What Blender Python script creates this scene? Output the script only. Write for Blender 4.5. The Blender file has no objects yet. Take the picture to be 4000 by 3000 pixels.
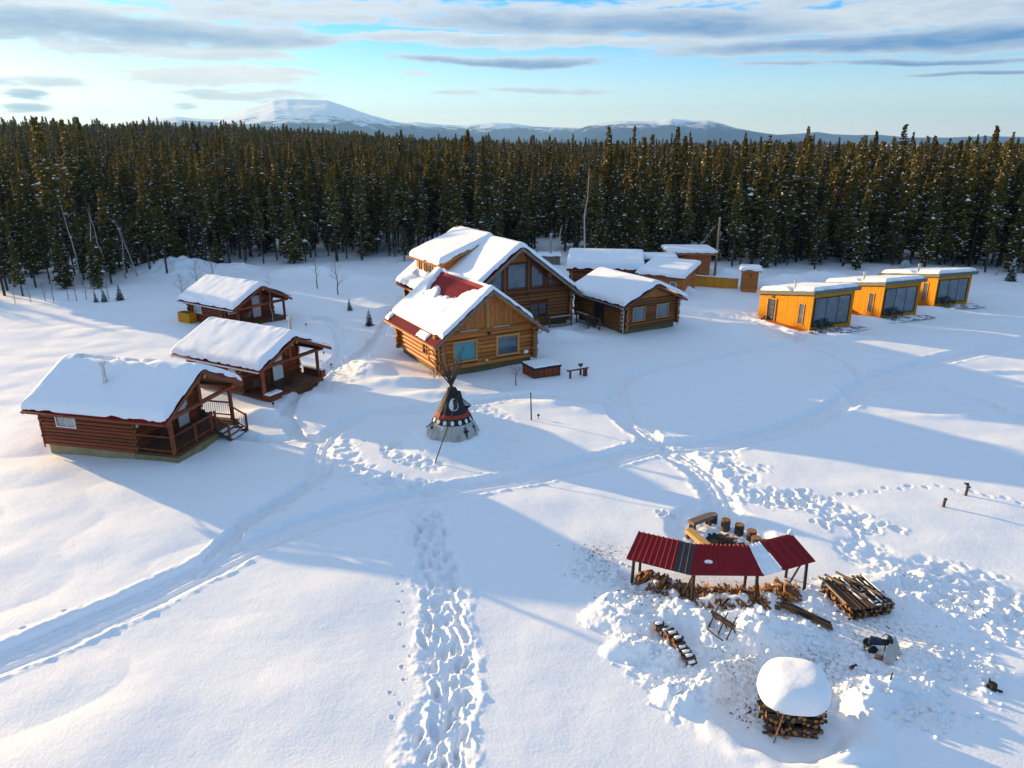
import bpy, math, random
import numpy as np
from mathutils import Vector, Matrix

random.seed(7)
rng = np.random.default_rng(11)
sc = bpy.context.scene
col = sc.collection
R = math.radians

# ------------------------------------------------------------------ camera, light, sky, exposure
PITCH, CAM_H = R(18.7), 16.0
cam_d = bpy.data.cameras.new('camera')
cam = bpy.data.objects.new('camera', cam_d)
col.objects.link(cam)
cam.location = (0, 0, CAM_H)
cam.rotation_euler = (R(90) - PITCH, 0, 0)
cam_d.sensor_fit = 'HORIZONTAL'
cam_d.sensor_width = 36.0
cam_d.lens = 36.0 * 2777.6 / 4000.0
cam_d.clip_start = 0.3
cam_d.clip_end = 40000
sc.camera = cam

SUN_EL = 9.2
SUN_TRAVEL = -33.0                     # the light travels this way over the ground, from +X
sdx, sdy = math.cos(R(SUN_TRAVEL)), math.sin(R(SUN_TRAVEL))
TAN_EL = math.tan(R(SUN_EL))
sun_d = bpy.data.lights.new('sun', 'SUN')
sun_d.energy = 5.0
sun_d.angle = R(0.6)
sun_d.color = (1.0, 0.67, 0.30)
sun = bpy.data.objects.new('sun', sun_d)
col.objects.link(sun)
v = Vector((sdx * math.cos(R(SUN_EL)), sdy * math.cos(R(SUN_EL)), -math.sin(R(SUN_EL))))
sun.rotation_euler = v.to_track_quat('-Z', 'Y').to_euler()
sun.location = (-80, 60, 40)

vs = sc.view_settings
sc.display_settings.display_device = 'sRGB'
vs.view_transform = 'Standard'
vs.look = 'None'
vs.gamma = 1.0
vs.exposure = 1.2
vs.use_curve_mapping = False
sc.cycles.use_denoising = True
sc.cycles.max_bounces = 6
sc.cycles.diffuse_bounces = 4
sc.cycles.glossy_bounces = 3
sc.cycles.transmission_bounces = 2
sc.cycles.volume_bounces = 0
sc.cycles.caustics_reflective = False
sc.cycles.caustics_refractive = False

K = 4000.0 / 2212.0


def ray(u, w):
    """direction of a point of the 4000 x 3000 survey photograph, from the camera"""
    xc, yc = (u - 2000) / 2777.6, (1500 - w) / 2777.6
    c, s = math.cos(PITCH), math.sin(PITCH)
    return Vector((xc, c + yc * s, -s + yc * c))


def g(u, w, z=0.0):
    d = ray(u, w)
    t = (z - CAM_H) / d.z
    return (d.x * t, d.y * t)


def gk(u, w, z=0.0):
    return g(u * K, w * K, z)


def azel(u, w):
    d = ray(u * K, w * K)
    return math.atan2(d.x, d.y), math.atan2(d.z, math.hypot(d.x, d.y))


class NT:
    """small helper for node trees"""

    def __init__(s, tree):
        s.t = tree
        s.n = tree.nodes
        s.l = tree.links

    def node(s, kind, **kw):
        n = s.n.new(kind)
        for k, val in kw.items():
            setattr(n, k, val)
        return n

    def link(s, a, b):
        s.l.new(a, b)

    def math(s, op, a, b=None, c=None, clamp=False):
        n = s.n.new('ShaderNodeMath')
        n.operation = op
        n.use_clamp = clamp
        for i, x in enumerate((a, b, c)):
            if x is None:
                continue
            if isinstance(x, (int, float)):
                n.inputs[i].default_value = x
            else:
                s.link(x, n.inputs[i])
        return n.outputs[0]

    def mix(s, fac, a, b, blend='MIX'):
        n = s.n.new('ShaderNodeMix')
        n.data_type = 'RGBA'
        n.blend_type = blend
        n.clamp_factor = True
        for sock, x in ((n.inputs['Factor'], fac), (n.inputs[6], a), (n.inputs[7], b)):
            if isinstance(x, (int, float)):
                sock.default_value = x
            elif isinstance(x, (tuple, list)):
                sock.default_value = (*x, 1.0)[:4]
            else:
                s.link(x, sock)
        return n.outputs[2]

    def noise(s, vec, scale, detail=3.0, rough=0.55, dist=0.0):
        n = s.n.new('ShaderNodeTexNoise')
        n.inputs['Scale'].default_value = scale
        n.inputs['Detail'].default_value = detail
        n.inputs['Roughness'].default_value = rough
        n.inputs['Distortion'].default_value = dist
        if vec is not None:
            s.link(vec, n.inputs['Vector'])
        return n.outputs['Fac']

    def ramp(s, fac, stops):
        n = s.n.new('ShaderNodeValToRGB')
        el = n.color_ramp.elements
        while len(el) < len(stops):
            el.new(0.5)
        for e, (p, c) in zip(el, stops):
            e.position = p
            e.color = (*c, 1.0)[:4] if isinstance(c, tuple) else (c, c, c, 1)
        s.link(fac, n.inputs[0])
        return n.outputs[0]

    def mapping(s, vec, scale=(1, 1, 1), loc=(0, 0, 0)):
        n = s.n.new('ShaderNodeMapping')
        n.inputs['Scale'].default_value = scale
        n.inputs['Location'].default_value = loc
        s.link(vec, n.inputs['Vector'])
        return n.outputs[0]


# ---- world: Nishita sky with a layer of winter clouds, laid out by compass direction and height
SKY_STRENGTH = 0.136
world = bpy.data.worlds.new('World')
sc.world = world
world.use_nodes = True
w = NT(world.node_tree)
w.n.clear()
sky = w.node('ShaderNodeTexSky')
sky.sky_type = 'NISHITA'
sky.sun_disc = False
sky.sun_elevation = R(SUN_EL)
sky.sun_rotation = math.atan2(-sdx, -sdy)
sky.altitude = 800
sky.air_density = 1.0
sky.dust_density = 0.6
sky.ozone_density = 3.5
tc = w.node('ShaderNodeTexCoord')
sep = w.node('ShaderNodeSeparateXYZ')
w.link(tc.outputs['Generated'], sep.inputs[0])
az = w.math('ARCTAN2', sep.outputs[0], sep.outputs[1])
el = w.math('ARCSINE', sep.outputs[2])
comb = w.node('ShaderNodeCombineXYZ')
w.link(w.math('MULTIPLY', az, 1.0), comb.inputs[0])
w.link(w.math('MULTIPLY', el, 5.0), comb.inputs[1])
ae = comb.outputs[0]
n_big = w.noise(ae, 6.0, 6.0, 0.6, 0.3)
n_fine = w.noise(ae, 22.0, 5.0, 0.62, 0.4)
n_mix = w.math('ADD', w.math('MULTIPLY', w.math('SUBTRACT', n_big, 0.5), 2.6), w.math('MULTIPLY', w.math('SUBTRACT', n_fine, 0.5), 2.6))
n_warp = w.math('MULTIPLY', w.math('SUBTRACT', w.noise(ae, 3.5, 3.0, 0.5), 0.5), 0.035)
elw = w.math('ADD', el, n_warp)
# u, v, half width, half height, weight, darkness, tilt (all read off the photograph)
CL = [
    (170, 55, 600, 46, 1.35, 1.0, 0.01), (700, 22, 460, 36, 1.05, 0.3, 0.0), (60, 3, 480, 30, 1.0, 0.2, 0.0),
    (1350, 50, 640, 36, 1.5, 0.8, 0.03), (1950, 88, 680, 30, 1.6, 1.1, -0.01), (1900, 40, 620, 40, 1.3, 0.25, 0.0),
    (1150, 90, 560, 17, 1.3, 0.3, 0.01), (1500, 8, 800, 22, 0.8, 0.15, 0.0), (430, 116, 210, 22, 1.4, 0.3, 0.0),
    (250, 100, 300, 18, 0.85, 0.3, -0.03), (470, 168, 225, 24, 1.4, 0.1, 0.0), (60, 175, 150, 18, 1.0, 0.4, 0.0),
    (1100, 133, 270, 14, 1.15, 0.95, 0.015), (1200, 195, 145, 9, 0.95, 0.35, 0.01), (985, 204, 60, 7, 0.9, 0.2, 0.0),
    (1990, 131, 330, 11, 1.0, 0.85, 0.0), (2120, 156, 220, 8, 1.0, 0.8, 0.0), (1700, 146, 160, 7, 0.75, 0.5, 0.02),
    (55, 203, 60, 15, 1.05, 0.8, 0.0), (60, 233, 60, 8, 0.95, 0.8, 0.0), (560, 204, 150, 11, 0.75, 0.2, 0.0),
    (390, 224, 40, 8, 0.8, 0.8, 0.0), (895, 162, 40, 5, 0.8, 0.0, 0.0), (1480, 120, 130, 9, 0.6, 0.4, 0.0),
]
cover = None
dark = None
for (u, vv, hw, hh, wt, dk, tilt) in CL:
    a0, e0 = azel(u, vv)
    a1, _ = azel(u + hw, vv)
    _, e1 = azel(u, vv - hh)
    ha, he = abs(a1 - a0), abs(e1 - e0)
    da = w.math('SUBTRACT', az, a0)
    de = w.math('ADD', w.math('SUBTRACT', elw, e0), w.math('MULTIPLY', da, tilt))
    xa = w.math('DIVIDE', da, ha)
    xe = w.math('DIVIDE', de, he)
    q = w.math('ADD', w.math('MULTIPLY', xa, xa), w.math('MULTIPLY', xe, xe))
    m = w.math('MULTIPLY', w.math('SUBTRACT', 1.25, q), wt)
    m = w.math('MAXIMUM', m, -1.5)
    cover = m if cover is None else w.math('MAXIMUM', cover, m)
    # undersides of a bank are the shaded ones
    dd = w.math('MULTIPLY', w.math('SUBTRACT', 1.15, q, clamp=True), w.math('MULTIPLY_ADD', xe, -0.45 * dk, 0.95 * dk, clamp=True))
    dark = dd if dark is None else w.math('MAXIMUM', dark, dd)
# loose cloud added above the view, made heavy to raise the fill light
high = w.math('MULTIPLY', w.math('SUBTRACT', el, 0.175), 3.0)
loose = w.math('MINIMUM', w.math('MULTIPLY_ADD', w.noise(ae, 2.6, 4.0, 0.55), 3.6, -1.15), w.math('MULTIPLY', high, 2.0))
cover = w.math('MAXIMUM', cover, loose)
cov = w.math('ADD', cover, n_mix)
mask = w.node('ShaderNodeMapRange')
mask.interpolation_type = 'SMOOTHSTEP'
mask.inputs[1].default_value = 0.05
mask.inputs[2].default_value = 1.0
w.link(cov, mask.inputs[0])
cmask = w.math('MULTIPLY', mask.outputs[0], 0.94)
# towards the sun the clouds are brighter and creamier
sa = math.atan2(-sdx, -sdy)
tow = w.math('POWER', w.math('MULTIPLY_ADD', w.math('COSINE', w.math('SUBTRACT', az, sa)), 0.5, 0.5), 2.5)
upper = w.math('MULTIPLY_ADD', el, 1 / 0.16, -0.13 / 0.16, clamp=True)  # overhead cloud tint, chosen for the fill light it gives
lit = w.mix(tow, w.mix(upper, (2.55, 2.75, 2.85), (1.75, 2.25, 2.75)), (3.2, 3.15, 3.0))
shade = w.mix(tow, (0.16, 0.76, 1.8), (1.2, 1.6, 2.05))
dk2 = w.math('ADD', dark, w.math('ADD', w.math('MULTIPLY', w.math('SUBTRACT', n_big, 0.5), 0.9), w.math('MULTIPLY', w.math('SUBTRACT', n_fine, 0.5), 0.7)), clamp=True)
ccol = w.mix(dk2, lit, shade)
sat = w.node('ShaderNodeHueSaturation')
sat.inputs['Saturation'].default_value = 1.35
sat.inputs['Value'].default_value = 0.92
w.link(sky.outputs[0], sat.inputs['Color'])
# thin pale veil low over the horizon
veil = w.math('MULTIPLY', w.math('POWER', w.math('SUBTRACT', 1.0, w.math('MULTIPLY', w.math('ABSOLUTE', el), 6.0), clamp=True), 1.6), 0.95)
veil_c = w.mix(tow, (2.8, 2.9, 2.75), (4.6, 4.3, 3.6))
blue = w.mix(1.0, sat.outputs[0], (0.82, 0.97, 1.06), 'MULTIPLY')
skyc = w.mix(veil, blue, veil_c)
final = w.mix(cmask, skyc, ccol)
bg = w.node('ShaderNodeBackground')
bg.inputs['Strength'].default_value = SKY_STRENGTH
w.link(final, bg.inputs['Color'])
out = w.node('ShaderNodeOutputWorld')
w.link(bg.outputs[0], out.inputs['Surface'])


# ------------------------------------------------------------------ materials
def new_mat(name):
    m = bpy.data.materials.new(name)
    m.use_nodes = True
    t = NT(m.node_tree)
    b = t.n['Principled BSDF']
    return m, t, b


def mat(name, c, rough=0.7, vary=0.25, scale=(1, 1, 1), nscale=6.0, bump=0.0, bdist=0.01, spec=0.3, metal=0.0, rnd=0.25, c2=None, coord='Object'):
    """colour with grain noise, per-object variation and fine relief"""
    m, t, b = new_mat(name)
    tcn = t.node('ShaderNodeTexCoord')
    oi = t.node('ShaderNodeObjectInfo')
    off = t.node('ShaderNodeVectorMath', operation='ADD')
    cm = t.node('ShaderNodeCombineXYZ')
    for i in range(3):
        t.link(t.math('MULTIPLY', oi.outputs['Random'], 13.0 + 7 * i), cm.inputs[i])
    t.link(t.mapping(tcn.outputs[coord], scale), off.inputs[0])
    t.link(cm.outputs[0], off.inputs[1])
    n = t.noise(off.outputs[0], nscale, 5.0, 0.6)
    lo = tuple(x * (1 - vary) for x in c)
    hi = tuple(min(1, x * (1 + vary)) for x in c) if c2 is None else c2
    cc = t.mix(t.ramp(n, [(0.3, 0.0), (0.7, 1.0)]), lo, hi)
    if rnd:
        hsv = t.node('ShaderNodeHueSaturation')
        t.link(cc, hsv.inputs['Color'])
        t.link(t.math('MULTIPLY_ADD', oi.outputs['Random'], 2 * rnd, 1 - rnd), hsv.inputs['Value'])
        cc = hsv.outputs[0]
    t.link(cc, b.inputs['Base Color'])
    b.inputs['Roughness'].default_value = rough
    b.inputs['Specular IOR Level'].default_value = spec
    b.inputs['Metallic'].default_value = metal
    if bump:
        bn = t.node('ShaderNodeBump')
        bn.inputs['Strength'].default_value = bump
        bn.inputs['Distance'].default_value = bdist
        t.link(n, bn.inputs['Height'])
        t.link(bn.outputs[0], b.inputs['Normal'])
    return m


def snow_mat(name, c=(0.83, 0.86, 0.9), b1=0.05, b2=0.02, dirt=False):
    m, t, b = new_mat(name)
    tcn = t.node('ShaderNodeTexCoord')
    geo = t.node('ShaderNodeNewGeometry')
    pos = geo.outputs['Position']
    n1 = t.noise(pos, 1.6, 5.0, 0.6)
    n2 = t.noise(pos, 9.0, 4.0, 0.65)
    n3 = t.noise(pos, 45.0, 2.0, 0.6)
    b_ = t.node('ShaderNodeBump')
    b_.inputs['Strength'].default_value = 0.3
    b_.inputs['Distance'].default_value = b1
    t.link(n1, b_.inputs['Height'])
    b2_ = t.node('ShaderNodeBump')
    b2_.inputs['Strength'].default_value = 0.6
    b2_.inputs['Distance'].default_value = b2
    t.link(t.math('MULTIPLY_ADD', n3, 0.35, n2), b2_.inputs['Height'])
    t.link(b_.outputs[0], b2_.inputs['Normal'])
    t.link(b2_.outputs[0], b.inputs['Normal'])
    cc = t.mix(n2, tuple(x * 0.97 for x in c), tuple(min(1, x * 1.03) for x in c))
    if dirt:
        at = t.node('ShaderNodeAttribute', attribute_name='dirt')
        dn = t.math('MULTIPLY', at.outputs['Fac'], t.ramp(t.noise(pos, 7.0, 6.0, 0.7), [(0.46, 0.0), (0.62, 1.0)]), clamp=True)
        cc = t.mix(t.math('MULTIPLY', dn, 0.75), cc, (0.30, 0.23, 0.19))
    t.link(cc, b.inputs['Base Color'])
    b.inputs['Roughness'].default_value = 0.6
    b.inputs['Specular IOR Level'].default_value = 0.25
    return m


M = {}
M['snow'] = snow_mat('snow_ground', dirt=True)
M['roofsnow'] = snow_mat('snow_roof', b1=0.05, b2=0.015)
M['log_honey'] = mat('log_honey', (0.36, 0.105, 0.017), 0.6, 0.3, (1, 1, 1), 3.0, 0.3, 0.01, c2=(0.49, 0.17, 0.032), rnd=0.33)
M['log_red'] = mat('log_red', (0.17, 0.034, 0.009), 0.6, 0.3, (1, 1, 1), 3.0, 0.3, 0.01, c2=(0.27, 0.060, 0.016), rnd=0.33)
M['log_brown'] = mat('log_brown', (0.15, 0.046, 0.012), 0.6, 0.3, (1, 1, 1), 3.0, 0.3, 0.01, c2=(0.25, 0.085, 0.022), rnd=0.33)
M['plank_honey'] = mat('plank_honey', (0.40, 0.128, 0.024), 0.6, 0.25, (3, 3, 1), 2.5, 0.2, 0.005, c2=(0.50, 0.18, 0.036), rnd=0.15)
M['plank_gold'] = mat('plank_gold', (0.58, 0.225, 0.008), 0.6, 0.15, (2, 2, 1), 3.0, 0.2, 0.005, c2=(0.68, 0.285, 0.014), rnd=0.12, spec=0.1)
M['plank_orange'] = mat('plank_orange', (0.42, 0.13, 0.025), 0.6, 0.25, (2, 2, 1), 3.0, 0.2, 0.005, rnd=0.15)
M['trim_honey'] = mat('trim_honey', (0.50, 0.23, 0.065), 0.6, 0.2, (1, 1, 1), 3.0)
M['trim_brown'] = mat('trim_brown', (0.17, 0.046, 0.014), 0.6, 0.25, (1, 1, 1), 3.0, rnd=0.15)
M['deck'] = mat('deck_wood', (0.14, 0.055, 0.025), 0.7, 0.3, (1, 1, 1), 5.0)
M['deck_grey'] = mat('deck_grey', (0.34, 0.30, 0.29), 0.8, 0.3, (1, 1, 1), 5.0)
M['plywood'] = mat('plywood', (0.27, 0.20, 0.10), 0.8, 0.2, (1, 1, 1), 2.0)
M['olive'] = mat('olive_base', (0.15, 0.11, 0.045), 0.8, 0.25, (1, 1, 1), 2.0)
M['red_metal'] = mat('red_metal', (0.23, 0.007, 0.014), 0.55, 0.15, (1, 1, 1), 2.0, spec=0.2, rnd=0.05)
M['black_metal'] = mat('black_metal', (0.018, 0.02, 0.028), 0.4, 0.2, (1, 1, 1), 3.0, spec=0.5)
M['white_metal'] = mat('white_metal', (0.70, 0.74, 0.78), 0.4, 0.08, (1, 1, 1), 3.0, spec=0.5)
M['fascia'] = mat('fascia_grey', (0.12, 0.125, 0.11), 0.6, 0.12, (1, 1, 1), 2.0, rnd=0.05)
M['steel'] = mat('galvanised', (0.42, 0.45, 0.47), 0.35, 0.15, (1, 1, 1), 4.0, metal=0.7)
M['white'] = mat('white_paint', (0.72, 0.73, 0.73), 0.5, 0.06, (1, 1, 1), 3.0)
M['black'] = mat('black_paint', (0.012, 0.012, 0.014), 0.5, 0.2, (1, 1, 1), 3.0)
M['glass'] = mat('window_glass', (0.09, 0.12, 0.145), 0.06, 0.35, (1, 1, 1), 1.1, spec=0.9, rnd=0.2)
M['glass_dark'] = mat('dark_glass', (0.025, 0.03, 0.038), 0.06, 0.4, (1, 1, 1), 1.1, spec=0.8, rnd=0.2)
M['glass_teal'] = mat('teal_blind_glass', (0.06, 0.235, 0.26), 0.12, 0.12, (1, 1, 1), 1.0, spec=0.7, rnd=0.0)
M['glass_pale'] = mat('curtained_glass', (0.36, 0.35, 0.34), 0.15, 0.15, (1, 1, 1), 1.0, spec=0.7, rnd=0.1)
M['bark'] = mat('bark', (0.10, 0.065, 0.045), 0.9, 0.4, (1, 1, 1), 5.0, 0.5, 0.02)
M['bark_dark'] = mat('bark_dark', (0.055, 0.038, 0.03), 0.9, 0.4, (1, 1, 1), 5.0, 0.5, 0.02)
M['cutwood'] = mat('cut_wood', (0.31, 0.135, 0.045), 0.8, 0.3, (1, 1, 1), 8.0, rnd=0.2)
M['weathered'] = mat('weathered_wood', (0.21, 0.15, 0.105), 0.8, 0.3, (1, 1, 1), 4.0, rnd=0.2)
M['bench_gold'] = mat('bench_pine', (0.55, 0.32, 0.11), 0.6, 0.2, (1, 1, 1), 4.0, rnd=0.1)
M['canvas'] = mat('teepee_canvas', (0.34, 0.33, 0.31), 0.85, 0.25, (1, 1, 0.3), 3.0, rnd=0.0, c2=(0.52, 0.50, 0.46))
M['paint_black'] = mat('teepee_black', (0.014, 0.014, 0.02), 0.7, 0.3, (1, 1, 1), 3.0, rnd=0.0)
M['paint_red'] = mat('teepee_red', (0.30, 0.03, 0.018), 0.75, 0.2, (1, 1, 1), 3.0, rnd=0.0)
M['paint_white'] = mat('teepee_white', (0.66, 0.67, 0.66), 0.75, 0.08, (1, 1, 1), 3.0, rnd=0.0)
M['frost'] = mat('frost', (0.62, 0.64, 0.66), 0.8, 0.2, (1, 1, 1), 6.0, rnd=0.0)
M['birch'] = mat('birch_bark', (0.42, 0.36, 0.32), 0.8, 0.4, (1, 1, 1), 5.0)
M['twig'] = mat('twig', (0.16, 0.10, 0.085), 0.8, 0.3, (1, 1, 1), 5.0)
M['ash'] = mat('ash', (0.02, 0.018, 0.016), 0.9, 0.5, (1, 1, 1), 8.0)
M['stone'] = mat('fire_stone', (0.16, 0.15, 0.15), 0.9, 0.4, (1, 1, 1), 4.0)
M['navy'] = mat('navy_cover', (0.012, 0.03, 0.07), 0.5, 0.3, (1, 1, 1), 4.0)
M['sheet'] = mat('pale_board', (0.48, 0.47, 0.43), 0.7, 0.12, (1, 1, 1), 3.0)
M['dish'] = mat('dish_grey', (0.25, 0.26, 0.27), 0.5, 0.1)


def foliage(name, c, c2):
    m, t, b = new_mat(name)
    oi = t.node('ShaderNodeObjectInfo')
    geo = t.node('ShaderNodeNewGeometry')
    n = t.noise(geo.outputs['Position'], 1.3, 3.0, 0.6)
    cc = t.mix(t.math('ADD', t.math('MULTIPLY', n, 0.7), t.math('MULTIPLY', oi.outputs['Random'], 0.45), clamp=True), c, c2)
    t.link(cc, b.inputs['Base Color'])
    b.inputs['Roughness'].default_value = 0.75
    b.inputs['Specular IOR Level'].default_value = 0.15
    tr = t.node('ShaderNodeBsdfTranslucent')
    t.link(cc, tr.inputs['Color'])
    mx = t.node('ShaderNodeMixShader')
    mx.inputs[0].default_value = 0.3
    t.link(b.outputs[0], mx.inputs[1])
    t.link(tr.outputs[0], mx.inputs[2])
    t.link(mx.outputs[0], t.n['Material Output'].inputs['Surface'])
    return m


M['needles'] = foliage('needles', (0.022, 0.024, 0.008), (0.160, 0.118, 0.019))
M['needles_fir'] = foliage('young_fir_needles', (0.03, 0.045, 0.025), (0.05, 0.065, 0.03))
M['boughsnow'] = mat('bough_snow', (0.80, 0.83, 0.87), 0.7, 0.06, rnd=0.05)


# ------------------------------------------------------------------ mesh helpers
class MB:
    def __init__(s):
        s.v = []
        s.f = []

    def add(s, vs_, fs_):
        o = len(s.v)
        s.v += [tuple(x) for x in vs_]
        s.f += [tuple(i + o for i in f) for f in fs_]
        return s

    def box(s, a, b):
        x0, y0, z0 = a
        x1, y1, z1 = b
        return s.hexa([(x0, y0, z0), (x1, y0, z0), (x1, y1, z0), (x0, y1, z0), (x0, y0, z1), (x1, y0, z1), (x1, y1, z1), (x0, y1, z1)])

    def hexa(s, p):
        return s.add(p, [(3, 2, 1, 0), (4, 5, 6, 7), (0, 1, 5, 4), (1, 2, 6, 5), (2, 3, 7, 6), (3, 0, 4, 7)])

    def obox(s, c, ax, ay, az_, sx, sy, sz):
        c, ax, ay, az_ = Vector(c), Vector(ax), Vector(ay), Vector(az_)
        p = []
        for k in (-1, 1):
            for i, j in ((-1, -1), (1, -1), (1, 1), (-1, 1)):
                p.append(c + ax * (i * sx / 2) + ay * (j * sy / 2) + az_ * (k * sz / 2))
        return s.hexa(p)

    def tube(s, a, b, r0, r1=None, n=8, caps=True):
        r1 = r0 if r1 is None else r1
        a, b = Vector(a), Vector(b)
        d = (b - a)
        if d.length < 1e-6:
            return s
        d.normalize()
        up = Vector((0, 0, 1)) if abs(d.z) < 0.95 else Vector((1, 0, 0))
        x = d.cross(up).normalized()
        y = d.cross(x)
        vs_ = []
        for p, r in ((a, r0), (b, r1)):
            for i in range(n):
                t = 2 * math.pi * i / n
                vs_.append(p + x * (r * math.cos(t)) + y * (r * math.sin(t)))
        fs_ = [(i, (i + 1) % n, n + (i + 1) % n, n + i) for i in range(n)]
        if caps:
            fs_ += [tuple(reversed(range(n))), tuple(range(n, 2 * n))]
        return s.add(vs_, fs_)

    def poly(s, pts, n, th):
        """flat polygon with thickness th along n"""
        n = Vector(n)
        k = len(pts)
        a = [Vector(p) for p in pts]
        vs_ = a + [p + n * th for p in a]
        fs_ = [tuple(reversed(range(k))), tuple(range(k, 2 * k))] + [(i, (i + 1) % k, k + (i + 1) % k, k + i) for i in range(k)]
        return s.add(vs_, fs_)

    def grid(s, P):
        """P: array (n, m, 3)"""
        n, m = P.shape[:2]
        fs_ = [(i * m + j, (i + 1) * m + j, (i + 1) * m + j + 1, i * m + j + 1) for i in range(n - 1) for j in range(m - 1)]
        return s.add(P.reshape(-1, 3).tolist(), fs_)

    def mesh(s, name, mt, smooth=False):
        me = bpy.data.meshes.new(name)
        me.from_pydata([tuple(p) for p in s.v], [], s.f)
        for x in (mt if isinstance(mt, (list, tuple)) else [mt]):
            me.materials.append(x)
        if smooth:
            me.shade_smooth()
        me.update()
        return me

    def build(s, name, mt, parent=None, smooth=False, fix=True):
        me = s.mesh(name, mt, smooth)
        if fix:
            import bmesh
            bm = bmesh.new()
            bm.from_mesh(me)
            bmesh.ops.recalc_face_normals(bm, faces=bm.faces)
            bm.to_mesh(me)
            bm.free()
        return link(name, me, parent)


def link(name, me, parent=None):
    o = bpy.data.objects.new(name, me)
    col.objects.link(o)
    if parent is not None:
        o.parent = parent
    return o


def tag(o, label, cat, group=None, kind=None):
    if label:
        o['label'] = label
    if cat:
        o['category'] = cat
    if group:
        o['group'] = group
    if kind:
        o['kind'] = kind
    return o


def thing(name, label, cat, loc=(0, 0, 0), rz=0.0, group=None):
    o = bpy.data.objects.new(name, None)
    o.empty_display_size = 0.3
    col.objects.link(o)
    o.location = loc
    o.rotation_euler = (0, 0, rz)
    return tag(o, label, cat, group)


_unit = {}


def unit(kind, mk, n=10):
    key = (kind, mk, n)
    if key not in _unit:
        b = MB()
        if kind == 'box':
            b.box((0, -0.5, -0.5), (1, 0.5, 0.5))
            me = b.mesh('board', M[mk])
        else:
            b.tube((0, 0, 0), (1, 0, 0), 1, 1, n)
            me = b.mesh('log', [M[mk]] if kind == 'cyl' else [M[mk], M['cutwood']])
            for p in me.polygons:
                if len(p.vertices) == 4:
                    p.use_smooth = True
                elif kind == 'clog':
                    p.material_index = 1
        import bmesh
        bm = bmesh.new()
        bm.from_mesh(me)
        bmesh.ops.recalc_face_normals(bm, faces=bm.faces)
        bm.to_mesh(me)
        bm.free()
        _unit[key] = me
    return _unit[key]


def span(name, par, kind, mk, a, b, sy, sz, up=(0, 0, 1), n=10):
    """a piece (board or log) from a to b that shares its mesh with its likes"""
    a, b = Vector(a), Vector(b)
    d = b - a
    L = d.length
    x = d.normalized()
    upv = Vector(up)
    if abs(x.dot(upv)) > 0.98:
        upv = Vector((1, 0, 0)) if abs(x.x) < 0.9 else Vector((0, 1, 0))
    y = upv.cross(x).normalized()
    z = x.cross(y)
    o = link(name, unit(kind, mk, n), par)
    mt = Matrix(((x.x * L, y.x * sy, z.x * sz, a.x), (x.y * L, y.y * sy, z.y * sz, a.y), (x.z * L, y.z * sy, z.z * sz, a.z), (0, 0, 0, 1)))
    o.matrix_local = mt
    return o


def board(par, mk, a, b, sy, sz, name='board', up=(0, 0, 1)):
    return span(name, par, 'box', mk, a, b, sy, sz, up)


def log(par, mk, a, b, r, name='log', kind='cyl', n=10):
    return span(name, par, kind, mk, a, b, r, r, n=n)


# ------------------------------------------------------------------ noise for terrain
_perm = np.random.default_rng(3).permutation(512)
_perm = np.concatenate([_perm, _perm, _perm])
_grad = np.random.default_rng(4).uniform(0, 2 * np.pi, 1536)
_gx, _gy = np.cos(_grad), np.sin(_grad)


def perlin(x, y):
    xi, yi = np.floor(x).astype(np.int64), np.floor(y).astype(np.int64)
    xf, yf = x - xi, y - yi
    u_, v_ = xf * xf * xf * (xf * (xf * 6 - 15) + 10), yf * yf * yf * (yf * (yf * 6 - 15) + 10)

    def gr(i, j):
        return _perm[(_perm[(xi + i) & 511] + yi + j) & 511]
    a, b, c, d = gr(0, 0), gr(1, 0), gr(0, 1), gr(1, 1)
    n00 = _gx[a] * xf + _gy[a] * yf
    n10 = _gx[b] * (xf - 1) + _gy[b] * yf
    n01 = _gx[c] * xf + _gy[c] * (yf - 1)
    n11 = _gx[d] * (xf - 1) + _gy[d] * (yf - 1)
    return 1.41 * ((n00 * (1 - u_) + n10 * u_) * (1 - v_) + (n01 * (1 - u_) + n11 * u_) * v_)


def fbm(x, y, s, o=3, rough=0.5):
    t, a = 0.0, 1.0
    for k in range(o):
        t = t + a * perlin(x / s + 17.3 * k, y / s - 9.1 * k)
        s *= 0.5
        a *= rough
    return t


def sstep(x, a, b):
    t = np.clip((x - a) / (b - a), 0, 1)
    return t * t * (3 - 2 * t)


def seg_dist(X, Y, pts):
    """distance to a polyline and length along it"""
    D = np.full(X.shape, 1e9)
    S = np.zeros(X.shape)
    SG = np.zeros(X.shape)
    acc = 0.0
    for (x0, y0), (x1, y1) in zip(pts[:-1], pts[1:]):
        dx, dy = x1 - x0, y1 - y0
        L = math.hypot(dx, dy)
        t = np.clip(((X - x0) * dx + (Y - y0) * dy) / (L * L), 0, 1)
        ex, ey = X - (x0 + t * dx), Y - (y0 + t * dy)
        d = np.hypot(ex, ey)
        m = d < D
        D[m] = d[m]
        S[m] = acc + t[m] * L
        SG[m] = np.sign(dx * ey - dy * ex)[m]
        acc += L
    return D, S, SG


def smooth_line(p, n=6):
    p = [np.array(q, float) for q in p]
    o = []
    for i in range(len(p) - 1):
        a, b, c, d = p[max(i - 1, 0)], p[i], p[i + 1], p[min(i + 2, len(p) - 1)]
        for t in np.linspace(0, 1, n, endpoint=False):
            o.append(tuple(0.5 * (2 * b + (c - a) * t + (2 * a - 5 * b + 4 * c - d) * t * t + (3 * b - a - 3 * c + d) * t ** 3)))
    o.append(tuple(p[-1]))
    return o


def line(*uv):
    return smooth_line([gk(*q) for q in uv])

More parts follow.
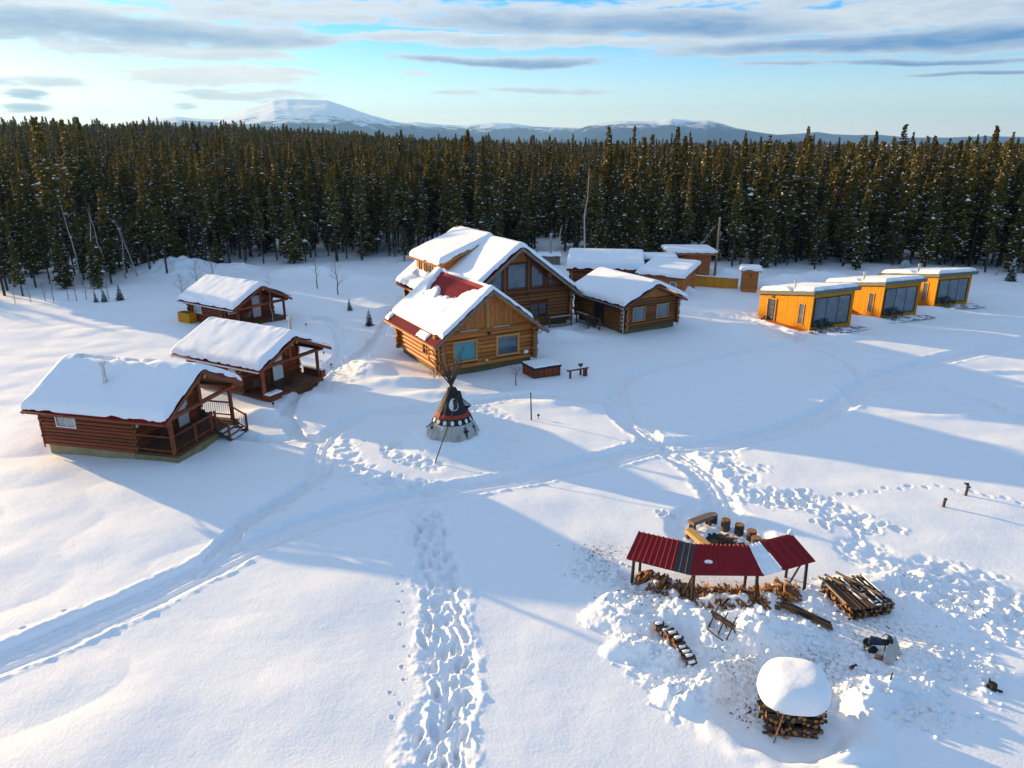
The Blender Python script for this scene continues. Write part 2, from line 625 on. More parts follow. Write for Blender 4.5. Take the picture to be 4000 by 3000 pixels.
# ------------------------------------------------------------------ the ground: one snow sheet out to the horizon
TRACKS = [   # centre line, half width, depth
    (line((-260, 1525), (0, 1425), (200, 1338), (400, 1248), (560, 1172), (700, 1120), (850, 1082), (1000, 1055), (1200, 1015), (1340, 985), (1420, 965),
          (1560, 955), (1700, 925), (1790, 890), (1840, 858), (1900, 815), (2040, 775), (2212, 738), (2450, 690)), 0.98, 0.17),
    (line((430, 1232), (470, 1190), (540, 1122), (640, 1062), (690, 1030), (715, 1003)), 0.5, 0.15),
    (line((690, 1030), (690, 970), (720, 930), (793, 895), (923, 885), (1028, 867), (1153, 853), (1290, 862), (1353, 910), (1413, 955)), 0.75, 0.13),
    (line((1413, 955), (1370, 910), (1335, 860), (1345, 825), (1420, 795), (1560, 765), (1680, 745), (1760, 738)), 0.75, 0.12),
    (line((1810, 878), (1862, 842), (1866, 815), (1835, 785), (1790, 760), (1740, 742)), 0.5, 0.12),
    (line((1413, 960), (1470, 985), (1515, 1020), (1545, 1060), (1565, 1110)), 0.9, 0.15),
    (line((690, 945), (640, 935), (618, 888), (653, 844), (700, 800), (735, 765), (735, 725), (712, 692), (680, 684)), 0.5, 0.3),
    (line((520, 945), (580, 948), (640, 938)), 0.5, 0.25),
    (line((700, 800), (765, 772), (805, 745), (832, 705), (850, 680)), 0.5, 0.2),
    (line((1750, 740), (1660, 705), (1610, 690), (1540, 680)), 0.9, 0.15),
    (line((1840, 850), (1960, 830), (2100, 850), (2212, 900), (2350, 930)), 0.7, 0.08),
    (line((1220, 720), (1290, 690), (1270, 665), (1235, 668)), 0.9, 0.15),
]
TRAIL = line((915, 1110), (935, 1180), (950, 1260), (957, 1330), (965, 1420), (968, 1500), (958, 1580), (947, 1660), (940, 1760))
ROUGH = [   # trampled bands: centre line, half width, depth of relief
    (line((728, 950), (752, 1000), (803, 1037), (870, 1052), (930, 1050)), 0.85, 0.16),
    (line((843, 955), (850, 975), (885, 995), (940, 1010)), 0.7, 0.14),
    (line((1010, 880), (1060, 885), (1100, 930), (1090, 980)), 0.8, 0.10),
    (line((1400, 960), (1450, 975), (1500, 985)), 1.1, 0.10),
    (line((1560, 975), (1575, 1005), (1600, 1030)), 0.9, 0.16),
    (line((1620, 1070), (1697, 1079), (1770, 1090), (1850, 1130)), 1.0, 0.2),
    (line((1860, 1190), (1960, 1230), (2060, 1240), (2160, 1290), (2300, 1370)), 1.2, 0.16),
    (line((1780, 795), (1900, 800), (2020, 820), (2120, 860)), 1.3, 0.08),
    (line((1500, 655), (1590, 665), (1650, 690)), 1.5, 0.14),
    (line((720, 830), (760, 800), (790, 770)), 1.6, 0.14),
]
MOUNDS = [   # pixel of the middle, radius along, radius across, height, lumpiness
    (1385, 1330, 1.7, 1.0, 0.55, 1.0), (1580, 1372, 1.3, 0.8, 0.60, 1.0), (1690, 1385, 1.4, 0.9, 0.65, 1.0), (1470, 1350, 0.9, 0.7, 0.25, 1.0),
    (1350, 1405, 0.7, 0.4, 0.45, 1.0), (1425, 1415, 0.6, 0.4, 0.30, 1.0), (1475, 1505, 0.7, 0.55, 0.40, 1.0), (1540, 1480, 0.6, 0.4, 0.35, 1.0),
    (1615, 1455, 0.8, 0.5, 0.35, 1.0), (1890, 1500, 0.8, 0.6, 0.40, 1.0), (1960, 1490, 0.8, 0.5, 0.25, 1.0), (1860, 1260, 1.5, 0.35, 0.30, 0.4),
    (1960, 1250, 1.1, 0.5, 0.25, 0.6), (1990, 1420, 0.9, 0.5, 0.20, 1.0), (1750, 1300, 0.8, 0.6, 0.18, 0.6), (1300, 1280, 1.2, 1.0, 0.12, 1.0),
    (1845, 1635, 1.0, 0.22, 0.28, 0.1), (1860, 1545, 0.8, 0.6, 0.22, 0.2),
]
BERMS = [   # ploughed banks: x, y, rx, ry, height
    (-43.5, 92.5, 6.5, 4.0, 2.1), (-36.0, 94.5, 3.5, 2.0, 0.7), (-26, 92, 6, 2.5, 0.9), (-19, 88, 4, 2, 0.6), (-14, 76, 3, 1.6, 0.6), (-12, 70, 2.5, 1.4, 0.5),
    (33.0, 84.5, 4.0, 2.2, 1.2), (29.5, 82, 3.0, 1.6, 0.8), (39.0, 88.5, 5.0, 2.5, 0.9), (27, 91, 4, 2, 0.8), (1.3, 60.5, 2.2, 1.0, 0.5), (4.4, 60.2, 2.4, 1.2, 0.6),
    (19.0, 79.0, 2.4, 1.5, 0.9), (15.0, 66.0, 3.0, 1.2, 0.45), (20.5, 63.0, 2.8, 1.0, 0.55), (33, 66, 3, 1.2, 0.5), (42, 70.5, 3, 1.2, 0.5), (28.2, 59.8, 2.6, 0.8, 0.4),
    (-15.5, 41.0, 2.2, 1.4, 0.45), (-13.0, 44.2, 1.6, 1.2, 0.5), (6.0, 42.3, 3.0, 0.9, 0.35), (2.6, 43.2, 2.2, 0.8, 0.3), (-7.5, 47.6, 2.6, 1.0, 0.4), (-5.0, 44.8, 2.4, 0.8, 0.35),
    (-10.8, 50.5, 1.6, 2.6, 0.45), (-13.5, 58.0, 2.0, 2.0, 0.4), (30, 41, 5, 0.5, 0.25), (22.0, 45.5, 0.4, 3.0, 0.25), (36.5, 50, 4, 0.5, 0.25),
]
MND = []
for (u, vv, ra, rb, h, lump) in MOUNDS:
    x, y = gk(u, vv)
    MND.append((x, y, ra, rb, h, lump))
RUB = [(*gk(u, vv), r_) for (u, vv, r_) in [(1400, 1325, 2.0), (1560, 1400, 2.0), (1700, 1395, 2.0), (1480, 1480, 1.3), (1860, 1470, 1.7), (1960, 1505, 1.7), (2060, 1440, 1.6),
                                            (1750, 1320, 1.5), (1400, 1410, 1.1), (1290, 1240, 1.2), (2120, 1330, 1.5), (1970, 1270, 1.4)]]
DIRT = [(*gk(u, vv), r_) for (u, vv, r_) in [(1560, 1155, 0.9), (1560, 1290, 1.6), (1780, 1440, 1.0), (1900, 1380, 1.6), (1300, 1190, 0.9), (1400, 1300, 1.2), (1600, 1450, 0.8), (1620, 1520, 0.6),
                                             (1720, 725, 1.2), (1300, 1200, 0.8)]]
TEEPEE = (-3.35, 37.35)
CAP = (8.15, 16.95)
PIT = (8.94, 26.75)


def height(X, Y):
    X = np.asarray(X, float)
    Y = np.asarray(Y, float)
    r = np.hypot(X, Y)
    a = np.arctan2(X, Y)
    near = 1 - sstep(r, 70, 95)
    H = 0.10 * fbm(X, Y * 1.7, 9.0, 2) + 0.028 * fbm(X, Y, 2.8, 2) + 0.003 * near * fbm(X, Y * 1.8, 0.7, 2)
    # wind drifts on the open side
    H += (1 - sstep(X, -14, -6)) * near * (0.16 * np.abs(perlin(X / 7.0 + Y / 16.0, Y / 4.0 - X / 15.0)) - 0.05)
    # broad forest hill rising behind on the left, falling away to the right
    rise = sstep(r, 95, 620)
    f = np.interp(np.degrees(a), [-60, -34, -26, -20, -12, -6, 0, 12, 40], [18, 16, 15.5, 14.5, 9.5, 5, 2.5, 1, 0])
    H += rise * f * (1 - 0.55 * sstep(r, 900, 3000))
    H += sstep(r, 90, 130) * 0.5 * fbm(X, Y, 14.0, 3)
    for (x, y, rx, ry, h) in BERMS:
        q = ((X - x) / rx) ** 2 + ((Y - y) / ry) ** 2
        H += h * np.exp(-q * 1.4) * (1 + 0.25 * perlin(X / 1.1, Y / 1.1))
    q = np.exp(-((np.hypot(X - TEEPEE[0], Y - TEEPEE[1]) - 1.5) / 0.95) ** 2)
    H += 0.52 * q * (1 + 0.2 * fbm(X, Y, 0.9, 2))
    # cleared hollow round the capped log stack
    d = np.hypot((X - CAP[0]) / 1.1, Y - CAP[1])
    wob = 0.25 * perlin(X / 0.9, Y / 0.9)
    H += -0.30 * (1 - sstep(d + wob, 1.55, 2.05)) + 0.10 * np.exp(-((d + wob - 2.25) / 0.3) ** 2)
    # trampled floor of the fire place
    d = np.hypot(X - PIT[0] - 0.1, (Y - PIT[1] - 0.5) * 0.85)
    H += -0.16 * (1 - sstep(d + wob * 0.6, 1.9, 2.4))
    return H


def detail(X, Y, H):
    """tracks, trampled bands, shovelled mounds (only where they lie)"""
    sel = (np.hypot(X, Y) < 75) & (Y > 5)
    x, y = X[sel], Y[sel]
    h = H[sel].copy()
    dirt = np.zeros_like(h)
    n1 = fbm(x, y, 0.55, 3, 0.6)
    n2 = perlin(x / 0.16, y / 0.16)
    n3 = fbm(x + 40, y, 1.7, 2)
    carve = np.zeros_like(h)
    for pts, hw, dp in TRACKS:
        P = np.array(pts)
        bb = (x > P[:, 0].min() - 3) & (x < P[:, 0].max() + 3) & (y > P[:, 1].min() - 3) & (y < P[:, 1].max() + 3)
        d, s, sg = seg_dist(x[bb], y[bb], pts)
        dn = (d + 0.10 * n3[bb] + 0.04 * n1[bb]) / (hw * 0.92)
        inside = 1 - sstep(dn, 0.78, 1.1)
        side = sg * d / hw
        ruts = 0.05 * (np.exp(-((side - 0.45) / 0.2) ** 2) + np.exp(-((side + 0.45) / 0.2) ** 2)) + 0.025 * np.cos(side * 17)
        c = -inside * (1.2 * dp + 1.3 * ruts - 0.05 * n1[bb] * (0.6 + 0.4 * np.sign(side)) - 0.012 * n2[bb])
        c += 0.045 * np.exp(-((dn - 1.22) / 0.16) ** 2) * np.clip(0.7 + 1.2 * n1[bb], 0, 2)
        cb = carve[bb]
        # crossing tracks do not dig twice
        carve[bb] = np.where(c < 0, np.minimum(cb, c), np.where(cb < -0.02, cb, np.maximum(cb, c)))
    h += carve
    for pts, hw, dp in ROUGH:
        P = np.array(pts)
        bb = (x > P[:, 0].min() - 3) & (x < P[:, 0].max() + 3) & (y > P[:, 1].min() - 3) & (y < P[:, 1].max() + 3)
        d, s, sg = seg_dist(x[bb], y[bb], pts)
        k = 1 - sstep(d + 0.3 * n3[bb], hw * 0.6, hw * 1.1)
        h[bb] += k * (0.6 * dp * (0.9 * n1[bb] + 0.25 * np.abs(n2[bb])) - 0.35 * dp)
    # foot trail: ploughed bed, walls of thrown snow
    d, s, sg = seg_dist(x, y, TRAIL)
    k = 1 - sstep(d + 0.3 * n3, 0.5, 0.9)
    h += k * (-0.06 + 0.11 * n1) + 0.05 * np.exp(-((d + 0.3 * n3 - 0.98) / 0.18) ** 2) * np.clip(0.5 + n1, 0, 2)
    # shovelled mounds and broken clods
    rub = np.zeros_like(h)
    for (cx, cy, rr) in RUB:
        rub = np.maximum(rub, np.exp(-(((x - cx) ** 2 + (y - cy) ** 2) / rr ** 2) * 1.1))
    billow = np.abs(perlin(x / 0.62, y / 0.62)) + 0.55 * np.abs(perlin(x / 0.3 + 7, y / 0.3)) + 0.3 * np.abs(perlin(x / 0.14, y / 0.14 + 3))
    rubk = sstep(rub + 0.25 * n3, 0.25, 0.6)
    h += rubk * (0.21 * (billow - 0.45) + 0.03)
    for (cx, cy, ra, rb, hh, lump) in MND:
        q = ((x - cx) / ra) ** 2 + ((y - cy) / rb) ** 2
        bb = q < 5
        qq = q[bb] + 0.5 * n3[bb] + 0.3 * n1[bb] * lump
        h[bb] += 0.85 * hh * (1 - sstep(qq, 0.0, 1.9)) * (1 + 0.35 * lump * n1[bb])
    d = np.hypot(x - PIT[0] - 0.1, (y - PIT[1] - 0.5) * 0.85)
    h += (1 - sstep(d, 1.9, 2.3)) * 0.05 * n1
    h -= 0.28 * (1 - sstep(np.hypot((x - PIT[0]), (y - PIT[1]) * 1.0), 0.42, 0.68))
    for (cx, cy, rr) in DIRT:
        dirt = np.maximum(dirt, np.exp(-(((x - cx) ** 2 + (y - cy) ** 2) / rr ** 2)))
    H2 = H.copy()
    H2[sel] = h
    D2 = np.zeros_like(H)
    D2[sel] = dirt
    return H2, D2


def gh(x, y):
    X, Y = np.array([[float(x)]]), np.array([[float(y)]])
    return float(detail(X, Y, height(X, Y))[0][0, 0])


# footprints: x, y, heading, half length, half width, depth
STEPS = []


def steps_along(pts, lanes, stride, la, lb, dep, jx=0.06, ja=0.25, skip=0.0):
    P = np.array(pts)
    seg = np.hypot(*(P[1:] - P[:-1]).T)
    cum = np.concatenate([[0], np.cumsum(seg)])
    for off in lanes:
        s = rng.uniform(0, stride)
        side = 1
        while s < cum[-1]:
            i = min(np.searchsorted(cum, s) - 1, len(seg) - 1)
            i = max(i, 0)
            t = (s - cum[i]) / seg[i]
            p = P[i] + (P[i + 1] - P[i]) * t
            dx, dy = (P[i + 1] - P[i]) / seg[i]
            o = off + side * 0.11 + rng.normal(0, jx)
            if rng.random() >= skip:
                STEPS.append((p[0] - dy * o, p[1] + dx * o, math.atan2(dy, dx) + rng.normal(0, ja), la * rng.uniform(0.75, 1.25), lb * rng.uniform(0.8, 1.2), dep * rng.uniform(0.6, 1.2)))
            side = -side
            s += stride * rng.uniform(0.85, 1.2)


def steps_in(cx, cy, rx, ry, n, la, lb, dep, ang=None, ja=9):
    for _ in range(n):
        q = rng.normal(0, 0.5, 2)
        STEPS.append((cx + q[0] * rx, cy + q[1] * ry, (rng.uniform(0, 6.28) if ang is None else ang + rng.normal(0, ja)), la * rng.uniform(0.7, 1.4), lb * rng.uniform(0.8, 1.2), dep * rng.uniform(0.6, 1.2)))


steps_along(TRAIL, (-0.5, -0.12, 0.26, 0.56), 0.70, 0.36, 0.12, 0.17, 0.12, 0.16, 0.12)
steps_along(TRAIL, (-0.3, 0.35), 0.8, 0.28, 0.12, 0.12, 0.25, 0.4, 0.3)
steps_along(line((862, 1240), (868, 1320), (880, 1400), (860, 1480), (850, 1560)), (0.0,), 0.55, 0.07, 0.05, 0.10, 0.05, 0.3, 0.3)
ctr = [gk(*q) for q in ((1575, 1007), (1590, 1035), (1690, 1072), (1730, 1092), (1660, 1088), (1830, 1128), (1880, 1140))]
for (cx, cy), n in zip(ctr, (16, 8, 22, 16, 12, 16, 10)):
    steps_in(cx, cy, 1.5, 0.7, n, 0.24, 0.14, 0.13)
steps_along(line((1767, 1077), (1860, 1065), (2007, 1052), (2110, 1068), (2260, 1100)), (0.0,), 0.65, 0.17, 0.10, 0.10, 0.03, 0.2)
for q, n in (((1960, 1245), 20), ((2060, 1235), 26), ((2120, 1280), 30), ((2170, 1320), 26), ((2010, 1300), 14)):
    steps_in(*gk(*q), 1.8, 0.7, n, 0.24, 0.13, 0.09)
for q, n in (((738, 955), 14), ((770, 1010), 16), ((830, 1040), 20), ((900, 1050), 18), ((848, 965), 14), ((890, 995), 12), ((1000, 890), 12), ((1085, 950), 10)):
    steps_in(*gk(*q), 1.1, 0.7, n, 0.22, 0.12, 0.07)
steps_along(TRACKS[5][0], (-0.4, 0.0, 0.4), 0.6, 0.15, 0.09, 0.07, 0.15, 0.4)
steps_along(TRACKS[1][0], (-0.6, 0.55), 0.55, 0.13, 0.08, 0.09, 0.08, 0.4, 0.4)
steps_along(TRACKS[0][0], (1.15,), 0.6, 0.10, 0.07, 0.07, 0.12, 0.5, 0.65)
steps_in(*gk(1445, 1115), 0.5, 0.5, 4, 0.16, 0.11, 0.15)
steps_in(*gk(850, 715), 3, 3, 30, 0.25, 0.14, 0.08)
steps_in(*gk(1610, 680), 3.5, 2, 30, 0.3, 0.18, 0.09)
steps_in(*gk(720, 790), 2.2, 2, 24, 0.25, 0.15, 0.08)

A_f = np.radians(np.arange(-41, 41.001, 0.128))
A_c = np.radians(np.arange(44, 316.1, 4.0))
ang = np.concatenate([A_f, A_c])
rad = [0.0, 1.5, 3, 4.5, 6, 7.2]
while rad[-1] < 12000:
    r = rad[-1]
    if r < 9:
        rad.append(r + 0.6)
    elif r < 130:
        rad.append(r + min(max((r * r + 256) / 16 * 0.00112, 0.05), 0.24))
    else:
        rad.append(r * 1.035)
rad = np.array(rad)
RR, AA = np.meshgrid(rad, ang, indexing='ij')
GX, GY = RR * np.sin(AA), RR * np.cos(AA)
GH, GD = detail(GX, GY, height(GX, GY))
nf = len(A_f)
for (x, y, hd, la, lb, dep) in STEPS:
    r0, a0 = math.hypot(x, y), math.atan2(x, y)
    rr = la * 1.9
    i0, i1 = np.searchsorted(rad, r0 - rr), np.searchsorted(rad, r0 + rr)
    j0, j1 = np.searchsorted(A_f, a0 - rr / r0), np.searchsorted(A_f, a0 + rr / r0)
    if i1 <= i0 or j1 <= j0:
        continue
    px, py = GX[i0:i1, j0:j1] - x, GY[i0:i1, j0:j1] - y
    c, s = math.cos(hd), math.sin(hd)
    q = np.sqrt(((px * c + py * s) / la) ** 2 + ((-px * s + py * c) / lb) ** 2)
    GH[i0:i1, j0:j1] += -dep * (1 - sstep(q, 0.55, 1.1)) + dep * 0.22 * np.exp(-((q - 1.35) / 0.22) ** 2)
na, nr = len(ang), len(rad)
co = np.stack([GX, GY, GH], -1).reshape(-1, 3)
ii, jj = np.meshgrid(np.arange(nr - 1), np.arange(na), indexing='ij')
j2 = (jj + 1) % na
quads = np.stack([ii * na + jj, ii * na + j2, (ii + 1) * na + j2, (ii + 1) * na + jj], -1).reshape(-1, 4)[:, ::-1]
me = bpy.data.meshes.new('snow_ground')
me.vertices.add(len(co))
me.vertices.foreach_set('co', co.astype(np.float32).ravel())
me.loops.add(quads.size)
me.loops.foreach_set('vertex_index', quads.astype(np.int32).ravel())
me.polygons.add(len(quads))
me.polygons.foreach_set('loop_start', np.arange(0, quads.size, 4, dtype=np.int32))
me.update(calc_edges=True)
at = me.attributes.new('dirt', 'FLOAT', 'POINT')
at.data.foreach_set('value', GD.astype(np.float32).ravel())
me.polygons.foreach_set('use_smooth', np.ones(len(quads), dtype=bool))
me.materials.append(M['snow'])
ground = link('snow_ground', me)
tag(ground, None, None, kind='structure')

# ------------------------------------------------------------------ mountains on the horizon
def mountain_mat():
    m, t, b = new_mat('mountain')
    geo = t.node('ShaderNodeNewGeometry')
    sp = t.node('ShaderNodeSeparateXYZ')
    t.link(geo.outputs['Position'], sp.inputs[0])
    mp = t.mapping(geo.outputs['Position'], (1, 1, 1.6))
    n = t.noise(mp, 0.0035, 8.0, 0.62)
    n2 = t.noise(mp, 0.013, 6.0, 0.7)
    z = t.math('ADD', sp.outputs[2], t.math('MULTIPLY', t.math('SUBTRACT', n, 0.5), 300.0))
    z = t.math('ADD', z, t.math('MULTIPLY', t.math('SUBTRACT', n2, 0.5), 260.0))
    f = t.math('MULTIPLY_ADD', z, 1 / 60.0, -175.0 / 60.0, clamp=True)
    cc = t.mix(f, (0.018, 0.062, 0.145), (0.86, 0.89, 0.93))  # lower slopes have the blue of distant haze put into their colour
    t.link(cc, b.inputs['Base Color'])
    b.inputs['Roughness'].default_value = 0.9
    b.inputs['Specular IOR Level'].default_value = 0.05
    return m


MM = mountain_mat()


def ridge_mountain(name, prof, dist, depth, seed):
    """prof: (u, v) of the skyline; a massif of true depth behind it, sloping both ways"""
    pts = [azel(u, vv) for u, vv in prof]
    A = np.array([p[0] for p in pts])
    E_ = np.array([p[1] for p in pts])
    aa = np.linspace(A[0], A[-1], 260)
    tt = np.linspace(-1, 1, 60)
    X = np.zeros((260, 60))
    Y = X.copy()
    Z = X.copy()
    for i, a in enumerate(aa):
        e = np.interp(a, A, E_)
        d = dist + depth * tt
        top = 16 + math.tan(max(e, 0.0)) * dist
        prof_ = np.where(tt < 0, 1 - np.abs(tt) ** 1.25, 1 - np.abs(tt) ** 1.6)
        x, y = d * math.sin(a), d * math.cos(a)
        nz = fbm(x + seed * 991, y, 1500, 5, 0.5) * 0.16 + 0.05 * np.abs(perlin(x / 420.0 + seed, y / 420.0))
        k = 1 - np.exp(-(tt / 0.18) ** 2)
        X[i], Y[i] = x, y
        Z[i] = np.maximum(top * np.clip(prof_ + nz * k * (1 - np.abs(tt)), 0, 0.985 + 0.015 * (tt == 0)), -0.5) + 0.0
        Z[i][tt * tt < 1e-3] = top
    mb = MB().grid(np.stack([X, Y, Z], -1))
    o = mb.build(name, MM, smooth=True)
    return tag(o, None, None, kind='structure')


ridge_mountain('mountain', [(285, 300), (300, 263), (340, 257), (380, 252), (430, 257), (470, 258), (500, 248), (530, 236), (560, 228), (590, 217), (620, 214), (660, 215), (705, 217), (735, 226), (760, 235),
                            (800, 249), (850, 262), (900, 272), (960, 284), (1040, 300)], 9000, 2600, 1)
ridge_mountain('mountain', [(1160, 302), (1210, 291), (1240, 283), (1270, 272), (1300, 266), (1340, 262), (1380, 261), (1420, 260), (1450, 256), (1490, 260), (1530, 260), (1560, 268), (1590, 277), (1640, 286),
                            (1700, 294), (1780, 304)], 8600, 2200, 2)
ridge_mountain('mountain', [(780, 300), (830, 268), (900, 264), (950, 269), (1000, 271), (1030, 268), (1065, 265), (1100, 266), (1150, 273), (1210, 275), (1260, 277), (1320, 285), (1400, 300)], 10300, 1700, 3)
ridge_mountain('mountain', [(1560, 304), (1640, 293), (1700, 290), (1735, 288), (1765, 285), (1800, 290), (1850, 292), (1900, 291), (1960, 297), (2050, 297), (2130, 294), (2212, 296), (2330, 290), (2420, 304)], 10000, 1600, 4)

# ------------------------------------------------------------------ conifers
def conifer_mesh(seed, H, bare, rmax, thin=1.0, spire=1.0):
    """trunk, crown of drooping sprays, snow on the boughs (three mesh builders, tree base at the origin)"""
    rd = random.Random(seed)
    tr, cr, sn = MB(), MB(), MB()
    lean = (rd.uniform(-0.25, 0.25), rd.uniform(-0.25, 0.25))

    def axis(z):
        t = z / H
        return Vector((lean[0] * t * t, lean[1] * t * t, z))
    zz = [-0.4, H * 0.3, H * 0.6, H * 0.98]
    for a, b in zip(zz[:-1], zz[1:]):
        ra, rb = 0.15 * (1 - max(a, 0) / H) + 0.012, 0.15 * (1 - b / H) + 0.012
        tr.tube(axis(a), axis(b), ra, rb, 6, caps=False)
    # dead lower branches
    z = 1.2
    while z < bare * H:
        for _ in range(rd.choice((1, 2, 3))):
            a = rd.uniform(0, 6.28)
            L = rd.uniform(0.4, 1.2) * rmax / 1.4
            p = axis(z)
            q = p + Vector((math.cos(a) * L, math.sin(a) * L, rd.uniform(-0.25, 0.1)))
            tr.tube(p, q, 0.018, 0.006, 3, caps=False)
            if rd.random() < 0.35:
                m = p.lerp(q, rd.uniform(0.4, 0.9))
                d = (q - p).normalized()
                sn.obox(m + Vector((0, 0, 0.03)), d, d.cross(Vector((0, 0, 1))).normalized(), (0, 0, 1), rd.uniform(0.15, 0.45), 0.07, 0.05)
        z += rd.uniform(0.25, 0.6)
    z = bare * H
    clump = 1.0
    while z < H * 0.985:
        t = (z - bare * H) / (H * (1 - bare))
        # crowns of this wood: fullest a third of the way up, ragged, with a narrow spire
        shape = (1 - t) ** (0.9 * spire) * (0.6 + 0.4 * min(1, t / 0.18))
        if rd.random() < 0.12:
            clump = rd.uniform(0.6, 1.25)
        nb = max(3, int(round((5.2 if t < 0.8 else 4) * thin)))
        a0 = rd.uniform(0, 6.28)
        for k in range(nb):
            if rd.random() < 0.10:
                continue
            a = a0 + k * 6.283 / nb + rd.uniform(-0.35, 0.35)
            L = rmax * shape * clump * rd.uniform(0.5, 1.3) + 0.05
            dx, dy = math.cos(a), math.sin(a)
            d = Vector((dx, dy, 0))
            sd = Vector((-dy, dx, 0))
            droop = -0.35 * L + (0.25 * L if t > 0.7 else 0) + rd.uniform(-0.12, 0.1)
            p0 = axis(z)
            p1 = p0 + d * (L * 0.55) + Vector((0, 0, droop * 0.35))
            p2 = p0 + d * L + Vector((0, 0, droop * 0.8 + 0.08))
            wd = 0.17 + 0.26 * L * rd.uniform(0.8, 1.2)
            th = 0.10 + 0.06 * L
            # two overlapping, tilted sprays with ragged tips
            tilt = Vector((0, 0, rd.uniform(-0.12, 0.12)))
            va = [p0 + d * 0.05, p1 + sd * wd + tilt, p2 + sd * (wd * 0.35) - Vector((0, 0, th * 0.5)), p2 + d * 0.10, p2 - sd * (wd * 0.45), p1 - sd * wd - tilt - Vector((0, 0, th)), p1 + Vector((0, 0, th))]
            cr.add(va, [(0, 1, 6), (0, 6, 5), (1, 2, 6), (6, 2, 3), (6, 3, 4), (6, 4, 5)])
            # hanging twigs below the spray
            for j in range(2 if L > 0.35 else 1):
                m = p0.lerp(p2, rd.uniform(0.35, 0.95)) + sd * rd.uniform(-wd, wd) * 0.7
                s = rd.uniform(0.14, 0.28)
                b2 = rd.uniform(0, 6.28)
                e = Vector((math.cos(b2), math.sin(b2), 0)) * s * 0.8
                cr.add([m + e, m - e, m + Vector((rd.uniform(-.08, .08), rd.uniform(-.08, .08), -s * 1.2)), m + Vector((0, 0, s * 0.6))], [(0, 1, 2), (0, 3, 1)])
            for _ in range(2):
                if rd.random() < 0.95 * (1 - t) ** 1.7 + 0.012:
                    f = rd.uniform(0.35, 1.0)
                    m = p0.lerp(p2, f) + Vector((0, 0, th * 0.75 + 0.03)) + sd * rd.uniform(-wd, wd) * 0.6
                    s = rd.uniform(0.06, 0.19) * (2.2 if rd.random() < 0.04 else 1)
                    h = s * rd.uniform(0.4, 0.7)
                    sn.add([m + d * s * rd.uniform(0.7, 1.6), m + sd * s, m - d * s * 1.1, m - sd * s * rd.uniform(0.6, 1.2), m + Vector((0, 0, h)), m + Vector((0, 0, -h * 0.4))],
                           [(0, 1, 4), (1, 2, 4), (2, 3, 4), (3, 0, 4), (1, 0, 5), (2, 1, 5), (3, 2, 5), (0, 3, 5)])
        z += rd.uniform(0.20, 0.34) * (1 if t < 0.8 else 0.8)
    # leader
    top = axis(H)
    cr.tube(axis(H * 0.96), top, 0.05, 0.01, 4)
    return tr, cr, sn


KINDS = []
for i, (H_, bare, rm, thin, sp_) in enumerate([(13, 0.12, 1.6, 1.0, 0.95), (14, 0.34, 1.5, 1.0, 0.9), (12, 0.08, 1.7, 1.05, 1.0), (15, 0.40, 1.6, 1.0, 0.8), (11, 0.06, 1.5, 1.0, 1.15), (13, 0.46, 1.35, 0.9, 0.75), (14, 0.18, 1.4, 1.0, 1.2), (16, 0.28, 1.7, 1.0, 0.9), (9, 0.05, 1.35, 1.0, 1.05)]):
    t_, c_, s_ = conifer_mesh(100 + i, H_, bare, rm, thin, sp_)
    KINDS.append((H_, t_.mesh('conifer_trunk', M['bark_dark'], True), c_.mesh('conifer_crown', M['needles']), s_.mesh('bough_snow', M['boughsnow'])))

FRONT = [(-230, 140), (-150, 120), (-105, 101), (-75, 93), (-56, 76), (-47.4, 81.5), (-38.5, 93.6), (-35, 97.7), (-18, 100.5), (-5, 103), (8, 102), (24.6, 98.5), (37, 94.6), (50, 92), (61.7, 90.5), (90, 82), (140, 60)]


def front_side(X, Y):
    """how far a place lies behind the front line of the forest (negative: in the clearing)"""
    F = np.array(FRONT)
    a = np.arctan2(F[:, 0], F[:, 1])
    r = np.hypot(F[:, 0], F[:, 1])
    return np.hypot(X, Y) - np.interp(np.arctan2(X, Y), a, r)


# sun must reach these places over the trees, as in the photograph
SUNLIT = [(-9, 53, 1.2), (-7.5, 50, 1.2), (-6.2, 48.5, 1.2), (-8, 53, 4.0), (-6, 51, 4.5), (-10, 64, 5.0), (-8, 62, 5.5), (-12, 66, 3.0), (-20, 48, 3.2), (-17, 47, 3.4), (-26, 66, 3.2), (-28, 66.5, 2.9), (-25, 64.5, 3.6),
          (24.4, 66.4, 1.0), (25.2, 64.6, 1.0), (26, 62.8, 1.0), (24.8, 65.6, 2.4), (33.5, 71.5, 1.6), (34.5, 69, 1.6), (35, 67.5, 2.0), (42, 75.5, 2.2), (43, 72.8, 2.2), (-5, 37.5, 1.0), (-4.5, 37, 2.6), (-10, 42, 0.2), (-4, 43, 0.2),
          (2, 42, 0.3), (4, 40, 0.3), (12, 34, 0.2), (16, 31, 0.2), (8, 36, 0.2), (0, 33, 0.2), (20, 62, 0.3), (18, 64, 0.3), (-13, 57, 0.3), (-14, 52, 0.3), (-16, 74, 0.2)]


def tree_limit(x, y):
    lim = 99.0
    for (tx, ty, tz) in SUNLIT:
        ex, ey = x - tx, y - ty
        al = -(ex * sdx + ey * sdy)
        if al < 4:
            continue
        cr = abs(ex * sdy - ey * sdx)
        if cr < 1.7:
            lim = min(lim, tz + al * TAN_EL - 0.2)
    return lim


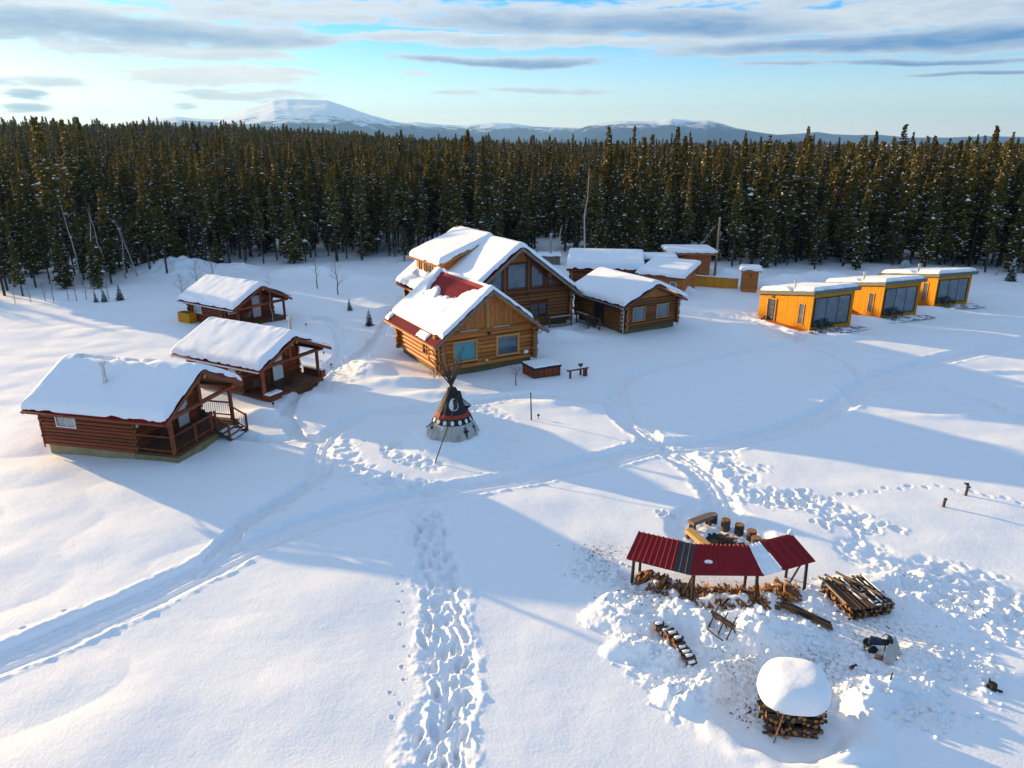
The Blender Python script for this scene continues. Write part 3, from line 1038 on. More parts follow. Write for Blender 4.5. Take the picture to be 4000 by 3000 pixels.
spots = []
for (r0, r1, s, a_lo, a_hi) in [(70, 125, 2.25, -36.5, 40), (125, 190, 2.8, -38, 40), (190, 330, 3.6, -37, 39), (330, 620, 5.8, -36, 38), (620, 1000, 9.0, -36, 37), (90, 190, 5.5, -62, -36.5)]:
    xs = np.arange(-r1, r1, s)
    ys = np.arange(0, r1, s)
    PX, PY = np.meshgrid(xs, ys)
    PX = PX + rng.uniform(-0.48, 0.48, PX.shape) * s
    PY = PY + rng.uniform(-0.48, 0.48, PY.shape) * s
    r = np.hypot(PX, PY)
    a = np.degrees(np.arctan2(PX, PY))
    k = (r >= r0) & (r < r1) & (a > a_lo) & (a < a_hi)
    PX, PY = PX[k], PY[k]
    fs = front_side(PX, PY)
    k = fs > 0.3
    # ragged edge, small clearings
    gap = perlin(PX / 13.0 + 3, PY / 13.0)
    k &= (gap > -0.38) | (fs > 70)
    k &= rng.random(PX.shape) < np.where(fs < 5, 0.62, 0.94)
    spots.append(np.stack([PX[k], PY[k]], 1))
spots = np.concatenate(spots)
fs = front_side(spots[:, 0], spots[:, 1])
rr = np.hypot(spots[:, 0], spots[:, 1])
aa = np.degrees(np.arctan2(spots[:, 0], spots[:, 1]))
gz = height(spots[:, 0], spots[:, 1])
hts = np.clip(rng.normal(10.4, 2.1, len(spots)), 5.0, 16.0) + np.where(rng.random(len(spots)) < 0.2, rng.uniform(1.5, 4.5, len(spots)), 0) + np.interp(aa, [-40, -25, -10, 5, 20, 36], [0.2, 0.2, 0.5, 0.6, 0.6, 1.4])
hts = np.where((fs < 9) & (rng.random(len(spots)) < 0.4), hts * rng.uniform(0.3, 0.75, len(spots)), hts)
trees = []
for (x, y), h, z, f_, r_, a_ in zip(spots, hts, gz, fs, rr, aa):
    if r_ < 220:
        lim = tree_limit(x, y) - z
        if lim < h:
            h = lim
        if h < 4.0:
            continue
    trees.append((x, y, z, h, r_, a_))
trees.sort(key=lambda t: t[4] + (200 if abs(t[5]) > 35.2 else 0) - t[3] * 1.2)
N_IND = 300


def pick_kind(a_):
    # the stand left of the big lodge has bare lower trunks, the rest is branched to the ground
    if (-24 < a_ < -5 and rng.random() < 0.7) or (a_ <= -24 and rng.random() < 0.4):
        return int(rng.choice([1, 3, 5]))
    return int(rng.integers(len(KINDS)))


GROUPS = [(-90, -17, 'conifers at the forest edge left of the big lodge', 'dark snow-flecked conifer at the forest edge behind the three small cabins'),
          (-17, 9, 'conifers at the forest edge behind the big lodge', 'dark snow-flecked conifer in the forest wall behind the big lodge'),
          (9, 24, 'conifers at the forest edge behind the orange shed', 'dark snow-flecked conifer in the forest wall behind the orange shed and fence'),
          (24, 90, 'conifers at the forest edge behind the golden cabins', 'dark snow-flecked conifer in the forest wall behind the three golden cabins')]
for i, (x, y, z, h, r_, a_) in enumerate(trees[:N_IND]):
    H_, tm, cm, sm = KINDS[pick_kind(a_)]
    gname, glab = next((gg, gl) for lo, hi, gg, gl in GROUPS if lo <= a_ < hi)
    if h > 14.8:
        glab = glab.replace('dark snow-flecked', 'tall dark').replace(' behind', ', topping its neighbours behind')
    elif h < 6.8:
        glab = glab.replace('dark snow-flecked', 'short young')
    o = thing('conifer', glab, 'conifer', (x, y, z), rng.uniform(0, 6.28), gname)
    k = h / H_
    wdt = k ** 0.5 * rng.uniform(0.75, 1.3)
    o.scale = (wdt, wdt, k)
    link('trunk', tm, o)
    link('crown', cm, o)
    link('bough_snow', sm, o)['kind'] = 'stuff'


def forest_mass(name, items):
    """all the remaining trees as one object: points that carry copies of the tree shapes"""
    me = bpy.data.meshes.new(name)
    me.from_pydata([(x, y, z) for (x, y, z, *_r) in items], [], [])
    n = len(items)
    kd = np.array([pick_kind(t[5]) for t in items])
    kd_h = np.array([KINDS[k][0] for k in kd])
    sz = np.array([t[3] for t in items]) / kd_h
    scl = np.stack([np.sqrt(sz) * rng.uniform(0.85, 1.25, n), np.zeros(n), sz], 1)
    far_k = np.array([1.0 + 0.9 * max(0, min(1, (t[4] - 250) / 500)) for t in items])
    scl[:, 0] *= far_k
    scl[:, 1] = scl[:, 0]
    a1 = me.attributes.new('tree_scale', 'FLOAT_VECTOR', 'POINT')
    a1.data.foreach_set('vector', scl.astype(np.float32).ravel())
    a2 = me.attributes.new('tree_turn', 'FLOAT', 'POINT')
    a2.data.foreach_set('value', rng.uniform(0, 6.28, n).astype(np.float32))
    a3 = me.attributes.new('tree_kind', 'INT', 'POINT')
    a3.data.foreach_set('value', kd.astype(np.int32))
    o = link(name, me)
    ng = bpy.data.node_groups.new(name, 'GeometryNodeTree')
    ng.interface.new_socket('Geometry', in_out='INPUT', socket_type='NodeSocketGeometry')
    ng.interface.new_socket('Geometry', in_out='OUTPUT', socket_type='NodeSocketGeometry')
    N = ng.nodes
    L = ng.links
    gi, go = N.new('NodeGroupInput'), N.new('NodeGroupOutput')
    g2i = N.new('GeometryNodeGeometryToInstance')
    for i, (H_, tm, cm, sm) in reversed(list(enumerate(KINDS))):
        j = N.new('GeometryNodeJoinGeometry')
        for m_ in (tm, cm, sm):
            src = bpy.data.objects.new('forest_tree', m_)
            oi = N.new('GeometryNodeObjectInfo')
            oi.inputs['Object'].default_value = src
            L.new(oi.outputs['Geometry'], j.inputs[0])
        L.new(j.outputs[0], g2i.inputs[0])
    inst = N.new('GeometryNodeInstanceOnPoints')

    def attr(nm, ty):
        a = N.new('GeometryNodeInputNamedAttribute')
        a.data_type = ty
        a.inputs['Name'].default_value = nm
        return a.outputs['Attribute']
    L.new(gi.outputs[0], inst.inputs['Points'])
    L.new(g2i.outputs[0], inst.inputs['Instance'])
    inst.inputs['Pick Instance'].default_value = True
    L.new(attr('tree_kind', 'INT'), inst.inputs['Instance Index'])
    L.new(attr('tree_scale', 'FLOAT_VECTOR'), inst.inputs['Scale'])
    cx = N.new('ShaderNodeCombineXYZ')
    L.new(attr('tree_turn', 'FLOAT'), cx.inputs[2])
    L.new(cx.outputs[0], inst.inputs['Rotation'])
    L.new(inst.outputs[0], go.inputs[0])
    md = o.modifiers.new('forest', 'NODES')
    md.node_group = ng
    return tag(o, 'dense dark conifer forest running back over the hill behind the clearing', 'forest', None, 'stuff')


forest_mass('forest', trees[N_IND:])

# ------------------------------------------------------------------ building kit
def place(par, x, y, z=0):
    """world position of a local point of a thing"""
    c, s = math.cos(par.rotation_euler.z), math.sin(par.rotation_euler.z)
    return par.location.x + c * x - s * y, par.location.y + s * x + c * y, par.location.z + z


def log_wall(par, mk, A, B, z0, z1, r, gaps=(), ext=0.25, lim=None, n=8, cut=True, sq=False):
    """a wall of stacked logs from A to B; gaps: (s0, s1, z0, z1); lim(z) gives the span of a gable"""
    A, B = Vector((*A, 0)), Vector((*B, 0))
    L = (B - A).length
    d = (B - A) / L
    step = 1.9 * r
    z = z0 + r
    k = 0
    while z + r * 0.3 < z1:
        s0, s1 = (-ext, L + ext) if lim is None else lim(z)
        if lim is not None and s0 <= 0 and s1 >= L:
            s0, s1 = -ext, L + ext
        parts = [(s0, s1)]
        for (g0, g1, q0, q1) in gaps:
            if q0 < z + r * 0.4 and z - r * 0.4 < q1:
                new = []
                for (a, b) in parts:
                    if g1 <= a or g0 >= b:
                        new.append((a, b))
                        continue
                    if g0 - a > 0.12:
                        new.append((a, g0))
                    if b - g1 > 0.12:
                        new.append((g1, b))
                parts = new
        for (a, b) in parts:
            if b - a < 0.1:
                continue
            e = 0.06 * math.sin(k * 2.4) * (1 if lim is None or True else 0)
            pa, pb = A + d * (a + (e if a < 0 else 0)), A + d * (b + (e if b > L else 0))
            pa.z = pb.z = z
            if sq:
                board(par, mk, pa, pb, r * 1.5, r * 1.84, 'log')
            else:
                log(par, mk, pa, pb, r * (1 + 0.05 * math.sin(k * 5.1 + a)), 'log', 'clog' if cut else 'cyl', n)
        z += step
        k += 1
    return z - r


def window(par, P, ax, w_, h_, n, fm, gm, fw=0.1, proud=0.1, mull=0, bars=0, name='window', back=0.05):
    """frame of four members round a recessed pane; P lower left corner, ax along, n outwards"""
    P, ax, n = Vector(P), Vector(ax).normalized(), Vector(n).normalized()
    up = Vector((0, 0, 1))
    f = MB()
    c = P + ax * (w_ / 2) + up * (h_ / 2) + n * (proud / 2 - 0.05)
    dp = proud + 0.1
    for s in (-1, 1):
        f.obox(c + ax * (s * (w_ / 2 + fw / 2)), ax, n, up, fw, dp, h_ + 2 * fw)
        f.obox(c + up * (s * (h_ / 2 + fw / 2)), ax, n, up, w_, dp, fw)
    for i in range(mull):
        f.obox(c + ax * (w_ * ((i + 1) / (mull + 1) - 0.5)), ax, n, up, fw * 0.6, dp * 0.7, h_)
    for i in range(bars):
        f.obox(c + up * (h_ * ((i + 1) / (bars + 1) - 0.5)), ax, n, up, w_, dp * 0.6, fw * 0.4)
    fo = f.build(name, M[fm], par)
    for i in range(mull + 1):
        p = MB()
        wi = w_ / (mull + 1)
        p.obox(P + ax * (wi * (i + 0.5)) + up * (h_ / 2) + n * (proud * 0.35), ax, n, up, wi, 0.03, h_)
        p.build('pane', M[gm], fo)
    return fo


def window_poly(par, pts, n, fm, gm, fw=0.09, proud=0.1, name='window'):
    """window of any outline (points in order, on the wall plane)"""
    pts = [Vector(p) for p in pts]
    n = Vector(n)
    f = MB()
    k = len(pts)
    for i in range(k):
        a, b = pts[i], pts[(i + 1) % k]
        d = (b - a)
        L = d.length
        d.normalize()
        f.obox((a + b) / 2 + n * (proud / 2 - 0.03), d, n, d.cross(n), L + fw * 0.98, proud + 0.06, fw)
    fo = f.build(name, M[fm], par)
    MB().poly([p + n * (proud * 0.2) for p in pts], n, 0.03).build('pane', M[gm], fo)
    return fo


def door(par, P, ax, w_, h_, n, mk, fm='trim_brown', pane=None):
    P, ax, n = Vector(P), Vector(ax).normalized(), Vector(n).normalized()
    up = Vector((0, 0, 1))
    d = MB()
    c = P + ax * (w_ / 2) + up * (h_ / 2)
    d.obox(c + n * 0.06, ax, n, up, w_, 0.06, h_)
    do = d.build('door', M[mk], par)
    f = MB()
    for s in (-1, 1):
        f.obox(c + ax * (s * (w_ / 2 + 0.05)) + n * 0.06, ax, n, up, 0.1, 0.14, h_)
    f.obox(c + up * (h_ / 2 + 0.05) + n * 0.06, ax, n, up, w_ + 0.2, 0.14, 0.1)
    f.build('door_frame', M[fm], do)
    hb = MB()
    hp = P + ax * (w_ * 0.88) + up * 1.0 + n * 0.11
    hb.obox(hp, ax, n, up, 0.05, 0.06, 0.14)
    hb.obox(hp + n * 0.045 - ax * 0.04, ax, n, up, 0.12, 0.025, 0.03)
    hb.build('handle', M['black'], do)
    if pane:
        for i in range(4):
            p = MB()
            p.obox(P + ax * (w_ * 0.6) + up * (h_ * (0.14 + 0.24 * i)) + n * 0.1, ax, n, up, w_ * 0.45, 0.02, h_ * 0.18)
            p.build('pane', M[pane], do)
    return do


def gable_z(y, W, he, hr, oe, soft=0.0):
    c = W / 2
    q = abs(y - c) if not soft else math.sqrt((y - c) ** 2 + soft * soft) - soft
    return hr - (hr - he) / (c + oe) * q


def gable_roof(par, x0, x1, W, he, hr, oe, th=0.15, rib=0.0, mk='red_metal', soffit='trim_brown', barge='trim_brown', bw=0.22):
    """two pitched slabs, ribbed metal sheets on top, barge boards on the gables"""
    c = W / 2
    s = (hr - he) / (c + oe)
    ln = math.hypot(1, s)
    for sgn, nm in ((-1, 0), (1, 1)):
        ye = c + sgn * (c + oe)
        b = MB()
        a_, e_ = (x0 + 0.03, c + sgn * 0.001, hr - 0.012), (x0 + 0.03, ye, he - 0.012)
        p = []
        for x in (x0 + 0.03, x1 - 0.03):
            p += [(x, ye - sgn * 0.02, he - 0.012 - th), (x, c, hr - 0.012 - th), (x, c, hr - 0.012), (x, ye - sgn * 0.02, he - 0.012)]
        b.add(p, [(0, 1, 2, 3), (7, 6, 5, 4), (0, 4, 5, 1), (1, 5, 6, 2), (2, 6, 7, 3), (3, 7, 4, 0)])
        b.build('roof', M[soffit], par)
        # sheet
        n = max(2, int((x1 - x0) / 0.0375)) if rib else 2
        xs = np.linspace(x0, x1, n)
        hgt = (0.055 * (0.5 + 0.5 * np.cos(xs / rib * 2 * np.pi)) ** 3 if rib else np.zeros(n))
        rows = []
        for t in (0, 1):
            y = c + sgn * (c + oe + 0.04) * t
            z = hr - s * (c + oe + 0.04) * t
            rows.append(np.stack([xs, np.full(n, y), z + 0.006 + hgt], 1))
        g_ = MB().grid(np.stack(rows))
        g_.build('roof_sheet', M[mk], par)
        for x in (x0, x1):
            bb = MB()
            dx = 0.05 if x == x1 else -0.05
            bb.add([(x, ye, he - bw), (x, c, hr - bw), (x, c, hr + 0.0), (x, ye, he + 0.0), (x + dx, ye, he - bw), (x + dx, c, hr - bw), (x + dx, c, hr + 0.0), (x + dx, ye, he + 0.0)],
                   [(0, 1, 2, 3), (7, 6, 5, 4), (0, 4, 5, 1), (1, 5, 6, 2), (2, 6, 7, 3), (3, 7, 4, 0)])
            bb.build('barge_board', M[barge], par)


def snow_slab(par, xa, xb, va, vb, base, T, edge=0.35, seed=0, mask=None, nx=64, nv=56, over=0.05, amp=0.05, wob=0.06, name='roof_snow', ripple=None):
    """a thick soft blanket of snow over a roof: base(x, v) is the roof surface, T the depth; mask(X, V) scales it"""
    def dens(n):
        t = np.linspace(0, 1, n)
        return t + 0.42 * (-np.sin(2 * np.pi * t)) / (2 * np.pi) * 1.7
    tx, tv = dens(nx), dens(nv)
    TX, TV = np.meshgrid(tx, tv, indexing='ij')
    X = xa - over + (xb - xa + 2 * over) * TX
    V = va - over + (vb - va + 2 * over) * TV
    d = np.minimum(np.minimum(X - xa + over, xb + over - X), np.minimum(V - va + over, vb + over - V))
    so = seed * 37.7
    wv = wob * fbm(X + so, V, 0.8, 3)
    q = np.clip((d + 0.35 * wv * np.exp(-d / 0.3)) / edge, 0, 1)
    prof = np.sqrt(np.clip(1 - (1 - q) ** 2, 0, 1))
    t = T * prof * (1 + 0.07 * fbm(X + so, V * 1.0, 2.6, 2)) + 0.35 * amp * fbm(X + so, V, 0.9, 3) * prof
    if mask is not None:
        mk = mask(X, V)
        t = t * mk - 0.12 * (1 - np.clip(mk * 3, 0, 1))
    B = np.vectorize(base)(X, V)
    if ripple is not None:
        t = t + prof * 0.09 * np.clip(perlin(X / 0.55 + so, (V - ripple) / 0.9 + X * 0.25), -0.2, 1) * np.exp(-((V - ripple) / 0.55) ** 2)
    # a ragged lip at the border
    for ax_, sgn, arr in ((0, 1, V), (1, 1, X)):
        pass
    V2 = V.copy()
    X2 = X.copy()
    V2[:, 0] -= np.abs(wv[:, 0]) * 0.5
    V2[:, -1] += np.abs(wv[:, -1]) * 0.5
    X2[0, :] += wv[0, :] * 0.6
    X2[-1, :] += wv[-1, :] * 0.6
    P = np.stack([X2, V2, B + np.maximum(t, -0.09) + 0.012], -1)
    mb = MB().grid(P)
    o = mb.build(name, M['roofsnow'], par, smooth=True, fix=False)
    return o


def railing(par, mk, a, b, z0, z1, bal=0.14, name='railing', bm='black', ends=True):
    a, b = Vector((*a, 0)), Vector((*b, 0))
    L = (b - a).length
    r = MB()
    r.tube((a.x, a.y, z1), (b.x, b.y, z1), 0.055, n=8)
    r.tube((a.x, a.y, z0), (b.x, b.y, z0), 0.045, n=8)
    o = r.build(name, M[mk], par)
    n = int(L / bal)
    bb = MB()
    for i in range(1, n):
        p = a.lerp(b, i / n)
        bb.tube((p.x, p.y, z0), (p.x, p.y, z1), 0.014, n=4, caps=False)
    bb.build('balusters', M[bm], o)
    return o


def pole(par, mk, p, q, r, name='post', n=10, r1=None):
    return MB().tube(p, q, r, r1, n).build(name, M[mk], par, smooth=False)


def chimney(par, x, y, z0, z1, r=0.11, cap=0.19, mk='steel', capk='steel'):
    c = MB().tube((x, y, z0), (x, y, z1), r, n=14)
    o = c.build('chimney', M[mk], par)
    MB().tube((x, y, z1 - 0.02), (x, y, z1 + 0.16), cap, n=14).build('cap', M[capk], o)
    return o


def gutter(par, xa, xb, y, z, sgn, drop=None, mk='steel'):
    o = MB().box((xa, min(y, y + sgn * 0.1), z - 0.1), (xb, max(y, y + sgn * 0.1), z)).build('gutter', M[mk], par)
    if drop:
        xd, yw, zb = drop
        m = MB()
        m.tube((xd, y + sgn * 0.05, z - 0.08), (xd, yw, z - 0.35), 0.04, n=6)
        m.tube((xd, yw, z - 0.33), (xd, yw, zb), 0.04, n=6)
        m.build('downpipe', M[mk], par)
    return o


def small_chair(label, loc, rz, mk='black', group=None, s=1.0):
    t = thing('chair', label, 'chair', loc, rz, group)
    MB().box((-0.25 * s, -0.25 * s, 0.40 * s), (0.25 * s, 0.25 * s, 0.45 * s)).build('seat', M[mk], t)
    b = MB().hexa([(-0.24 * s, 0.22 * s, 0.46 * s), (0.24 * s, 0.22 * s, 0.46 * s), (0.24 * s, 0.26 * s, 0.46 * s), (-0.24 * s, 0.26 * s, 0.46 * s),
                   (-0.24 * s, 0.34 * s, 0.95 * s), (0.24 * s, 0.34 * s, 0.95 * s), (0.24 * s, 0.38 * s, 0.95 * s), (-0.24 * s, 0.38 * s, 0.95 * s)])
    b.build('backrest', M[mk], t)
    for x in (-0.24, 0.24):
        MB().box((x * s - 0.03, -0.22 * s, 0.62 * s), (x * s + 0.03, 0.26 * s, 0.66 * s)).build('armrest', M[mk], t)
        for y in (-0.22, 0.24):
            MB().tube((x * s, y * s, 0), (x * s, y * s * 0.95, 0.64 * s), 0.022, n=6).build('leg', M[mk], t)
    return t


def planter(label, loc, rz, L, W, H, mk, snow=True, group=None, name='planter_box'):
    t = thing(name, label, 'planter box', loc, rz, group)
    n = 4
    for i in range(n):
        z = H * (i + 0.5) / n
        for y in (0, W):
            board(t, mk, (0, y, z), (L, y, z), 0.04, H / n * 0.94, 'plank')
        for x in (0.02, L - 0.02):
            board(t, mk, (x, 0.03, z), (x, W - 0.03, z), 0.04, H / n * 0.94, 'plank')
    MB().box((0.03, 0.03, 0.02), (L - 0.03, W - 0.03, H * 0.9)).build('filling', M['deck'], t)
    if snow:
        snow_slab(t, 0.0, L, 0.0, W, lambda x, v: H * 0.92, 0.12, 0.12, rng.integers(99), nx=20, nv=12, name='snow_cap', amp=0.02, wob=0.02)
    return t


# ------------------------------------------------------------------ the three small log cabins (left)
def cabin(idx, loc, yaw, L, Lb, W, he, hr, ol, orr, oe, dk, label, T, door_y, win, zf=0.3):
    t = thing('log_cabin', label, 'cabin', (loc[0], loc[1], 0), R(yaw), 'small log cabins on the left')
    s = (hr - he) / (W / 2 + oe)
    wt = he + oe * s - 0.17
    r = 0.105
    mk = 'log_red'

    def lim(z):
        # span of the gable at this height
        y = max(0.0, (z + 0.1 + 0.17 - he) / s - oe) if z > wt - 0.1 else 0.0
        return (y, W - y) if z > wt - 0.1 else (0, W)
    MB().box((0.03, 0.03, -0.6), (Lb - 0.03, W - 0.03, zf + 0.04)).build('foundation', M['plywood'], t)
    gaps_near = [(win[0], win[0] + win[2], win[1], win[1] + win[3])]
    log_wall(t, mk, (0, 0), (Lb, 0), zf, wt, r, gaps_near, 0.2)
    log_wall(t, mk, (0, W), (Lb, W), zf, wt, r, (), 0.2)
    log_wall(t, mk, (0, 0), (0, W), zf + r * 0.0, hr - 0.3, r, (), 0.2, lim)
    dy0, dw = door_y
    gw = [(dy0, dy0 + dw, dk, dk + 2.05)]
    if idx == 3:
        gw.append((0.55, 1.35, 1.15, 1.95))
    log_wall(t, mk, (Lb, 0), (Lb, W), zf + r * 0.0, hr - 0.3, r, gw, 0.2, lim)
    # dark lining so that no light runs through the logs
    MB().box((0.06, 0.06, zf), (Lb - 0.06, W - 0.06, wt - 0.1)).build('lining', M['trim_brown'], t)
    window(t, (win[0], 0, win[1]), (1, 0, 0), win[2], win[3], (0, -1, 0), 'white', 'glass_pale', 0.05, 0.12, 1)
    if idx == 3:
        window(t, (Lb, 0.55, 1.15), (0, 1, 0), 0.8, 0.8, (1, 0, 0), 'white', 'glass', 0.07, 0.12)
    door(t, (Lb + 0.06, dy0, dk), (0, 1, 0), dw, 2.03, (1, 0, 0), 'white', 'trim_brown')
    if idx == 1:
        # pale slanting light over the door
        z0 = dk + 2.2
        window_poly(t, [(Lb + 0.05, dy0, z0), (Lb + 0.05, dy0 + dw, z0), (Lb + 0.05, dy0 + dw, min(z0 + 0.95, gable_z(dy0 + dw, W, he, hr, oe) - 0.3)), (Lb + 0.05, dy0, gable_z(dy0, W, he, hr, oe) - 0.32)], (1, 0, 0), 'trim_brown', 'glass_pale', 0.05)
    # porch
    MB().box((Lb + 0.02, 0.0, -0.6), (L + 0.12, W, dk - 0.13)).build('porch_skirt', M['plywood'] if idx == 1 else M['deck'], t)
    n = int(W / 0.14)
    for i in range(n):
        y = (i + 0.5) * W / n
        board(t, 'deck', (Lb + 0.12, y, dk - 0.05), (L + 0.16, y, dk - 0.05), W / n * 0.93, 0.05, 'deck_board')
    xp = L - 0.15
    bz = min(he + oe * s - 0.42, 2.75)
    for y in (0.15, W - 0.15):
        pole(t, 'log_red', (xp, y, dk - 0.3), (xp, y, bz), 0.12)
    pole(t, 'log_red', (xp, -0.35, bz + 0.02), (xp, W + 0.35, bz + 0.02), 0.13, 'tie_beam')
    pole(t, 'log_red', (xp, W / 2, bz + 0.1), (xp, W / 2, hr - 0.25), 0.11, 'king_post')
    for y in (0.15, W - 0.15):
        pole(t, 'log_red', (Lb - 0.1, y, bz + 0.2), (L + orr - 0.05, y, bz + 0.2), 0.11, 'plate_log')
    rb = pole(t, 'log_red', (Lb - 0.1, W / 2, hr - 0.3), (L + orr + 0.12, W / 2, hr - 0.3), 0.13, 'ridge_log')
    MB().tube((L + orr + 0.121, W / 2, hr - 0.3), (L + orr + 0.13, W / 2, hr - 0.3), 0.125, n=10).build('cut_end', M['cutwood'], rb)
    gable_roof(t, -ol, L + orr, W, he, hr, oe, 0.14, 0.0)
    gutter(t, -ol, L + orr, -oe - 0.045, he - 0.01, -1, (-0.12, -0.12, 0.3), 'trim_brown' if idx == 1 else 'steel')

    def base(x, v):
        return gable_z(v, W, he, hr, oe, 0.22)
    if idx == 1:
        def mask(X, V):
            rg = np.exp(-(((V - W / 2 - 0.10) / 0.30) ** 2)) * sstep(X, 0.0, 0.5) * (1 - sstep(X, 5.0, 6.0))
            return 1 - sstep(rg + 0.30 * fbm(X, V * 1.6, 0.9, 3) * rg, 0.50, 0.72)
    else:
        mask = None
    snow_slab(t, -ol, L + orr, -oe, W + oe, base, T, 0.36, idx, mask, amp=0.06, ripple=W / 2)
    # wavy crest left by the wind on the ridge is in the relief; small fittings under the eave
    MB().box((Lb + 0.02, 0.28, 1.75), (Lb + 0.14, 0.42, 1.92)).build('porch_light', M['white'], t)
    MB().box((Lb + 0.13, dy0 + dw + 0.28, dk + 1.55), (Lb + 0.17, dy0 + dw + 0.55, dk + 1.8)).build('plaque', M['cutwood'], t)
    return t, wt


c1, _ = cabin(1, (-25.34, 35.78), -12.8, 7.93, 5.45, 5.53, 2.56, 4.34, 0.55, 0.22, 0.6, 0.52, 'nearest small log cabin with a metal flue and a railed porch with steps', 0.42, (3.45, 0.95), (0.95, 1.62, 1.15, 0.72), 0.42)
chimney(c1, 3.5, 1.0, 3.0, 4.95, 0.1, 0.2, 'steel', 'white')
railing(c1, 'log_red', (5.7, 0.05), (7.75, 0.05), 0.72, 1.5)
railing(c1, 'log_red', (7.82, 0.25), (7.82, 1.9), 0.72, 1.5)
railing(c1, 'log_red', (7.82, 1.95), (7.82, 3.3), 0.72, 1.5)
railing(c1, 'log_red', (5.6, 5.48), (7.75, 5.48), 0.72, 1.5)
for y in (1.92, 3.35, 3.75):
    pole(c1, 'log_red', (7.82, y, 0.3), (7.82, y, 1.62), 0.075, 'newel_post')
for i in range(3):
    st = MB().box((7.95 + 0.32 * i, 3.45, 0.36 - 0.16 * i), (8.35 + 0.32 * i, 5.05, 0.42 - 0.16 * i)).build('stair_tread', M['deck'], c1)
    MB().box((8.02 + 0.32 * i, 3.55, 0.425 - 0.16 * i), (8.33 + 0.32 * i, 4.6, 0.46 - 0.16 * i)).build('tread_snow', M['roofsnow'], st)
for y in (3.4, 5.1):
    pole(c1, 'log_red', (8.85, y, -0.4), (8.85, y, 1.05), 0.075, 'newel_post')
    rl = pole(c1, 'log_red', (7.82, y, 1.5), (8.85, y, 0.98), 0.05, 'stair_rail', 8)
    bb = MB()
    for i in range(1, 7):
        bb.tube((7.82 + 0.147 * i, y, 0.62 - 0.077 * i), (7.82 + 0.147 * i, y, 1.5 - 0.075 * i), 0.013, n=4, caps=False)
    bb.tube((7.82, y, 0.66), (8.85, y, 0.14), 0.035, n=6)
    bb.build('balusters', M['black'], rl)

c2, _ = cabin(2, (-22.22, 46.9), -28.2, 6.95, 4.75, 5.3, 2.32, 3.80, 0.85, 0.5, 0.65, 0.3, 'middle small log cabin under an unbroken snow roof with an open porch', 0.46, (2.75, 0.95), (4.0, 1.3, 0.5, 0.5), 0.2)
chimney(c2, 5.6, 4.1, 2.6, 4.55, 0.11, 0.19, 'steel', 'steel')
c3, _ = cabin(3, (-30.59, 66.21), -32.5, 7.1, 5.0, 5.47, 1.95, 3.62, 0.75, 0.25, 0.58, 0.3, 'farthest small log cabin with two windows and a birch standing by its porch', 0.36, (3.1, 0.95), (0.95, 0.95, 0.95, 0.75), 0.1)

p = place(c2, 6.95, 0.05)
planter('snow-topped wooden planter box at the near corner of the middle cabin porch', (p[0], p[1], -0.05), c2.rotation_euler.z, 0.42, 1.0, 0.55, 'log_red')
p = place(c2, 5.2, 5.35)
planter('long snow-topped planter box at the far edge of the middle cabin porch', (p[0], p[1], 0.1), c2.rotation_euler.z, 1.7, 0.4, 0.6, 'log_red')
p = place(c3, -0.55, -0.95)
planter('honey-coloured box of planks against the far cabin wall at its left end', (p[0], p[1], -0.1), c3.rotation_euler.z, 1.75, 0.75, 1.05, 'plank_gold', False)
for i, (cb, x, y, rz, lab) in enumerate([(c2, 5.6, 1.3, 0.6, 'dark armchair beside the white door of the middle cabin'), (c2, 5.5, 0.55, -0.3, 'low dark chair in the near corner of the middle cabin porch'),
                                        (c3, 5.75, 2.0, 0.4, 'brown chair beside the white door of the far cabin'), (c1, 5.95, 1.3, 0.2, 'dark chair on the railed porch of the nearest cabin'),
                                        (c1, 6.6, 4.6, -1.6, 'dark chair at the far end of the nearest cabin porch')]):
    p = place(cb, x, y)
    dk = 0.52 if cb is c1 else 0.3
    small_chair(lab, (p[0], p[1], dk - 0.025), cb.rotation_euler.z + math.pi / 2 * -1 + rz, 'bark_dark' if i != 2 else 'weathered', 'chairs on the log cabin porches')
p = place(c2, 5.9, 2.6)
o = MB().box((-0.45, -0.7, 0), (0.45, 0.7, 0.02)).build('doormat', M['black'])
o.location = (p[0], p[1], 0.278)
o.rotation_euler.z = c2.rotation_euler.z
tag(o, 'black doormat in front of the white door of the middle cabin', 'doormat')


# ------------------------------------------------------------------ the guest house with the bare red roof (A)
A_ = thing('log_house', 'honey log house with red ribbed roof showing where its snow has slid', 'house', (-8.87, 55.2, 0), R(-59.7))
L, W, he, hr, ol, orr, oe = 7.48, 7.66, 2.62, 6.15, 1.2, 1.0, 0.85
s = (hr - he) / (W / 2 + oe)
wt = 3.0
MB().box((0.08, 0.08, -0.6), (L - 0.08, W - 0.08, 0.5)).build('foundation', M['olive'], A_)
MB().box((0.1, 0.1, 0.45), (L - 0.1, W - 0.1, wt)).build('lining', M['trim_brown'], A_)
rl = 0.165
log_wall(A_, 'log_honey', (0, 0), (L, 0), 0.42, wt, rl, [(4.6, 5.75, 1.15, 2.1), (0.9, 1.5, 2.05, 2.5)], 0.45, n=12)
log_wall(A_, 'log_honey', (0, W), (L, W), 0.42, wt, rl, (), 0.45, n=10)
log_wall(A_, 'log_honey', (L, 0), (L, W), 0.42 + rl * 0.0, wt + 0.05, rl, [(0.95, 2.85, 0.95, 2.5), (4.5, 6.4, 0.95, 2.5)], 0.45, n=12)
log_wall(A_, 'log_honey', (0, 0), (0, W), 0.42, wt, rl, (), 0.45, n=10)
window(A_, (L, 1.05, 1.05), (0, 1, 0), 1.7, 1.35, (1, 0, 0), 'trim_honey', 'glass_teal', 0.14, 0.2)
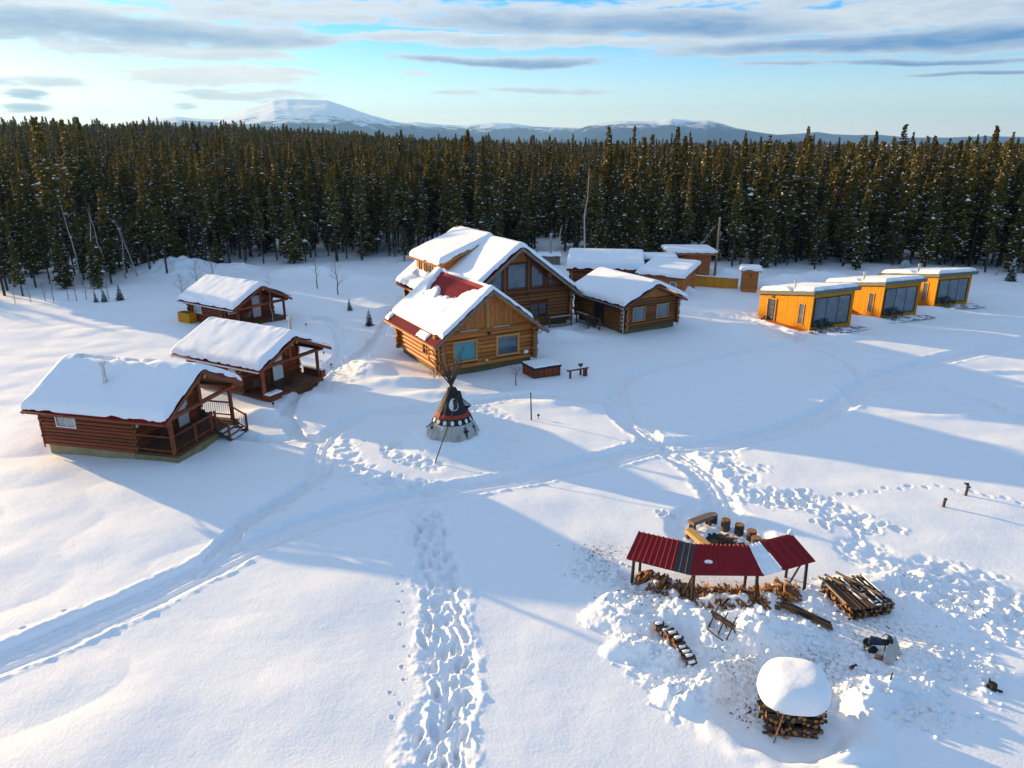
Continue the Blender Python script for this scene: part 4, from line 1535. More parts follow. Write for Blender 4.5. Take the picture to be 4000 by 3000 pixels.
window(A_, (L, 4.6, 1.05), (0, 1, 0), 1.7, 1.35, (1, 0, 0), 'trim_honey', 'glass', 0.14, 0.2)
window(A_, (4.7, 0, 1.2), (1, 0, 0), 0.95, 0.85, (0, -1, 0), 'trim_honey', 'glass_dark', 0.1, 0.2, 1, 1)
window(A_, (0.95, 0, 2.1), (1, 0, 0), 0.5, 0.35, (0, -1, 0), 'trim_honey', 'glass_dark', 0.08, 0.2)
# gable of upright boards
zb = wt + 0.12
nb = 38
MB().poly([(L - 0.06, 0.2, zb - 0.1), (L - 0.06, W - 0.2, zb - 0.1), (L - 0.06, W / 2, hr - 0.35)], (1, 0, 0), 0.04).build('gable_backing', M['trim_brown'], A_)
for i in range(nb):
    y0, y1 = -0.05 + (W + 0.1) * i / nb, -0.05 + (W + 0.1) * (i + 1) / nb
    z0_, z1_ = gable_z(y0, W, he, hr, oe) - 0.2, gable_z(y1, W, he, hr, oe) - 0.2
    if max(z0_, z1_) < zb + 0.1:
        continue
    xx = L + (0.02 if i % 2 else 0.045)
    b = MB().add([(L - 0.01, y0 + 0.006, zb), (L - 0.01, y1 - 0.006, zb), (L - 0.01, y1 - 0.006, max(z1_, zb + 0.02)), (L - 0.01, y0 + 0.006, max(z0_, zb + 0.02)),
                  (xx, y0 + 0.006, zb), (xx, y1 - 0.006, zb), (xx, y1 - 0.006, max(z1_, zb + 0.02)), (xx, y0 + 0.006, max(z0_, zb + 0.02))],
                 [(0, 1, 2, 3), (7, 6, 5, 4), (0, 4, 5, 1), (1, 5, 6, 2), (2, 6, 7, 3), (3, 7, 4, 0)])
    b.build('board', M['plank_honey'], A_)
board(A_, 'trim_honey', (L + 0.09, W / 2, zb), (L + 0.09, W / 2, hr - 0.5), 0.28, 0.06, 'centre_board', up=(1, 0, 0))
log(A_, 'log_honey', (L + 0.02, -0.5, zb - 0.08), (L + 0.02, W + 0.5, zb - 0.08), 0.2, 'tie_log', 'clog', 12)
board(A_, 'frost', (L + 0.12, 1.5, zb + 0.10), (L + 0.12, 3.0, zb + 0.10), 0.14, 0.03, 'ledge_snow')
board(A_, 'frost', (L + 0.12, 4.2, zb + 0.10), (L + 0.12, 5.6, zb + 0.10), 0.14, 0.03, 'ledge_snow')
for y, z in ((W / 2, hr - 0.42), (0.0, wt + 0.12), (W, wt + 0.12)):
    log(A_, 'log_brown', (L - 0.2, y, z), (L + orr - 0.1, y, z), 0.2, 'purlin_log', 'cyl', 12)
MB().tube((L + 0.1, W / 2, zb - 0.25), (L + 0.3, W / 2, zb - 0.3), 0.11, n=12).build('wall_lamp', M['black'], A_)
MB().box((L + 0.16, 3.55, 0.75), (L + 0.26, 3.72, 0.88)).build('socket_box', M['white'], A_)
MB().box((L + 0.16, 6.85, 0.85), (L + 0.24, 7.2, 1.1)).build('meter_box', M['white'], A_)
gable_roof(A_, -ol, L + orr, W, he, hr, oe, 0.17, 0.3, 'red_metal', 'trim_honey', 'weathered', 0.26)
MB().hexa([(-ol, W / 2 - 0.25, hr - 0.15), (L + orr, W / 2 - 0.25, hr - 0.15), (L + orr, W / 2 + 0.25, hr - 0.15), (-ol, W / 2 + 0.25, hr - 0.15),
           (-ol, W / 2 - 0.02, hr + 0.06), (L + orr, W / 2 - 0.02, hr + 0.06), (L + orr, W / 2 + 0.02, hr + 0.06), (-ol, W / 2 + 0.02, hr + 0.06)]).build('ridge_cap', M['red_metal'], A_)
gutter(A_, -ol, L + orr, -oe - 0.05, he - 0.02, -1, (L + 0.28, -0.25, 0.0), 'trim_honey')
gutter(A_, -ol, L + orr, W + oe + 0.05, he - 0.02, 1, (L + 0.3, W + 0.28, 0.0), 'steel')


def mask_A(X, V):
    slope_l = 1 - sstep(V, W / 2 - 0.05, W / 2 + 0.1)
    n = fbm(X * 1.0 + 5, V * 0.6, 1.3, 4, 0.6)
    f = (V + oe) / (W / 2 + oe)                      # 0 eave .. 1 ridge on the lit slope
    f2 = (W + oe - V) / (W / 2 + oe)
    lower = sstep(f, 0.125, 0.145)
    up_lim = np.interp(X, [-1.3, -0.55, -0.1, 1.0, 3.0, 5.2, 6.3, 7.4, 8.0, 8.6], [1.2, 1.15, 0.80, 0.66, 0.60, 0.60, 0.80, 0.92, 0.96, 1.1])
    upper = 1 - sstep(f + 0.13 * n, up_lim - 0.015, up_lim + 0.03)
    left = lower * upper * (1 + 0.35 * np.exp(-((f + 0.13 * n - up_lim + 0.12) / 0.12) ** 2) * (np.abs(n) + 0.2))
    right = sstep(f2, 0.27, 0.30) * (1 - sstep(f2, 0.94, 1.0) * sstep(X, 0.2, 0.8) * (1 - sstep(X, 7.4, 7.9)))
    return np.where(slope_l > 0.5, left, right)


snow_slab(A_, -ol + 0.02, L + orr - 0.02, -oe, W + oe, lambda x, v: gable_z(v, W, he, hr, oe, 0.05) + 0.02, 0.30, 0.22, 11, mask_A, 150, 170, 0.0, 0.055, 0.05)
lump = snow_slab(A_, 5.0, 6.7, -oe + 0.02, -oe + 0.5, lambda x, v: gable_z(v, W, he, hr, oe) + 0.02, 0.16, 0.16, 12, None, 24, 14, 0, 0.05, 0.08, 'snow_lump')
lump = snow_slab(A_, -1.25, -0.5, -oe + 0.02, -oe + 0.6, lambda x, v: gable_z(v, W, he, hr, oe) + 0.02, 0.22, 0.2, 13, None, 18, 14, 0, 0.05, 0.08, 'snow_lump')

# ------------------------------------------------------------------ the big lodge behind (B)
B_ = thing('lodge', 'big dark log lodge with tall gable windows and a snow-loaded roof dormer', 'lodge', (-10.31, 70.08, 0), R(-60.75))
L, W, he, hr, ol, orr, oe = 11.96, 11.11, 2.80, 7.55, 0.88, 1.1, 0.9
s = (hr - he) / (W / 2 + oe)
wt = 3.3
MB().box((0.08, 0.08, -0.6), (L - 0.08, W - 0.08, 0.4)).build('foundation', M['olive'], B_)
MB().box((0.1, 0.1, 0.35), (L - 0.1, W - 0.1, wt)).build('lining', M['trim_brown'], B_)
log_wall(B_, 'log_brown', (L, 0), (L, W), 0.35, wt + 0.1, rl, [(6.9, 8.8, 0.95, 2.35), (3.6, 5.4, 0.95, 2.35)], 0.45, n=10)
log_wall(B_, 'log_brown', (0, 0), (L, 0), 0.35, wt, rl, (), 0.45, n=8)
log_wall(B_, 'log_brown', (0, W), (L, W), 0.35, wt, rl, (), 0.45, n=8)
log_wall(B_, 'log_brown', (0, 0), (0, W), 0.35, wt, rl, (), 0.45, n=8)
window(B_, (L, 7.0, 1.05), (0, 1, 0), 1.7, 1.2, (1, 0, 0), 'trim_brown', 'glass_dark', 0.12, 0.2, 1, 1)
window(B_, (L, 3.7, 1.05), (0, 1, 0), 1.6, 1.2, (1, 0, 0), 'trim_brown', 'glass_dark', 0.12, 0.2, 1)
log(B_, 'log_brown', (L + 0.02, -0.4, wt + 0.2), (L + 0.02, W + 0.4, wt + 0.2), 0.22, 'tie_log', 'clog', 12)
zb = wt + 0.42
# boarded gable round the glazing
yi = (zb + 0.22 - he) / s - oe
MB().poly([(L - 0.03, yi, zb - 0.05), (L - 0.03, W - yi, zb - 0.05), (L - 0.03, W / 2, hr - 0.25)], (1, 0, 0), 0.05).build('gable_wall', M['trim_brown'], B_)
nb = 22
for i in range(nb):
    y0, y1 = W / 2 - 1.0 + 2.0 * i / nb, W / 2 - 1.0 + 2.0 * (i + 1) / nb
    z1_ = min(gable_z(y0, W, he, hr, oe), gable_z(y1, W, he, hr, oe)) - 0.25
    board(B_, 'plank_orange', (L + 0.035, (y0 + y1) / 2, 6.15), (L + 0.035, (y0 + y1) / 2, max(z1_, 6.2)), (y1 - y0) * 0.9, 0.03, 'board', up=(1, 0, 0))


def gz_(y):
    return gable_z(y, W, he, hr, oe) - 0.55


xw = L + 0.03
yc = W / 2
window_poly(B_, [(xw, yc - 0.95, zb + 0.1), (xw, yc + 0.95, zb + 0.1), (xw, yc + 0.95, 6.0), (xw, yc - 0.95, 6.0)], (1, 0, 0), 'trim_brown', 'glass', 0.14, 0.14)
window_poly(B_, [(xw, yc + 1.45, zb + 0.1), (xw, yc + 2.75, zb + 0.1), (xw, yc + 2.75, gz_(yc + 2.75)), (xw, yc + 1.45, min(6.0, gz_(yc + 1.45)))], (1, 0, 0), 'trim_brown', 'glass', 0.14, 0.14)
window_poly(B_, [(xw, yc - 2.75, zb + 0.1), (xw, yc - 1.45, zb + 0.1), (xw, yc - 1.45, min(6.0, gz_(yc - 1.45))), (xw, yc - 2.75, gz_(yc - 2.75))], (1, 0, 0), 'trim_brown', 'glass', 0.14, 0.14)
window_poly(B_, [(xw, yc + 3.2, zb + 0.1), (xw, yc + 4.35, zb + 0.1), (xw, yc + 3.2, gz_(yc + 3.2))], (1, 0, 0), 'trim_brown', 'glass_dark', 0.12, 0.14)
window_poly(B_, [(xw, yc - 4.35, zb + 0.1), (xw, yc - 3.2, zb + 0.1), (xw, yc - 3.2, gz_(yc - 3.2))], (1, 0, 0), 'trim_brown', 'glass_dark', 0.12, 0.14)
for y in (yc - 1.2, yc + 1.2, yc - 2.97, yc + 2.97):
    board(B_, 'log_brown', (L + 0.1, y, zb - 0.1), (L + 0.1, y, gz_(y) + 0.3), 0.22, 0.16, 'mullion_post', up=(1, 0, 0))
for y, z in ((yc, hr - 0.45), (yc - 2.9, gable_z(yc - 2.9, W, he, hr, oe) - 0.45), (yc + 2.9, gable_z(yc + 2.9, W, he, hr, oe) - 0.45), (0, wt + 0.2), (W, wt + 0.2)):
    log(B_, 'log_brown', (L - 0.3, y, z), (L + orr - 0.12, y, z), 0.22, 'purlin_log', 'cyl', 12)
MB().tube((L + 0.15, yc + 1.0, wt - 0.05), (L + 0.3, yc + 1.0, wt - 0.1), 0.08, n=10).build('wall_lamp', M['black'], B_)
gable_roof(B_, -ol, L + orr, W, he, hr, oe, 0.2, 0.3, 'red_metal', 'trim_brown', 'weathered', 0.3)


def mask_B(X, V):
    f2 = (W + oe - V) / (W / 2 + oe)
    n = fbm(X, V, 1.1, 3)
    edge_strip = sstep(X + 0.16 * n, L + orr - 0.5, L + orr - 0.28) * sstep(V, W / 2 + 0.2, W / 2 + 0.5) * (1 - sstep(f2 + 0.1 * n, 0.92, 0.97))
    dorm = sstep(V, -0.3, 0.3) * (1 - sstep(V, 2.6, 2.9)) * sstep(X, 0.9, 1.1) * (1 - sstep(X, 6.7, 6.9)) * 0
    shed = np.exp(-((V - 0.25) / 0.42) ** 2) * sstep(X, 1.2, 1.6) * (1 - sstep(X, 6.2, 6.6))
    return np.clip(1 - edge_strip - 1.2 * sstep(shed, 0.5, 0.9), 0, 1)


snow_slab(B_, -ol, L + orr, -oe, W + oe, lambda x, v: gable_z(v, W, he, hr, oe, 0.3) + 0.02, 0.42, 0.36, 21, mask_B, 110, 100, 0.04, 0.07)
# shed dormer on the lit slope: x from 1 to 6.8, face at y = 1.1
dx0, dx1, dy = 0.9, 6.9, 0.65
zr = gable_z(dy, W, he, hr, oe)
zt = zr + 1.75
dz = lambda v: zt + 0.12 + (v - dy) * (hr + 0.12 - zt - 0.12) / (W / 2 - dy)
dorm = MB()
dorm.add([(dx0, dy, zr - 0.1), (dx1, dy, zr - 0.1), (dx1, dy, zt), (dx0, dy, zt), (dx0, W / 2, hr - 0.1), (dx1, W / 2, hr - 0.1), (dx1, W / 2, hr + 0.0), (dx0, W / 2, hr + 0.0)],
         [(0, 1, 2, 3), (1, 5, 6, 2), (4, 0, 3, 7), (3, 2, 6, 7), (5, 4, 7, 6), (0, 4, 5, 1)])
do = dorm.build('dormer', M['plank_orange'], B_)
for i in range(9):
    if i in (1, 3, 5, 7):
        continue
    xx = dx0 + (dx1 - dx0) * (i + 0.5) / 9
    board(do, 'plank_honey', (xx, dy - 0.03, zr), (xx, dy - 0.03, zt), (dx1 - dx0) / 9 * 0.9, 0.05, 'board', up=(0, 1, 0))
for i in (1, 3, 5, 7):
    xx = dx0 + (dx1 - dx0) * i / 9
    window(B_, (xx + 0.09, dy - 0.02, zr + 0.55), (1, 0, 0), (dx1 - dx0) / 9 - 0.18, 0.85, (0, -1, 0), 'trim_honey', 'glass', 0.07, 0.1)
rf = MB()
p = []
for x in (dx0 - 0.55, dx1 + 0.55):
    p += [(x, dy - 0.5, dz(dy - 0.5) - 0.14), (x, W / 2, hr + 0.0), (x, W / 2, hr + 0.13), (x, dy - 0.5, dz(dy - 0.5))]
rf.add(p, [(0, 1, 2, 3), (7, 6, 5, 4), (0, 4, 5, 1), (1, 5, 6, 2), (2, 6, 7, 3), (3, 7, 4, 0)])
rf.build('dormer_roof', M['trim_honey'], do)
board(do, 'red_metal', (dx0 - 0.57, dy - 0.78, dz(dy - 0.5) - 0.03), (dx1 + 0.57, dy - 0.78, dz(dy - 0.5) - 0.03), 0.05, 0.12, 'fascia')
snow_slab(B_, dx0 - 0.55, dx1 + 0.55, dy - 0.5, W / 2 + 0.35, lambda x, v: min(dz(v) + 0.01, gable_z(v, W, he, hr, oe) + 0.1 + 0.0 * x) if v > W / 2 - 0.1 else dz(v) + 0.01, 0.55, 0.42, 23, None, 70, 60, 0.04, 0.06, 0.06, 'dormer_snow')
gutter(B_, -ol, L + orr, -oe - 0.05, he - 0.02, -1, None, 'trim_honey')

# railings and the gate between lodge and annex
p = place(B_, L + 0.9, W - 2.6)
t = thing('railing', 'snow-capped log railing with thin balusters before the lodge gable', 'railing', (p[0], p[1], -0.05), R(-60.75))
railing(t, 'bark', (0, 0), (0, 2.4), 0.2, 1.0)
for y in (0, 2.4):
    pole(t, 'bark', (0, y, -0.3), (0, y, 1.15), 0.07)
board(t, 'frost', (0, 0.1, 1.07), (0, 2.3, 1.07), 0.09, 0.04, 'snow_cap')

# ------------------------------------------------------------------ the annex with two square windows (C)
C_ = thing('log_annex', 'small brown log house with two square windows right of the big lodge', 'house', (6.32, 67.0, 0), R(-59.35))
L, W, he, hr, ol, orr, oe = 6.99, 5.96, 2.6, 4.22, 0.75, 0.68, 0.68
s = (hr - he) / (W / 2 + oe)
wt = 2.8
MB().box((0.08, 0.08, -0.6), (L - 0.08, W - 0.08, 0.45)).build('foundation', M['olive'], C_)
MB().box((0.1, 0.1, 0.4), (L - 0.1, W - 0.1, wt)).build('lining', M['trim_brown'], C_)
rc = 0.135
log_wall(C_, 'log_brown', (L, 0), (L, W), 0.38, wt + 0.1, rc, [(0.75, 2.25, 1.0, 2.35), (3.5, 5.0, 1.0, 2.35)], 0.4, n=10)
log_wall(C_, 'log_brown', (0, 0), (L, 0), 0.38, wt, rc, [(2.6, 4.3, 0.3, 2.5)], 0.4, n=10)
log_wall(C_, 'log_brown', (0, W), (L, W), 0.38, wt, rc, (), 0.4, n=8)
log_wall(C_, 'log_brown', (0, 0), (0, W), 0.38, wt, rc, (), 0.4, n=8)
window(C_, (L, 0.85, 1.1), (0, 1, 0), 1.3, 1.15, (1, 0, 0), 'trim_honey', 'glass', 0.08, 0.16)
window(C_, (L, 3.6, 1.1), (0, 1, 0), 1.3, 1.15, (1, 0, 0), 'trim_honey', 'glass', 0.08, 0.16)
door(C_, (4.2, 0.02, 0.4), (-1, 0, 0), 1.5, 2.05, (0, -1, 0), 'black', 'trim_brown')
zb = wt + 0.1
MB().poly([(L - 0.05, 0.25, zb - 0.1), (L - 0.05, W - 0.25, zb - 0.1), (L - 0.05, W / 2, hr - 0.25)], (1, 0, 0), 0.04).build('gable_backing', M['trim_brown'], C_)
nb = 30
for i in range(nb):
    y0, y1 = W * i / nb, W * (i + 1) / nb
    zt_ = min(gable_z(y0, W, he, hr, oe), gable_z(y1, W, he, hr, oe)) - 0.16
    if zt_ < zb + 0.08:
        continue
    board(C_, 'plank_honey', (L + 0.02, (y0 + y1) / 2, zb), (L + 0.02, (y0 + y1) / 2, zt_), (y1 - y0) * 0.92, 0.05 if i % 2 else 0.03, 'board', up=(1, 0, 0))
log(C_, 'log_brown', (L + 0.02, -0.45, zb - 0.06), (L + 0.02, W + 0.45, zb - 0.06), 0.16, 'tie_log', 'clog', 10)
gable_roof(C_, -ol, L + orr, W, he, hr, oe, 0.15, 0.0, 'red_metal', 'trim_brown', 'trim_brown', 0.2)
gutter(C_, -ol, L + orr, -oe - 0.05, he - 0.02, -1, (L + 0.22, -0.3, 0.0), 'steel')
gutter(C_, -ol, L + orr, W + oe + 0.05, he - 0.02, 1, (L + 0.1, W + 0.25, 0.0), 'steel')
snow_slab(C_, -ol, L + orr, -oe, W + oe, lambda x, v: gable_z(v, W, he, hr, oe, 0.25), 0.42, 0.36, 31, None, 70, 64, 0.05, 0.05)
for z in (0.55, 0.9, 1.25, 1.6, 1.95):
    for y, x in ((-0.32, L + 0.05), (W + 0.32, L + 0.05)):
        MB().box((x - 0.1, y - 0.07, z), (x + 0.12, y + 0.07, z + 0.05)).build('log_end_snow', M['roofsnow'], C_)
p = place(C_, 1.2, -1.0)
t = thing('railing', 'log railing beside the dark doorway of the annex', 'railing', (p[0], p[1], -0.05), R(-59.35))
railing(t, 'bark', (0, 0), (3.6, 0), 0.2, 1.05)
for x in (0, 1.9, 3.6):
    pole(t, 'bark', (x, 0, -0.3), (x, 0, 1.15), 0.07)
board(t, 'frost', (0.1, 0, 1.12), (1.8, 0, 1.12), 0.09, 0.04, 'snow_cap')

# ------------------------------------------------------------------ sheds, fence and outhouse at the back
D_ = thing('log_shed', 'long low log shed under a very thick snow slab, behind the annex', 'shed', (6.95, 82.3, 0), R(-7.9))
L, W, he, hr, ol, orr, oe = 7.7, 6.2, 2.25, 3.55, 0.55, 0.45, 0.7
MB().box((0.1, 0.1, -0.6), (L - 0.1, W - 0.1, 2.3)).build('lining', M['trim_brown'], D_)
for a, b in (((0, 0), (L, 0)), ((0, 0), (0, W)), ((L, 0), (L, W)), ((0, W), (L, W))):
    log_wall(D_, 'log_brown', a, b, 0.0, 2.4, 0.13, (), 0.3, n=8)
for x in (-0.03, L + 0.03):
    MB().poly([(x, 0.1, 2.3), (x, W - 0.1, 2.3), (x, W / 2, hr - 0.12)], (1, 0, 0), 0.04).build('gable_wall', M['trim_brown'], D_)
gable_roof(D_, -ol, L + orr, W, he, hr, oe, 0.14)
snow_slab(D_, -ol, L + orr, -oe, W + oe, lambda x, v: gable_z(v, W, he, hr, oe, 0.5), 0.62, 0.3, 41, None, 60, 56, 0.1, 0.04)

E_ = thing('lean_to_shed', 'small orange plank shed with snow roof sloping down behind the annex', 'shed', (14.5, 79.8, 0), R(-33))
L, W = 4.9, 4.2
MB().box((0.03, 0.03, -0.6), (L - 0.03, W, 2.1)).build('wall', M['plank_orange'], E_)
for i in range(9):
    board(E_, 'plank_orange', (0, 0.0, 0.12 + 0.23 * i), (L, 0.0, 0.12 + 0.23 * i), 0.05, 0.22)
for i in range(9):
    board(E_, 'plank_orange', (L, 0.02, 0.12 + 0.23 * i), (L, W, 0.12 + 0.23 * i), 0.05, 0.22)
window(E_, (3.6, -0.02, 0.95), (1, 0, 0), 0.6, 0.55, (0, -1, 0), 'white', 'glass', 0.07, 0.08)
MB().hexa([(-0.4, -0.5, 2.0), (L + 0.4, -0.5, 2.0), (L + 0.4, W + 0.3, 2.95), (-0.4, W + 0.3, 2.95), (-0.4, -0.5, 2.14), (L + 0.4, -0.5, 2.14), (L + 0.4, W + 0.3, 3.09), (-0.4, W + 0.3, 3.09)]).build('roof', M['trim_brown'], E_)
snow_slab(E_, -0.4, L + 0.4, -0.5, W + 0.3, lambda x, v: 2.14 + (v + 0.5) * 0.19, 0.42, 0.35, 43, None, 40, 36, 0.06, 0.06)

E2 = thing('flat_roof_shed', 'flat-roofed shed with a snow slab between the long shed and the tall orange shed', 'shed', (15.7, 84.6, 0), R(-8))
MB().box((0, 0, -0.6), (3.6, 3.0, 2.8)).build('wall', M['plank_orange'], E2)
MB().box((-0.3, -0.4, 2.8), (3.9, 3.3, 2.95)).build('roof', M['trim_brown'], E2)
snow_slab(E2, -0.3, 3.9, -0.4, 3.3, lambda x, v: 2.95, 0.45, 0.35, 44, None, 36, 30, 0.06, 0.05)

F_ = thing('plank_shed', 'tall orange plank shed with a flat overhanging snowy roof near the utility pole', 'shed', (19.75, 88.3, 0), R(-2))
L, W, h = 4.75, 4.0, 3.05
MB().box((0.03, 0.03, -0.6), (L - 0.03, W, h)).build('wall', M['plank_orange'], F_)
for i in range(14):
    board(F_, 'plank_orange', (0, 0, 0.11 + 0.217 * i), (L, 0, 0.11 + 0.217 * i), 0.05, 0.208)
    board(F_, 'plank_orange', (L, 0.02, 0.11 + 0.217 * i), (L, W, 0.11 + 0.217 * i), 0.05, 0.208)
    board(F_, 'plank_orange', (0, 0.02, 0.11 + 0.217 * i), (0, W, 0.11 + 0.217 * i), 0.05, 0.208)
door(F_, (3.2, -0.02, 0.1), (-1, 0, 0), 0.9, 1.95, (0, -1, 0), 'plank_orange', 'trim_brown')
MB().box((-0.6, -0.9, h + 0.0), (L + 0.6, W + 0.4, h + 0.2)).build('roof', M['plank_orange'], F_)
MB().box((-0.63, -0.93, h + 0.2), (L + 0.63, W + 0.43, h + 0.25)).build('roof_sheet', M['fascia'], F_)
board(F_, 'black', (0.0, -0.10, h - 0.55), (1.9, -0.10, h - 0.12), 0.05, 0.1, 'brace')
snow_slab(F_, -0.6, L + 0.6, -0.9, W + 0.4, lambda x, v: h + 0.25, 0.38, 0.35, 45, None, 44, 36, 0.08, 0.04)

fa, fb = Vector((21.17, 83.5, 0)), Vector((26.0, 81.2, 0))
fd = fb - fa
FN = thing('plank_fence', 'honey-coloured fence of upright planks joining the outhouse, snow along its top', 'fence', (fa.x, fa.y, 0), math.atan2(fd.y, fd.x))
n = 34
for i in range(n):
    x0 = fd.length * (i + 0.5) / n
    board(FN, 'plank_gold', (x0, 0, -0.5), (x0, 0, 1.22), fd.length / n * 0.94, 0.03, 'plank', up=(0, 1, 0))
for i in range(4):
    pole(FN, 'plank_orange', (fd.length * (0.03 + 0.31 * i), 0.1, -0.5), (fd.length * (0.03 + 0.31 * i), 0.1, 1.2), 0.06)
for z in (0.25, 0.95):
    board(FN, 'plank_orange', (0, 0.05, z), (fd.length, 0.05, z), 0.05, 0.09, 'rail')
MB().box((-0.02, -0.08, 1.22), (fd.length, 0.12, 1.26)).build('top_cap', M['trim_honey'], FN)
snow_slab(FN, 0, fd.length, -0.07, 0.11, lambda x, v: 1.26, 0.09, 0.08, 46, None, 60, 8, 0.01, 0.02, 0.02, 'snow_cap')

OH = thing('outhouse', 'narrow orange outhouse with a mushroom-like snow cap at the end of the plank fence', 'outhouse', (26.1, 79.9, 0), R(-14))
L, W, h = 1.6, 1.6, 2.35
MB().box((0.03, 0.03, -0.6), (L - 0.03, W - 0.03, h)).build('wall', M['plank_orange'], OH)
for i in range(11):
    z = 0.06 + (h / 11) * (i + 0.5) - 0.05
    board(OH, 'plank_orange', (0, 0, z), (L, 0, z), 0.05, h / 11 * 0.95)
    board(OH, 'plank_orange', (0, 0.02, z), (0, W, z), 0.05, h / 11 * 0.95)
    board(OH, 'plank_orange', (L, 0.02, z), (L, W, z), 0.05, h / 11 * 0.95)
door(OH, (-0.0, 1.15, 0.1), (0, -1, 0), 0.75, 1.9, (-1, 0, 0), 'sheet', 'trim_honey')
MB().box((0.75, -0.08, 1.75), (0.87, -0.03, 2.05)).build('wall_lamp', M['black'], OH)
MB().box((-0.35, -0.4, h), (L + 0.35, W + 0.35, h + 0.14)).build('roof', M['trim_honey'], OH)
snow_slab(OH, -0.4, L + 0.4, -0.45, W + 0.4, lambda x, v: h + 0.14, 0.36, 0.33, 47, None, 36, 36, 0.05, 0.03)

UP = thing('utility_pole', 'weathered wooden utility pole beside the tall orange shed', 'utility pole', (25.55, 89.3, 0))
MB().tube((0, 0, -0.5), (0.02, 0, 7.3), 0.17, 0.12, 10).build('pole', M['weathered'], UP)
MB().tube((0.02, -0.05, 6.9), (-4.6, 2.5, 0), 0.009, n=4).build('guy_wire', M['steel'], UP)
MB().tube((0.02, 0, 7.3), (0.02, 0, 7.36), 0.13, n=10).build('cap', M['frost'], UP)
MB().box((0.1, -0.25, 5.2), (0.35, -0.1, 5.7)).build('transformer_box', M['fascia'], UP)

x, y = g(2152, 1040)
t = thing('snowy_hut', 'small snow-covered hut with a tall steel stovepipe behind the big lodge', 'hut', (x - 0.3, y + 1.5, 0))
MB().box((-1.2, -0.8, -0.6), (1.6, 1.2, 1.15)).build('wall', M['weathered'], t)
MB().box((-1.4, -1.0, 1.15), (1.8, 1.4, 1.25)).build('roof', M['fascia'], t)
snow_slab(t, -1.4, 1.8, -1.0, 1.4, lambda x, v: 1.25, 0.35, 0.3, 48, None, 30, 26, 0.06, 0.05)
chimney(t, 0.3, -0.2, 1.0, 4.1, 0.16, 0.22)

